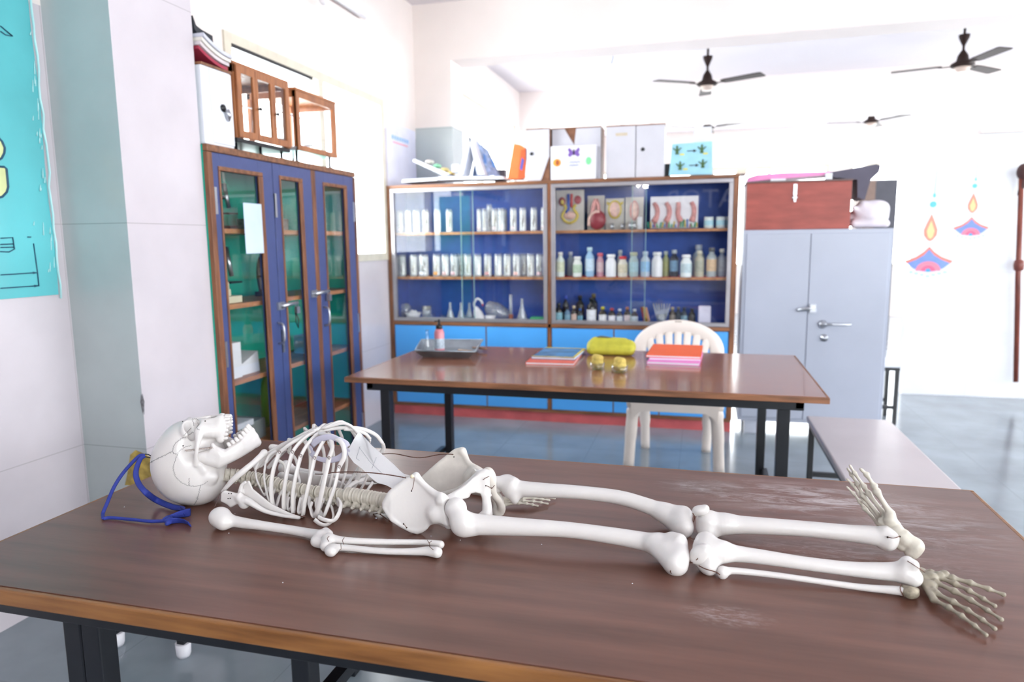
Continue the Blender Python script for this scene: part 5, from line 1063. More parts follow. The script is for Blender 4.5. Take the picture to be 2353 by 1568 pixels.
# seen in the glass the letters run mirrored, so they face into the room the right way round
o = bpy.data.objects.new('lettering', me); COL.objects.link(o); o.parent = t; o.matrix_local = Matrix.Translation((-.33, .02, .80)) @ Matrix.Rotation(PI, 4, 'Z') @ Matrix.Rotation(PI / 2, 4, 'X')
o = box_item('green_cupboard', 'tall dark green steel cupboard standing behind the camera', 'cupboard', -2.1, -1.3, -2.4, -1.9, 0, 1.9, mat('dark_green_steel', '#1f5a4c', .4), bev=.01)
# ================================================================== THE SKELETON
M_bone = mat('bone', '#d6d1ce', .28, var=.035, vs=14, bump=.08, bs=90, sss=.05)
M_boned = mat('bone_aged_shaded', '#c4bdb0', .4, var=.1, vs=40, bump=.15, bs=160)  # on the vertebrae this darker tone also holds the shade along the spine
M_boneg = mat('bone_grey_tan', '#9a9180', .45, var=.14, vs=50, bump=.2, bs=180)
M_suture = mat('suture_ink', '#4a4a4c', .7); M_wire = mat('copper_wire', '#6a4436', .4, .6, var=.3, vs=80); M_dot = mat('drill_hole', '#1c1814', .8)
SK0 = (-.5, 1.5, .75)
sk = thing('skeleton', 'full-size white plastic human skeleton lying face up along the near table', 'skeleton', SK0)
def bone(name, sd, h=.002, m=None, parent=None, **k): return part(name, sd.mesh(name, h, m or M_bone, SK0, **k), None, parent or sk)
NP = np.array
def arr(*ps): return [NP(p, float) for p in ps]
def near_surface_hole(parent, pts, r=.0022):
    b = MB()
    for p in pts: b.lathe(p, [(0, -r), (r * .8, -r * .6), (r, 0), (r * .8, r * .6), (0, r)], 8)
    part('drill_holes', b, M_dot, parent)
# ---- skull (own frame in cm: s towards the crown, l towards the viewer's side, a towards the face)
C = NP((-1.243,1.441,0.854))
ang = math.radians(25)
SV = NP((-math.cos(ang), -math.sin(ang), 0)); LV = NP((math.sin(ang), -math.cos(ang), 0)); AV = NP((0, 0, 1.0))
def xf(V): return C + .01 * (V[:, :1] * SV + V[:, 1:2] * LV + V[:, 2:3] * AV)
def x1(p): return tuple(xf(NP([p], float))[0])
def mir(p): return (p[0], -p[1], p[2])
sd = SD()
sd.ell((0.1, 0, -.2), (8.5, 7.5, 10.2), 1)
sd.ell((-3.2, 0, -4.8), (5.6, 6.4, 5.6), 2.5)
sd.ell((-.2, 0, 5.2), (5.0, 5.9, 5.8), 2)
for s in (1, -1):
    S = lambda p: (p[0], p[1] * s, p[2])
    sd.chain([S((-1.2, .4, 10.6)), S((-.8, 2.6, 10.7)), S((-.9, 4.4, 9.6)), S((-1.6, 5.2, 8.6))], [.8, .8, .75, .7], .9, 3)    # brow
    sd.chain([S((-1.6, 5.2, 8.6)), S((-3.2, 4.9, 8.5)), S((-4.4, 4.4, 9.2))], [.65, .6, 1.0], .5, 3)          # outer orbit rim and cheek
    sd.chain([S((-4.4, 4.4, 9.2)), S((-4.4, 2.8, 10.2)), S((-3.8, 1.4, 11.1))], [.9, .7, .6], .5, 3)     # lower rim
    sd.chain([S((-4.9, 3.0, 9.2)), S((-7.0, 2.6, 8.9)), S((-8.8, 2.1, 9.2))], [1.9, 1.95, 1.75], 1.2, 3); sd.rc(S((-5.2, 1.6, 10.6)), S((-8.4, 1.3, 10.8)), 1.1, 1.25, 1.0)
    sd.chain([S((-8.9, .9, 11.2)), S((-8.9, 2.2, 10.0)), S((-8.9, 2.7, 8.2)), S((-8.9, 2.8, 6.6))], [1.05, 1.15, 1.1, 1.0], .8, 3)     # tooth-bearing ridge
    sd.ell(S((-6.4, 5.0, -2.4)), (1.9, 1.3, 1.6), 1.2)         # mastoid
    sd.rc(S((-5.2, 5.6, -.3)), S((-4.6, 6.0, 1.0)), .8, .6, 1.0)
sd.ell((-6.4, 0, 1.0), (2.6, 4.6, 5.2), 1.5)
sd.rc((-4.0, 0, 8.2), (-7.5, 0, 8.0), 2.0, 2.0, 1)
sd.rc((-2.2, 0, 11.0), (-6.3, 0, 11.75), .75, .5, .6)      # nose bridge
sd.rc((-8.3, 0, 10.9), (-7.9, 0, 11.9), .8, .25, .6)
for s in (1, -1):
    S = lambda p: (p[0], p[1] * s, p[2])
    sd.ell(S((-2.6, 3.3, 10.6)), (1.85, 2.15, 3.9), .4, 's')       # orbits
    sd.ell(S((-3.0, 7.3, 6.0)), (2.6, 2.7, 3.4), 1.2, 's')      # temple hollow
    sd.ell(S((-6.4, 6.0, 5.0)), (2.2, 2.3, 2.8), .8, 's')      # hollow behind the cheek
    sd.ell(S((-6.9, .8, 11.6)), (1.35, .75, 2.4), .3, 's')      # nose opening
for s in (1, -1):
    S = lambda p: (p[0], p[1] * s, p[2])
    sd.chain([S((-4.5, 4.3, 9.3)), S((-4.6, 5.4, 8.4)), S((-4.5, 6.2, 7.0)), S((-4.2, 6.7, 5.4)), S((-3.9, 6.75, 3.6)), S((-3.7, 6.3, 1.6))], [1.15, .95, .62, .5, .48, .8], .35, 3)   # zygomatic arch
sk_me = sd.mesh('skull', .17, M_bone, NP(SK0), xf=xf, sz=60)
skull = part('skull', sk_me, None, sk)
bm_verts = [v.co.copy() + Vector(SK0) for v in sk_me.vertices]
bvh = BVHTree.FromPolygons(bm_verts, [tuple(p.vertices) for p in sk_me.polygons])
LVv = Vector(LV)
def onskull(s, a, l=12):
    o = Vector(x1((s, l, a))); h = bvh.ray_cast(o, -LVv)
    return (h[0] + LVv * .0003) if h[0] is not None else None
def suture(pts, amp=.16, per=.22, name='suture'):
    q = spl([(p[0], p[2], 0) for p in pts], 10); out = []; rs = random.Random(len(pts)); d = 0
    P = [NP(x[:2]) for x in q]; L = sum(np.linalg.norm(P[i + 1] - P[i]) for i in range(len(P) - 1)); n = int(L / per); c = np.concatenate([[0], np.cumsum([np.linalg.norm(P[i + 1] - P[i]) for i in range(len(P) - 1)])])
    for k in range(n + 1):
        t = k / n * L; i = min(np.searchsorted(c, t), len(P) - 1); i = max(i, 1); f = (t - c[i - 1]) / (c[i] - c[i - 1] + 1e-9)
        p = P[i - 1] + (P[i] - P[i - 1]) * f; dr = P[i] - P[i - 1]; dr = dr / (np.linalg.norm(dr) + 1e-9); nn = NP((-dr[1], dr[0]))
        p = p + nn * (amp * (1 if k % 2 else -1) * rs.uniform(.1, 1.3))
        h = onskull(p[0], p[1])
        if h is not None: out.append(tuple(h))
    if len(out) > 2: part(name, MB().tube(out, .00042, 4), M_suture, skull)
suture([(-2.321,5.500,8.429), (-0.484,6.000,7.943), (0.857,6.500,6.819), (1.390,6.800,5.252), (0.466,7.000,4.420)])
suture([(8.357,1.500,1.220), (5.783,4.000,2.999), (3.620,5.500,4.092), (1.514,6.800,5.124)])
suture([(-2.465,6.000,5.902), (-1.152,6.600,5.701), (-0.029,7.000,4.930), (0.904,7.200,2.694), (1.275,7.200,0.908), (0.714,7.000,-1.193), (-0.409,6.600,-2.590), (-1.808,6.300,-3.447), (-2.960,6.000,-3.742), (-4.445,6.000,-3.793), (-6.120,5.800,-2.960)])
suture([(-4.445,6.000,-3.793), (-3.910,5.000,-5.627), (-3.128,4.000,-7.716), (-1.851,3.000,-9.550)])
suture([(-2.142,6.600,-1.570), (-1.932,6.300,-3.319)], .1)
suture([(-2.020,1.000,11.657), (-2.249,1.800,11.006), (-2.545,2.400,9.913)], .12)
suture([(-2.020,1.000,11.657), (-3.752,1.000,11.401)], .1)
suture([(-1.187,5.000,8.788), (-1.930,5.000,9.426)], .1); suture([(-3.376,4.000,10.653), (-4.861,4.000,9.888)], .1)
hp = [onskull(*(lambda p: (p[0], p[2]))(p)) for p in ((0.159,3.500,11.114), (-5.599,2.000,11.373), (-0.855,6.600,6.186))]
near_surface_hole(skull, [tuple(h) for h in hp if h is not None], .0018)
# teeth
def teeth(path, n, h, parent, name, r=.36):
    q = spl(path, 8); c = np.concatenate([[0], np.cumsum([np.linalg.norm(NP(q[i + 1]) - NP(q[i])) for i in range(len(q) - 1)])])
    for k in range(n):
        t = (k + .5) / n * c[-1]; i = max(1, min(np.searchsorted(c, t), len(q) - 1)); f = (t - c[i - 1]) / (c[i] - c[i - 1])
        p = NP(q[i - 1]) + (NP(q[i]) - NP(q[i - 1])) * f; dr = NP(q[i]) - NP(q[i - 1]); dr = dr / np.linalg.norm(dr)
        mo = abs(k - (n - 1) / 2) / (n / 2); w = c[-1] / n * .5; hh = h * (.85 - .25 * mo)
        b = SD().rc(p, p + NP((-np.sign(h), 0, 0)) * abs(hh), w, w * (.92 if mo > .45 else .8), .1)
        vs = b.mesh(name, .09, M_bone, NP(SK0), xf=xf, sz=60)
        part(name, vs, None, parent)
up = [(-9.6, -2.9, 6.3), (-9.7, -2.8, 8.2), (-9.9, -2.2, 10.2), (-10, -.9, 11.6), (-10, .9, 11.6), (-9.9, 2.2, 10.2), (-9.7, 2.8, 8.2), (-9.6, 2.9, 6.3)]
teeth(up, 14, 1.05, skull, 'tooth')
# jaw
jd = SD()
for s in (1, -1):
    S = lambda p: (p[0], p[1] * s, p[2])
    jd.chain([S((-3.6, 5.6, 3.6)), S((-5.6, 5.4, 2.0)), S((-8.4, 5.1, .9))], [.6, .8, .95], .8, 3)      # condyle, rear edge of the ramus
    jd.chain([S((-7.4, 5.0, 5.9)), S((-8.3, 5.0, 4.6)), S((-9.2, 4.9, 3.2))], [.42, .6, .8], .8, 3)    # coronoid
    jd.rc(S((-5.0, 5.4, 3.6)), S((-9.0, 5.1, 2.6)), .6, .8, 1.4); jd.rc(S((-6.0, 5.3, 3.8)), S((-8.8, 5.0, 4.0)), .45, .7, 1.2); jd.rc(S((-5.4, 5.4, 2.4)), S((-8.8, 5.1, 1.6)), .5, .8, 1.2)
    jd.chain([S((-9.0, 5.0, 1.0)), S((-11.4, 4.6, 1.9)), S((-14.0, 3.4, 3.0)), S((-15.9, 2.0, 3.9)), S((-16.9, 0, 4.4))], [.95, .95, .95, .95, .95], 1.0, 3)
    jd.chain([S((-9.4, 4.9, 3.0)), S((-11.4, 4.3, 4.0)), S((-13.3, 3.2, 5.2)), S((-15.0, 1.7, 6.8)), S((-15.8, 0, 7.6))], [.8, .8, .75, .7, .65], 1.0, 3)
    jd.chain([S((-9.2, 4.95, 2.1)), S((-11.4, 4.5, 3.0)), S((-13.8, 3.3, 4.1)), S((-15.6, 1.9, 5.4)), S((-16.4, 0, 6.0))], [.7, .7, .7, .7, .75], 1.2, 3)
for s in (1, -1):
    Lf = lambda a_, b_, s=s: s * (5.35 - np.clip(-(a_ + 7.0), 0, 99) ** 1.5 * .075)
    jd.plate([(-5.0, 3.9), (-6.2, 3.2), (-7.0, 5.0), (-7.6, 5.9), (-8.3, 4.9), (-10.2, 4.0), (-12.5, 5.4), (-14.2, 6.3), (-15.0, 4.2), (-13.0, 2.6), (-11.0, 1.5), (-9.0, .8), (-6.5, 1.9), (-4.6, 3.2)], (0, 2), Lf, .42, .8)
jaw = part('jaw', jd.mesh('jaw', .15, M_bone, NP(SK0), xf=xf, sz=60), None, sk)
lo = [(-10.6, -4.0, 5.1), (-12.5, -3.3, 6.1), (-14.2, -2.2, 7.3), (-15.2, -.8, 8.4), (-15.2, .8, 8.4), (-14.2, 2.2, 7.3), (-12.5, 3.3, 6.1), (-10.6, 4.0, 5.1)]
q = [tuple(p) for p in lo]
def teeth2(path, n, parent):
    qq = spl(path, 8); c = np.concatenate([[0], np.cumsum([np.linalg.norm(NP(qq[i + 1]) - NP(qq[i])) for i in range(len(qq) - 1)])])
    up_ = NP((.55, 0, .83))
    for k in range(n):
        t = (k + .5) / n * c[-1]; i = max(1, min(np.searchsorted(c, t), len(qq) - 1)); f = (t - c[i - 1]) / (c[i] - c[i - 1]); p = NP(qq[i - 1]) + (NP(qq[i]) - NP(qq[i - 1])) * f
        w = c[-1] / n * .5; mo = abs(k - (n - 1) / 2) / (n / 2)
        part('tooth', SD().rc(p - up_ * .4, p + up_ * (.45 - .2 * mo), w, w * .85, .1).mesh('tooth', .09, M_bone, NP(SK0), xf=xf, sz=60), None, parent)
teeth2(q, 14, jaw)
# jaw spring and hook
a0, a1 = NP((-1.6, 6.9, 5.2)), NP((-7.9, 5.7, 5.3)); pts = []
for k in range(150):
    t = k / 149; c_ = a0 + (a1 - a0) * t; w = t * 22 * 2 * PI; env = .26
    pts.append(x1(c_ + NP((0, math.cos(w), math.sin(w))) * env))
part('jaw_spring', MB().tube(pts, .0005, 5), mat('spring_steel', '#a89084', .35, .7), sk, label='small coil spring holding the jaw')
hk = [(-1.314,1.400,0.876), (-1.320,1.395,0.878), (-1.324,1.390,0.882), (-1.328,1.390,0.884), (-1.323,1.390,0.888), (-1.318,1.395,0.886), (-1.311,1.400,0.879)]
part('hanging_hook', MB().tube(hk, .0014, 6), M_black, sk)
# ---- spine
def vert_mesh(name, r, L, sp, tp, k):
    s_ = SD()      # x along the spine, z towards the chest
    n_ = 14; ring = [(0, math.cos(2 * PI * j / n_), math.sin(2 * PI * j / n_)) for j in range(n_)]
    s_.ell((0, 0, 0), (L * .46, r * (.86 + .1 * (k == 2)), r * (.86 + .1 * (k == 2))), .002)
    for e_ in (-1, 1): s_.ell((e_ * L * .33, 0, 0), (L * .12, r * 1.08, r * 1.02), .003)
    if k == 2: s_.rc((-L * .34, 0, 0), (L * .34, 0, 0), r * .93, r * .93, .002)
    s_.chain([(0, 0, -r), (L * .3, 0, -r - sp * .5), (L * .75, 0, -r - sp)], [r * .45, r * .3, r * .26], .004)
    for s in (1, -1):
        s_.chain([(-L * .1, s * r * .5, -r * .9), (0, s * (r + tp * .5), -r * 1.05), (L * .1, s * (r + tp), -r * .95)], [r * .4, r * .28, r * .24], .004)
        s_.rc((-L * .45, s * r * .65, -r * 1.2), (L * .5, s * r * .65, -r * 1.25), r * .25, r * .28, .004)
    return s_
SP = [(-1.161,1.470,0.826), (-1.145,1.485,0.821), (-1.120,1.495,0.816), (-1.094,1.500,0.811), (-1.065,1.500,0.808), (-1.031,1.500,0.801), (-0.991,1.500,0.794), (-0.934,1.500,0.788), (-0.862,1.495,0.788), (-0.818,1.490,0.790), (-0.762,1.485,0.789), (-0.707,1.480,0.787)]
SPc = spl(SP, 12); cs = np.concatenate([[0], np.cumsum([np.linalg.norm(NP(SPc[i + 1]) - NP(SPc[i])) for i in range(len(SPc) - 1)])])
def onspine(t):
    t = t * cs[-1]; i = max(1, min(np.searchsorted(cs, t), len(SPc) - 1)); f = (t - cs[i - 1]) / (cs[i] - cs[i - 1]); a, b = NP(SPc[i - 1]), NP(SPc[i]); d = (b - a) / np.linalg.norm(b - a); return a + (b - a) * f, d
lens = [.016] * 7 + [.0195 + .0004 * i for i in range(12)] + [.027] * 5; tot = sum(lens); acc = 0; VX = []
protos = {}
for i, Ln in enumerate(lens):
    kind = 0 if i < 7 else 1 if i < 19 else 2
    Lr = Ln / tot * cs[-1]
    if kind not in protos:
        r = (.013, .0135, .0182)[kind]
        protos[kind] = (vert_mesh('vertebra', r, (.016, .0215, .027)[kind], (.012, .013, .012)[kind], (.010, .012, .016)[kind], kind).mesh('vertebra', .0016, M_boned), (.016, .0215, .027)[kind])
    me, L0 = protos[kind]; p, d = onspine((acc + Ln / 2) / tot); acc += Ln; VX.append(p)
    o = bpy.data.objects.new('vertebra', me); COL.objects.link(o); o.parent = sk
    dx = Vector(d); zz = (Vector((0, 0, 1)) - dx * dx.z).normalized(); yy = zz.cross(dx)
    Rm = Matrix((dx, yy, zz)).transposed().to_4x4(); sc = Lr / L0 * .98
    o.matrix_local = Matrix.Translation(Vector(p) - Vector(SK0)) @ Rm @ Matrix.Diagonal((sc, 1 + .1 * (kind == 1) * (i - 7) / 12, 1 + .1 * (kind == 1) * (i - 7) / 12, 1))
# ---- ribs: junction -> side -> low point -> back to the spine
def rib(pts, vi, r=.0052, far=False, name='rib', flat=.55):
    v = VX[vi]; sgn = 1 if far else -1
    last = NP(pts[-1]); zb = max(.757, last[2] - .004)
    back = [(last[0] * .6 + v[0] * .4, last[1] * .62 + (v[1] + sgn * .02) * .38, zb), (last[0] * .2 + v[0] * .8, last[1] * .25 + (v[1] + sgn * .02) * .75, v[2] - .02), (v[0], v[1] + sgn * .016, v[2] - .01)]
    r *= 1.14; q = spl(list(pts) + back, 6); n = len(q)
    part(name, MB().tube(q, [r * (.95 if i > 3 else 1.0) * (1 if i < n - 6 else .85) for i in range(n)], 10, flat, up=None), M_bone, sk)
def cart(pts, r=.0048): part('costal_cartilage', MB().tube(spl(list(pts), 6), r, 9, .75), M_bone, sk)
NR = [([(-1.057,1.455,0.846), (-1.043,1.440,0.825), (-1.035,1.450,0.788)], 8, .0038), ([(-1.023,1.450,0.868), (-1.015,1.430,0.840), (-1.011,1.430,0.803), (-1.005,1.430,0.779)], 9, .004),
      ([(-0.978,1.445,0.900), (-0.980,1.420,0.867), (-0.985,1.412,0.819), (-0.987,1.420,0.768)], 10, .0062), ([(-0.939,1.440,0.906), (-0.941,1.415,0.861), (-0.948,1.408,0.811), (-0.957,1.418,0.765)], 11, .006),
      ([(-0.914,1.435,0.899), (-0.915,1.412,0.859), (-0.922,1.405,0.812), (-0.931,1.415,0.761)], 12, .006), ([(-0.877,1.435,0.897), (-0.878,1.410,0.848), (-0.889,1.403,0.801), (-0.902,1.412,0.760)], 13, .006),
      ([(-0.837,1.432,0.900), (-0.840,1.408,0.847), (-0.851,1.402,0.797), (-0.869,1.410,0.760)], 14, .0058), ([(-0.810,1.430,0.881), (-0.812,1.408,0.840), (-0.827,1.402,0.797), (-0.845,1.408,0.763)], 15, .0056)]
for p, v, r in NR: rib(p, v, r)
cart([(-1.057,1.455,0.846), (-1.058,1.470,0.860), (-1.050,1.485,0.874)], .004); cart([(-1.023,1.450,0.868), (-1.022,1.465,0.882), (-1.013,1.482,0.891)], .0042)
cart([(-0.978,1.445,0.900), (-0.954,1.455,0.920), (-0.933,1.470,0.932), (-0.914,1.485,0.943)]); cart([(-0.939,1.440,0.906), (-0.929,1.455,0.924), (-0.913,1.470,0.940), (-0.903,1.485,0.944)])
cart([(-0.914,1.435,0.899), (-0.905,1.450,0.922), (-0.894,1.470,0.940), (-0.892,1.485,0.943)]); cart([(-0.877,1.435,0.897), (-0.870,1.450,0.920), (-0.864,1.465,0.938), (-0.877,1.480,0.944)])
cart([(-0.837,1.432,0.900), (-0.832,1.440,0.920), (-0.843,1.455,0.937), (-0.864,1.475,0.945)], .0056); cart([(-0.810,1.430,0.881), (-0.799,1.435,0.905), (-0.803,1.440,0.930), (-0.829,1.455,0.943), (-0.867,1.470,0.945), (-0.895,1.485,0.943)], .0058)
# lower short ribs, curled at the near side
rib([(-0.845,1.385,0.772), (-0.827,1.380,0.769), (-0.810,1.390,0.764), (-0.801,1.400,0.776), (-0.810,1.430,0.788), (-0.827,1.450,0.792)], 18, .005)
rib([(-0.849,1.375,0.769), (-0.835,1.375,0.760), (-0.824,1.385,0.755), (-0.815,1.400,0.764), (-0.834,1.430,0.776)], 17, .005)
rib([(-0.887,1.430,0.788), (-0.886,1.420,0.775), (-0.875,1.410,0.760)], 16, .0045); rib([(-0.956,1.440,0.791), (-0.954,1.430,0.775), (-0.950,1.425,0.764)], 12, .004); rib([(-0.923,1.440,0.792), (-0.924,1.430,0.772), (-0.919,1.420,0.762)], 14, .0042)
# far-side ribs
def farm(p, dy=.0): x, y, z = p; return (x, 3.0 - y + dy, z)
for j, (p, v, r) in enumerate(NR):
    q = [farm(a, .0) for a in p]
    if j >= 5: q = [(a[0] - .0, a[1], a[2] + .0) for a in q]
    q[-1] = (q[-1][0], q[-1][1] - .005, max(.76, q[-1][2]))
    rib(q, v, r * .95, far=True)
for a in ([(-0.932,1.515,0.934), (-0.919,1.530,0.932), (-0.902,1.550,0.924)],): pass
FJ = [farm(p[0][0]) for p in NR]
stn = [NP((-1.043,1.500,0.878)), NP((-0.984,1.500,0.911)), NP((-0.937,1.500,0.934)), NP((-0.923,1.500,0.940)), NP((-0.912,1.500,0.943)), NP((-0.903,1.500,0.945)), NP((-0.898,1.500,0.946)), NP((-0.898,1.500,0.946))]
for j, a in enumerate(FJ):
    e = stn[j]; m_ = (NP(a) * .5 + e * .5) + NP((.012 * (j > 3), 0, .014 + .004 * j))
    cart([a, tuple(NP(a) * .8 + m_ * .2 + NP((.004, .002, .006))), tuple(m_), tuple(e + NP((0, .012, 0)))], .0046)
cart([(-0.907,1.510,0.940), (-0.879,1.530,0.943), (-0.843,1.550,0.942), (-0.820,1.580,0.931), (-0.802,1.610,0.909), (-0.794,1.630,0.882)], .005)
rib([(-0.793,1.630,0.881), (-0.794,1.635,0.866), (-0.805,1.635,0.851), (-0.819,1.630,0.822), (-0.840,1.620,0.788)], 16, .005, far=True)
rib([(-0.814,1.600,0.901), (-0.823,1.610,0.884), (-0.856,1.620,0.822), (-0.882,1.610,0.780)], 17, .0048, far=True)
cart([(-0.854,1.540,0.941), (-0.832,1.560,0.933), (-0.817,1.580,0.920), (-0.814,1.600,0.901)], .0045)
rib([(-0.811,1.600,0.785), (-0.819,1.575,0.765), (-0.817,1.560,0.762)], 18, .0042, far=True)
# ---- breastbone
s_ = SD(); ps = [(-1.067,1.490,0.848), (-1.040,1.495,0.876), (-1.007,1.500,0.899), (-0.966,1.500,0.919), (-0.931,1.500,0.938), (-0.906,1.500,0.947)]
for dy, r in ((-.012, .006), (.012, .006), (0, .0065)):
    s_.chain([(p[0], p[1] + dy * (1.35 if i < 2 else 1), p[2]) for i, p in enumerate(ps)], [r * 1.2, r * 1.1, r, r, r, r * .8], .006, 3)
bone('breastbone', s_, .0018)
# ---- collar bones
bone('collarbone', SD().chain([(-1.112,1.400,0.806), (-1.081,1.400,0.837), (-1.058,1.410,0.858), (-1.040,1.430,0.876), (-1.032,1.460,0.891)], [.0042, .0066, .0072, .0068, .0072], .004, 5).rc((-1.032,1.460,0.891), (-1.040,1.465,0.884), .0072, .0065), .0016)
bone('collarbone', SD().chain([farm((-1.106,1.420,0.809)), farm((-1.066,1.420,0.850)), farm((-1.042,1.440,0.871)), (-1.053,1.525,0.884)], [.005, .006, .006, .009], .004, 5), .002)
# ---- near shoulder blade
s_ = SD()
pl = [(-1.063,1.400,0.827), (-1.046,1.400,0.834), (-1.035,1.400,0.815), (-1.008,1.400,0.799), (-0.982,1.400,0.784), (-0.942,1.400,0.771), (-0.903,1.400,0.760), (-0.907,1.400,0.756), (-0.956,1.400,0.759), (-1.000,1.400,0.766), (-1.046,1.400,0.777), (-1.061,1.400,0.782), (-1.064,1.400,0.801)]
s_.plate([(p[0], p[2]) for p in pl], (0, 2), lambda a, b: 1.402 + .2 * (b - .77), .0022, .004)
s_.chain([(-1.046,1.390,0.784), (-1.034,1.385,0.795), (-0.989,1.385,0.774), (-0.944,1.390,0.764), (-0.905,1.400,0.758)], [.012, .009, .0055, .0045, .003], .006, 4)
s_.chain([(-1.063,1.400,0.807), (-1.058,1.400,0.825), (-1.049,1.402,0.833)], [.006, .004, .004], .005, 3)
b2 = [(-1.104,1.385,0.808), (-1.096,1.385,0.815), (-1.060,1.385,0.810), (-1.052,1.385,0.814), (-1.050,1.385,0.798), (-1.057,1.385,0.786), (-1.080,1.385,0.773), (-1.089,1.385,0.780), (-1.108,1.385,0.787)]
s_.plate([(p[0], p[2]) for p in b2], (0, 2), lambda a, b: 1.386 + 0 * a, .005, .004)
s_.rc((-1.054,1.387,0.800), (-1.046,1.390,0.789), .010, .012, .008)
bl = bone('shoulder_blade', s_, .0017)
near_surface_hole(bl, [(-1.079,1.379,0.811), (-1.072,1.379,0.811), (-1.082,1.379,0.798), (-1.076,1.379,0.799)], .0015)
s_ = SD(); s_.plate([(-1.07, .765), (-1.03, .80), (-.93, .79), (-.87, .765), (-.95, .757)], (0, 2), lambda a, b: 1.60 + 0 * a, .003).chain([(-1.08, 1.6, .78), (-1.0, 1.61, .765), (-.9, 1.6, .76)], [.012, .006, .004], .005)
bone('shoulder_blade', s_, .002)
# ---- near arm
hum = [(-1.051,1.321,0.776), (-1.018,1.323,0.768), (-0.954,1.322,0.766), (-0.886,1.321,0.764), (-0.832,1.314,0.764), (-0.792,1.300,0.767)]
s_ = SD().chain(hum, [.012, .0125, .0105, .0098, .0105, .013], .01, 5)
s_.ell((-1.063,1.323,0.775), (.026, .024, .0235), .008).ell((-1.045,1.311,0.770), (.019, .018, .019), .012).rc((-0.788,1.280,0.764), (-0.778,1.280,0.762), .013, .0125, .012).rc((-0.788,1.318,0.769), (-0.775,1.309,0.769), .010, .0095, .008)
bone('upper_arm_bone', s_, .0018)
rad = [(-0.762,1.280,0.768), (-0.751,1.284,0.770), (-0.718,1.290,0.768), (-0.653,1.304,0.766), (-0.581,1.324,0.764), (-0.544,1.330,0.764), (-0.522,1.331,0.762)]
s_ = SD().chain(rad, [.0125, .010, .0072, .0066, .0062, .0068, .0085], .004, 4); s_.rc((-0.755,1.261,0.765), (-0.760,1.282,0.770), .012, .012, .008)
bone('forearm_bone', s_, .0016)
uln = [(-0.732,1.245,0.762), (-0.732,1.269,0.760), (-0.710,1.275,0.759), (-0.641,1.279,0.758), (-0.576,1.289,0.759), (-0.540,1.296,0.761), (-0.516,1.294,0.762)]
s_ = SD().chain(uln, [.0105, .0078, .0068, .0066, .007, .0095, .0118], .004, 4); s_.rc((-0.740,1.250,0.761), (-0.738,1.257,0.762), .0105, .011, .008)
bone('forearm_bone', s_, .0016)
def wires(pts, parent=None, r=.0007): part('copper_wire', MB().tube(spl(pts, 4) if len(pts) > 2 else pts, r, 5), M_wire, parent or sk)
wires([(-0.722,1.282,0.778), (-0.717,1.265,0.779), (-0.709,1.256,0.775)]); wires([(-0.721,1.264,0.772), (-0.710,1.245,0.770), (-0.715,1.247,0.766)]); wires([(-0.755,1.278,0.780), (-0.748,1.257,0.784), (-0.744,1.256,0.778)])
wires([(-0.547,1.320,0.774), (-0.535,1.303,0.773), (-0.532,1.293,0.774), (-0.517,1.277,0.775)]); wires([(-0.537,1.318,0.774), (-0.537,1.304,0.776)])
wires([(-1.120,1.398,0.800), (-1.105,1.370,0.795), (-1.071,1.314,0.800)])
# ---- far arm and its hand
bone('upper_arm_bone', SD().chain([(-1.12, 1.68, .775), (-1.09, 1.68, .768), (-.98, 1.67, .765), (-.87, 1.68, .764), (-.82, 1.69, .765)], [.021, .012, .0092, .0095, .018], .008, 4), .0022)
bone('forearm_bone', SD().chain([(-.80, 1.69, .766), (-.72, 1.685, .762), (-.58, 1.675, .760), (-.53, 1.67, .762)], [.011, .0068, .0062, .0105], .006, 4), .0022)
bone('forearm_bone', SD().chain([(-.80, 1.715, .763), (-.72, 1.71, .760), (-.58, 1.695, .760), (-.53, 1.69, .760)], [.0115, .0068, .006, .008], .006, 4), .0022)
def hand(name, wrist, kn, tips, rads, m, h=.0013, label=None, joints=(0, .42, .66, .84, 1.0), lift=.004, carp=None):
    s_ = SD(); W_ = NP(wrist)
    for j, (k, t) in enumerate(zip(kn, tips)):
        k, t = NP(k, float), NP(t, float); r = rads[j]
        d = t - k; up_ = NP((0, 0, lift)); P = [k + d * f + up_ * math.sin(f * PI) for f in joints]
        for i in range(len(P) - 1):
            a, b = P[i], P[i + 1]; m1 = a + (b - a) * .22; m2 = a + (b - a) * .78; q = 1 - .12 * i
            s_.rc(a, m1, r * 1.22 * q, r * .85 * q, .0015).rc(m1, m2, r * .72 * q, r * .68 * q, .0015).rc(m2, b, r * .8 * q, r * 1.15 * q, .0015)
        s_.rc(W_ + (k - W_) * .45, k, r * 1.1, r * 1.2, .002)
    for c, r in (carp or []): s_.ell(c, (r, r, r * .8), .002)
    o = bone(name, s_, h, m)
    if label: o['label'] = label
    return o
w0 = (-0.493,1.610,0.765)
hand('hand', w0, [(-0.468,1.610,0.767), (-0.459,1.608,0.764), (-0.454,1.600,0.762), (-0.452,1.593,0.759)], [(-0.342,1.667,0.757), (-0.353,1.652,0.757), (-0.352,1.628,0.757), (-0.373,1.608,0.757)], [.0042, .0042, .0042, .004], M_boned, .0015, lift=.006)
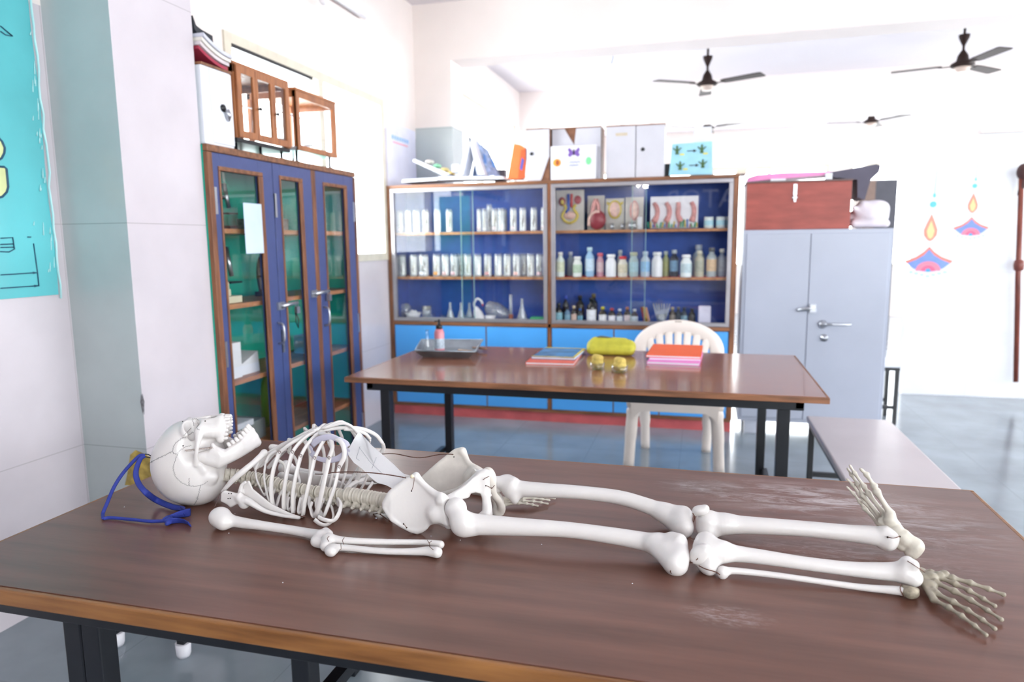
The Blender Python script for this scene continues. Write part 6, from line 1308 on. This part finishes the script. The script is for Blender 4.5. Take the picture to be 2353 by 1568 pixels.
hand('hand', (0.416,1.413,0.765), [(0.435,1.410,0.772), (0.446,1.400,0.770), (0.435,1.381,0.768), (0.426,1.344,0.764), (0.416,1.324,0.762)],
     [(0.546,1.384,0.757), (0.515,1.335,0.757), (0.508,1.287,0.757), (0.486,1.252,0.757), (0.465,1.228,0.757)], [.0062, .0054, .0056, .0054, .0052], M_boneg, .0013, label='greyish tan hand bones spread at the end of the near shin',
     joints=(0, .3, .55, .8, 1.0), carp=[((0.420,1.418,0.768), .012), ((0.419,1.394,0.766), .014), ((0.422,1.372,0.764), .014), ((0.431,1.396,0.770), .013), ((0.447,1.403,0.772), .010), ((0.421,1.350,0.762), .010), ((0.457,1.409,0.774), .009)])
# ---- hips
def hip(side):
    s_ = SD()
    if side == 'near':
        out = [(-0.680,1.385,0.814), (-0.676,1.385,0.824), (-0.662,1.385,0.845), (-0.643,1.385,0.861), (-0.625,1.385,0.875), (-0.607,1.385,0.884), (-0.597,1.385,0.878), (-0.586,1.385,0.863), (-0.566,1.385,0.850), (-0.545,1.385,0.845), (-0.535,1.385,0.841), (-0.533,1.385,0.824), (-0.526,1.385,0.795), (-0.521,1.385,0.782), (-0.533,1.385,0.783), (-0.550,1.385,0.790), (-0.566,1.385,0.786), (-0.576,1.385,0.775), (-0.580,1.385,0.766), (-0.589,1.385,0.758), (-0.602,1.385,0.750), (-0.618,1.385,0.754), (-0.638,1.385,0.766), (-0.660,1.385,0.780), (-0.674,1.385,0.798)]
        yf = lambda a, b: 1.388 + .016 * np.sin(np.clip((a + .66) / .13, 0, 1) * PI) + .10 * (b - .82)
        s_.plate([(p[0], p[2]) for p in out], (0, 2), yf, .0042, .005)
        crest = [(-0.676,1.385,0.819), (-0.662,1.385,0.843), (-0.642,1.385,0.860), (-0.623,1.385,0.874), (-0.607,1.385,0.882)]
        s_.chain([(p[0], float(yf(p[0], p[2])), p[2]) for p in crest], [.006, .0065, .0065, .0065, .007], .006, 4)
        cr2 = [(-0.607,1.385,0.882), (-0.594,1.385,0.870), (-0.577,1.385,0.857), (-0.558,1.385,0.847), (-0.543,1.385,0.843), (-0.543,1.385,0.836)]
        s_.chain([(p[0], float(yf(p[0], p[2])), p[2]) for p in cr2], [.007, .0055, .006, .0075, .010, .012], .006, 4)
        cr3 = [(-0.677,1.385,0.809), (-0.655,1.385,0.783), (-0.629,1.385,0.763), (-0.602,1.385,0.754), (-0.584,1.385,0.765), (-0.575,1.385,0.776), (-0.557,1.385,0.791)]
        s_.chain([(p[0], float(yf(p[0], p[2])), max(.757, p[2])) for p in cr3], [.0045, .004, .004, .0055, .0045, .005, .008], .005, 4)
        yb = 1.40; ac = (-0.539,1.420,0.800)
        s_.ell(ac, (.032, .026, .036), .012); s_.rc((-0.556,1.395,0.803), (-0.544,1.410,0.801), .018, .022, .015)
        s_.rc((-0.537,1.400,0.835), (-0.528,1.400,0.776), .010, .008, .01)
        s_.ell((-0.505,1.385,0.823), (.027, .034, .029), .003, 's')
        py_ = lambda a, b: 1.43 + (a + .545) * .78
        pp = [(-0.545,1.420,0.823), (-0.538,1.430,0.833), (-0.522,1.450,0.842), (-0.507,1.470,0.853), (-0.494,1.480,0.866), (-0.481,1.490,0.874), (-0.459,1.495,0.876), (-0.458,1.495,0.869), (-0.466,1.490,0.853), (-0.463,1.490,0.831), (-0.456,1.480,0.815), (-0.471,1.480,0.812), (-0.479,1.475,0.825), (-0.488,1.470,0.830), (-0.497,1.460,0.829), (-0.501,1.450,0.820), (-0.515,1.440,0.818), (-0.534,1.420,0.815)]
        s_.plate([(p[0], p[2]) for p in pp], (0, 2), py_, .0055, .006)
        pq = [(-0.474,1.485,0.821), (-0.458,1.485,0.820), (-0.445,1.460,0.780), (-0.470,1.450,0.778), (-0.470,1.465,0.789), (-0.470,1.480,0.803)]
        s_.plate([(p[0], p[2]) for p in pq], (0, 2), lambda a, b: 1.485 + (b - .82) * .5, .0045, .004)
        # upper pubic branch, ischium, lower branch
        s_.chain([(-0.534,1.420,0.824), (-0.523,1.450,0.831), (-0.506,1.475,0.846), (-0.486,1.490,0.863), (-0.471,1.493,0.869)], [.012, .0095, .009, .011, .012], .008, 4)
        s_.chain([(-0.480,1.492,0.867), (-0.471,1.492,0.852), (-0.469,1.490,0.831), (-0.466,1.483,0.811), (-0.460,1.468,0.795), (-0.457,1.450,0.785), (-0.469,1.445,0.774)], [.011, .011, .009, .008, .0095, .012, .012], .008, 4)
        s_.chain([(-0.529,1.440,0.766), (-0.504,1.445,0.764), (-0.478,1.445,0.771), (-0.464,1.450,0.780)], [.014, .014, .014, .013], .008, 4)
    else:
        o2 = [(-0.684,1.600,0.798), (-0.640,1.600,0.838), (-0.609,1.600,0.864), (-0.594,1.600,0.876), (-0.580,1.600,0.880), (-0.566,1.600,0.872), (-0.558,1.600,0.856), (-0.539,1.600,0.842), (-0.522,1.600,0.833), (-0.529,1.600,0.820), (-0.552,1.600,0.794), (-0.602,1.600,0.766), (-0.622,1.600,0.757), (-0.657,1.600,0.766), (-0.679,1.600,0.776)]
        yf = lambda a, b: 1.605 - .03 * np.clip((.83 - b) / .08, -1, 1.6) + .012 * np.sin(np.clip((a + .70) / .2, 0, 1) * PI)
        s_.plate([(p[0], p[2]) for p in o2], (0, 2), yf, .0042, .006)
        cr = [(-0.681,1.600,0.798), (-0.640,1.600,0.837), (-0.609,1.600,0.862), (-0.592,1.600,0.874), (-0.574,1.600,0.875)]
        s_.chain([(p[0], float(yf(p[0], p[2])), p[2]) for p in cr], [.004, .0045, .005, .006, .009], .006, 4)
        cr = [(-0.574,1.600,0.875), (-0.565,1.600,0.865), (-0.554,1.600,0.850), (-0.536,1.600,0.839), (-0.525,1.600,0.831)]
        s_.chain([(p[0], float(yf(p[0], p[2])), p[2]) for p in cr], [.009, .007, .006, .0085, .011], .006, 4)
        s_.chain([(-0.520,1.580,0.837), (-0.503,1.550,0.844), (-0.480,1.520,0.860), (-0.466,1.507,0.867)], [.012, .010, .0095, .012], .008, 4)
        s_.chain([(-0.469,1.507,0.868), (-0.460,1.508,0.856), (-0.459,1.510,0.838), (-0.459,1.520,0.812), (-0.452,1.540,0.787), (-0.449,1.550,0.765), (-0.456,1.550,0.748)], [.011, .0115, .010, .0085, .009, .0105, .009], .008, 4)
        s_.chain([(-0.606,1.560,0.782), (-0.558,1.550,0.802), (-0.527,1.550,0.823)], [.008, .008, .01], .01, 4)
        s_.ell((-.53, 1.60, .81), (.03, .025, .034), .015)
        s_.chain([(-.53, 1.60, .80), (-.47, 1.585, .775), (-0.460,1.550,0.752)], [.018, .015, .010], .008, 4)
    return s_
hn = bone('hip_bone', hip('near'), .002); hf = bone('hip_bone', hip('far'), .002, mat('bone_tan', '#d0c9c0', .35, var=.08, vs=25, bump=.08, bs=90)); hf['label'] = 'far hip bone with a brownish inner face'
sx = NP(SP[-1])
s_ = SD(); 
for k in range(5):
    f = k / 4; s_.ell((sx[0] + .01 + .085 * f, 1.487, sx[2] - .0 - .012 * f - (.0)), (.014, .045 * (1 - .7 * f) + .006, .013 - .006 * f), .012)
bone('sacrum', s_, .0022)
s_ = SD().rc((-0.473,1.500,0.868), (-0.465,1.500,0.823), .0075, .006, .006); bone('pubic_joint', s_, .002)
near_surface_hole(hn, [(-0.606,1.379,0.857), (-0.628,1.380,0.778), (-0.621,1.380,0.770), (-0.473,1.482,0.858), (-0.466,1.482,0.845)], .0018)
near_surface_hole(hf, [(-0.581,1.588,0.873), (-0.461,1.494,0.864), (-0.456,1.496,0.835)], .0018)
wires([(-0.604,1.374,0.859), (-0.599,1.372,0.870), (-0.597,1.375,0.886), (-0.599,1.378,0.890)]); wires([(-0.471,1.477,0.860), (-0.464,1.478,0.865), (-0.459,1.488,0.866)]); wires([(-0.464,1.477,0.847), (-0.458,1.480,0.844), (-0.454,1.490,0.837), (-0.447,1.490,0.845)]); wires([(-0.625,1.374,0.781), (-0.620,1.372,0.777), (-0.618,1.374,0.773)])
part('wire_knob', MB().lathe((-0.603,1.378,0.891), [(0, -.005), (.004, -.003), (.005, 0), (.004, .003), (0, .005)], 10), mat('cream_knob', '#d8ccb0', .4), sk)
def twist(a, b, sag, n=90, r=.0008, name='twisted_wire', waves=28, mid=None):
    for ph in (0, PI):
        pts = []
        for k in range(n):
            t = k / (n - 1); p = NP(a) * (1 - t) + NP(b) * t + NP((0, 0, -sag * 4 * t * (1 - t)))
            if mid is not None: p = p + NP((0, 0, 1)) * mid(t)
            w = t * waves * 2 * PI + ph; pts.append(tuple(p + NP((0, math.cos(w), math.sin(w))) * .0009))
        part(name, MB().tube(pts, r, 4), M_wire, sk)
twist((-0.811,1.400,0.877), (-0.617,1.377,0.887), -.006)
twist((-0.918,1.500,0.832), (-0.821,1.420,0.870), .002, 40, waves=10)
twist((-0.796,1.625,0.854), (-0.583,1.590,0.873), .004, mid=lambda t: .004 * math.sin(t * 9) + .004 * t)
wires([(-0.984,1.412,0.768), (-0.950,1.408,0.766), (-0.925,1.406,0.763), (-0.894,1.404,0.759), (-0.863,1.400,0.760), (-0.836,1.400,0.765)])
for p in ((-0.973,1.437,0.903), (-0.934,1.432,0.908), (-0.909,1.427,0.902), (-0.872,1.427,0.899), (-0.832,1.424,0.903), (-0.804,1.420,0.885)):
    part('copper_wire', MB().tube([(p[0] + .003 * math.cos(q), p[1] + .0015 * math.sin(2 * q) - .001, p[2] + .0035 * math.sin(q)) for q in [i * PI / 6 for i in range(12)]], .0006, 4, closed=True), M_wire, sk)
for p in ((-0.980,1.410,0.770), (-0.949,1.406,0.769), (-0.925,1.405,0.764), (-0.896,1.402,0.763)):
    part('copper_wire', MB().tube([(p[0] + .0075 * math.cos(q), p[1] + .004 * math.sin(q), p[2]) for q in [i * PI / 6 for i in range(12)]], .0006, 4, closed=True), M_wire, sk)
wires([(-0.753,1.480,0.750), (-0.732,1.470,0.757), (-0.707,1.450,0.757), (-0.685,1.430,0.758)], r=.0012); part('screw', MB().lathe((-0.734,1.460,0.747), [(0, -.004), (.004, -.003), (.004, .004), (0, .005)], 10), M_steel, sk)
# ---- thigh bones
def femur(head, neck, troch, shaft, rads, cond, parent=None):
    s_ = SD(); s_.ell(head[0], (head[1],) * 3, .004)
    s_.chain(neck[0], neck[1], .003, 3); 
    for p, r in troch: s_.ell(p, r if hasattr(r, '__len__') else (r,) * 3, .012)
    s_.chain(shaft, rads, .01, 5)
    for a, b, r1, r2 in cond: s_.rc(a, b, r1, r2, .012)
    return bone('thigh_bone', s_, .002)
f1 = femur(((-0.508,1.393,0.820), .0245), ([(-0.503,1.392,0.816), (-0.492,1.385,0.807), (-0.482,1.380,0.799)], [.013, .0135, .017]),
      [((-0.491,1.374,0.798), (.024, .021, .029)), ((-0.480,1.378,0.783), (.026, .018, .017))],
      [(-0.479,1.378,0.794), (-0.448,1.385,0.792), (-0.376,1.392,0.792), (-0.263,1.400,0.793), (-0.171,1.402,0.789), (-0.108,1.400,0.785), (-0.072,1.395,0.782)], [.024, .0225, .0195, .0165, .017, .0185, .021],
      [((-0.080,1.385,0.787), (-0.035,1.345,0.772), .018, .0235), ((-0.063,1.395,0.785), (-0.032,1.385,0.781), .020, .0215), ((-0.042,1.390,0.800), (-0.028,1.380,0.800), .014, .016), ((-0.031,1.345,0.768), (-0.025,1.350,0.781), .0215, .018), ((-0.045,1.370,0.781), (-0.028,1.365,0.783), .020, .018)])
f2 = femur(((-0.479,1.600,0.805), .022), ([(-0.481,1.590,0.818), (-0.457,1.590,0.813), (-0.438,1.590,0.807)], [.013, .016, .021]),
      [((-0.449,1.605,0.818), (.02, .018, .014)), ((-0.422,1.575,0.783), (.010, .010, .014)), ((-0.430,1.585,0.795), (.022, .015, .016))],
      [(-0.429,1.590,0.808), (-0.412,1.590,0.804), (-0.353,1.590,0.805), (-0.268,1.590,0.807), (-0.174,1.588,0.804), (-0.113,1.580,0.794), (-0.063,1.570,0.782)], [.022, .020, .0178, .0162, .0165, .0175, .020],
      [((-0.073,1.570,0.783), (-0.025,1.530,0.766), .018, .0215), ((-0.063,1.570,0.784), (-0.024,1.560,0.786), .019, .020), ((-0.028,1.550,0.783), (-0.023,1.530,0.771), .020, .021)])
# ---- knee caps
kc = SD().ell((0.011,1.350,0.789), (.017, .012, .019), .004).rc((0.005,1.352,0.780), (0.022,1.352,0.800), .010, .012, .008); k1 = bone('kneecap', kc, .0016)
near_surface_hole(k1, [(0.009,1.339,0.788)], .0018)
bone('kneecap', SD().ell((0.012,1.530,0.811), (.016, .012, .011), .004).rc((0.002,1.530,0.804), (0.023,1.530,0.816), .007, .009, .006), .0016)
# ---- shin bones
s_ = SD().chain([(0.027,1.370,0.789), (0.052,1.375,0.789), (0.081,1.380,0.786), (0.138,1.380,0.784), (0.209,1.378,0.781), (0.286,1.378,0.779), (0.346,1.380,0.780), (0.376,1.380,0.782)], [.024, .0235, .0165, .014, .0128, .0135, .0165, .019], .01, 5)
s_.ell((0.024,1.390,0.804), (.020, .022, .016), .012).ell((0.031,1.355,0.767), (.018, .02, .019), .012).rc((0.384,1.375,0.803), (0.392,1.370,0.802), .013, .011, .01).rc((0.382,1.375,0.783), (0.394,1.370,0.778), .018, .0165, .01).rc((0.018,1.375,0.793), (0.021,1.365,0.771), .019, .019, .01)
t1 = bone('shin_bone', s_, .002)
s_ = SD().chain([(0.031,1.540,0.775), (0.065,1.540,0.781), (0.097,1.540,0.782), (0.151,1.538,0.785), (0.230,1.538,0.787), (0.315,1.538,0.786), (0.365,1.536,0.786), (0.388,1.532,0.784)], [.0265, .0245, .020, .018, .0165, .0175, .020, .0195], .01, 5)
s_.ell((0.028,1.540,0.790), (.021, .024, .018), .012).ell((0.029,1.530,0.763), (.021, .024, .018), .012).rc((0.383,1.530,0.800), (0.395,1.525,0.791), .012, .013, .01).rc((0.385,1.530,0.773), (0.389,1.525,0.776), .014, .014, .01)
t2 = bone('shin_bone', s_, .002)
s_ = SD().chain([(0.057,1.345,0.762), (0.080,1.348,0.765), (0.152,1.352,0.763), (0.229,1.352,0.760), (0.304,1.350,0.758), (0.361,1.346,0.761), (0.372,1.344,0.761)], [.0085, .0065, .0058, .0056, .0062, .0078, .0085], .005, 5)
s_.ell((0.056,1.343,0.761), (.011, .011, .013), .006)
fb = bone('calf_bone', s_, .0016)
s_ = SD().ell((0.383,1.342,0.762), (.015, .013, .011), .006); rr = random.Random(2)
for k in range(8): p = NP((0.383,1.342,0.762)) + NP((rr.uniform(-.011, .011), rr.uniform(-.008, .008), rr.uniform(-.005, .008))); s_.ell(p, (.006, .006, .005), .002)
part('clay_lump', s_.mesh('clay_lump', .0012, mat('grey_clay', '#9a8f7c', .7, var=.3, vs=90, bump=.6, bs=200), SK0), None, fb, label='rough grey clay lump at the ankle end of the thin bone')
part('copper_wire', MB().tube([(lambda c: (c[0] + .003 * math.sin(q * 2), c[1] + .0105 * math.cos(q), c[2] + .0105 * math.sin(q)))((0.368,1.345,0.762)) for q in [i * PI / 7 for i in range(14)]], .0009, 5, closed=True), M_wire, fb)
# knee and ankle wires
wires([(-0.005,1.440,0.781), (0.002,1.420,0.785), (0.007,1.400,0.790)], r=.001); wires([(-0.009,1.350,0.772), (-0.002,1.345,0.774), (0.009,1.337,0.787)], r=.0012)
wires([(0.011,1.335,0.774), (0.024,1.332,0.770), (0.043,1.332,0.766), (0.051,1.330,0.762)], r=.001); wires([(-0.038,1.325,0.764), (-0.042,1.322,0.763), (-0.040,1.325,0.757), (-0.036,1.322,0.764)], r=.0011)
wires([(-0.008,1.500,0.760), (-0.002,1.500,0.756), (0.006,1.500,0.758)], r=.001); wires([(-0.003,1.520,0.807), (0.001,1.525,0.797), (-0.001,1.530,0.783)], r=.001)
wires([(0.380,1.362,0.813), (0.393,1.355,0.807), (0.409,1.358,0.796)], r=.0008)
near_surface_hole(f1, [(-0.037,1.323,0.766)], .0022); near_surface_hole(t1, [(0.029,1.352,0.804)], .0022); near_surface_hole(t2, [(0.383,1.512,0.795)], .0022)
wires([(0.382,1.508,0.797), (0.392,1.505,0.797), (0.405,1.510,0.800)], r=.0008)
# ---- far foot, toes up
s_ = SD(); FY = 1.53
s_.chain([(0.439,1.525,0.774), (0.436,1.525,0.770), (0.433,1.525,0.764)], [.0155, .0165, .0155], .006, 2)
s_.chain([(0.438,1.525,0.778), (0.426,1.528,0.786), (0.417,1.530,0.795)], [.0155, .014, .013], .006, 3)
for p, r in (((0.415,1.530,0.775), .0135), ((0.411,1.530,0.794), .0145), ((0.405,1.535,0.803), .0135), ((0.401,1.540,0.811), .0125), ((0.393,1.540,0.821), .0135), ((0.388,1.545,0.808), .011), ((0.383,1.550,0.813), .011), ((0.392,1.540,0.832), .011), ((0.419,1.525,0.786), .013)): s_.ell(p, (r, r * .9, r), .003)
toes = [([(0.392,1.540,0.836), (0.365,1.545,0.879), (0.360,1.545,0.890), (0.344,1.545,0.914), (0.332,1.545,0.925)], .0075), ([(0.386,1.555,0.826), (0.353,1.560,0.869), (0.344,1.560,0.883), (0.324,1.560,0.911), (0.314,1.560,0.927)], .006),
        ([(0.383,1.565,0.814), (0.345,1.570,0.861), (0.334,1.570,0.883), (0.320,1.570,0.904), (0.312,1.570,0.917)], .0055), ([(0.381,1.570,0.806), (0.350,1.575,0.845), (0.340,1.575,0.859), (0.325,1.575,0.880), (0.313,1.575,0.892)], .0052),
        ([(0.380,1.580,0.797), (0.353,1.585,0.826), (0.343,1.585,0.840), (0.329,1.585,0.858), (0.316,1.585,0.871)], .005)]
for P, r in toes:
    P = [NP(p) for p in P]
    for i in range(4):
        a, b = P[i], P[i + 1]; m1, m2 = a + (b - a) * .2, a + (b - a) * .8; q = 1 - .13 * i
        s_.rc(a, m1, r * 1.25 * q, r * .85 * q, .0015).rc(m1, m2, r * .75 * q, r * .7 * q, .0015).rc(m2, b, r * .8 * q, r * (1.15 if i < 3 else .6) * q, .0015)
foot = bone('foot', s_, .0014, M_boned)
near_surface_hole(foot, [(0.406,1.514,0.798)], .002)
# ------------------------------------------------------------------ blue ribbon, paper slips
M_rib = mat('blue_ribbon', '#24348c', .7, var=.1, vs=30, bump=.3, bs=300)
rb = thing('blue_ribbon', 'blue cloth ribbon tied to the hook on the skull, knotted on the table', 'ribbon', (-1.381,1.305,0.751))
p1 = [(-1.323,1.389,0.885), (-1.334,1.380,0.884), (-1.362,1.360,0.849), (-1.376,1.340,0.816), (-1.388,1.325,0.776), (-1.391,1.315,0.757), (-1.366,1.291,0.755)]
p2 = [(-1.366,1.291,0.755), (-1.353,1.300,0.755), (-1.297,1.301,0.756), (-1.246,1.300,0.757), (-1.221,1.306,0.757), (-1.201,1.309,0.759)]
p3 = [(-1.322,1.389,0.884), (-1.329,1.380,0.878), (-1.336,1.370,0.848), (-1.324,1.362,0.823), (-1.294,1.352,0.805), (-1.311,1.402,0.765), (-1.255,1.389,0.758), (-1.212,1.379,0.758), (-1.201,1.333,0.759), (-1.200,1.312,0.759)]
part('strand', MB().tube(spl(p1, 5), .0042, 8, .55), M_rib, rb); part('strand', MB().tube(spl(p2, 5), .0042, 8, .55), M_rib, rb)
q = spl(p3, 5); part('strand', MB().tube(q, [.0045 + .003 * math.sin(i / len(q) * PI) for i in range(len(q))], 8, .4), M_rib, rb)
kn = SD().chain([(-1.209,1.312,0.760), (-1.203,1.320,0.762), (-1.188,1.307,0.760), (-1.188,1.296,0.758)], [.005, .006, .006, .005], .003, 3).ell((-1.196,1.308,0.760), (.009, .009, .007), .003)
o = part('knot', kn.mesh('knot', .0013, M_rib, wloc(rb)), None, rb)
for pts, w in (([(-1.201,1.320,0.760), (-1.189,1.335,0.764), (-1.183,1.350,0.763), (-1.185,1.370,0.757)], .010), ([(-1.190,1.306,0.760), (-1.177,1.317,0.758), (-1.157,1.318,0.757), (-1.135,1.307,0.757)], .009), ([(-1.218,1.380,0.759), (-1.188,1.357,0.764), (-1.182,1.346,0.760)], .007)):
    part('loose_end', MB().tube(spl(pts, 4), w, 8, .16, up=(.0, -.5, 1)), M_rib, rb)
def sheet(parent, corners, nm, m, bulge=(0, -.004, .0), th=.0006):
    P = [NP(c, float) for c in corners]; bg_ = NP(bulge)
    def f(u, v, o=0):
        u = min(max(u, 0), 1); v = min(max(v, 0), 1)
        p = (P[0] * (1 - u) + P[1] * u) * (1 - v) + (P[3] * (1 - u) + P[2] * u) * v
        return tuple(p + bg_ * (math.sin(u * PI) + .5 * math.sin(v * PI)) + NP((0, o, 0)))
    b = MB(); b.grid(12, 12, lambda u, v: f(u, v)); b.grid(12, 12, lambda u, v: f(u, v, th)); 
    part(nm, b, m, parent, fix=False)
tg = thing('paper_slip', 'white paper slip with faint pencil marks tucked between the ribs and the hip', 'paper', (-0.788,1.440,0.916))
out = [(-0.792,1.500,0.949), (-0.783,1.500,0.941), (-0.734,1.452,0.931), (-0.704,1.445,0.913), (-0.674,1.440,0.893), (-0.660,1.440,0.880), (-0.647,1.438,0.872), (-0.650,1.438,0.847), (-0.659,1.440,0.839), (-0.678,1.440,0.834), (-0.699,1.445,0.840), (-0.724,1.450,0.842), (-0.744,1.455,0.853), (-0.767,1.460,0.870), (-0.790,1.465,0.881), (-0.806,1.470,0.896), (-0.810,1.472,0.908), (-0.802,1.472,0.920), (-0.788,1.470,0.942)]
b = MB(); n = len(out); cc = NP(out).mean(0)
b.add([tuple(p) for p in out] + [tuple(cc + NP((0, -.004, 0)))], [(i, (i + 1) % n, n) for i in range(n)], True)
part('slip', b, translucent('slip_paper', '#f8f8fa'), tg, fix=False)
b = MB()
cmid = NP((-0.731,1.452,0.895))
def pl_(u0, u1): b.tube([tuple(NP(u0) + NP((0, -.0035, 0))), tuple(NP(u1) + NP((0, -.0035, 0)))], .00045, 4)
pl_((-0.769,1.462,0.925), (-0.780,1.462,0.895)); pl_((-0.771,1.462,0.923), (-0.741,1.452,0.894)); pl_((-0.741,1.452,0.894), (-0.707,1.446,0.869)); pl_((-0.721,1.449,0.906), (-0.735,1.452,0.877)); pl_((-0.780,1.462,0.895), (-0.772,1.462,0.890))
part('pencil_marks', b, mat('pencil', '#8a8e98', .7), tg)
t = thing('paper_strip', 'curved strip of white paper looped through the upper ribs', 'paper', (-0.869,1.470,0.897))
s1 = [(-0.902,1.465,0.917), (-0.877,1.455,0.935), (-0.847,1.450,0.945), (-0.824,1.450,0.942), (-0.808,1.455,0.933), (-0.804,1.462,0.920)]
s2 = [(-0.903,1.465,0.914), (-0.909,1.475,0.895), (-0.898,1.480,0.881), (-0.871,1.480,0.877), (-0.843,1.480,0.883), (-0.816,1.475,0.901), (-0.806,1.468,0.916)]
part('strip', MB().tube(spl(s1, 5), .0085, 8, .07, up=(0, -.3, 1)), translucent('lilac_paper', '#e8e6f2'), t); part('strip', MB().tube(spl(s2, 5), .008, 8, .07, up=(0, -.3, 1)), translucent('lilac_paper', '#e8e6f2'), t)
# tiny crumbs of chalk on the table
rc = random.Random(11)
for k, p in enumerate(((-1.386,1.375,0.750), (-1.083,1.401,0.750), (-1.023,1.298,0.750), (-0.568,1.392,0.750), (-0.497,1.387,0.750), (-0.318,1.408,0.750), (-0.768,1.120,0.750), (-0.111,1.278,0.750))):
    solo('chalk_crumb', MB().lathe(p, [(0, 0), (.0012, .0002), (.0009, .0012), (0, .0015)], 6), M_paper, 'tiny white crumb on the near table', 'crumb', p, 'white crumbs on the near table')
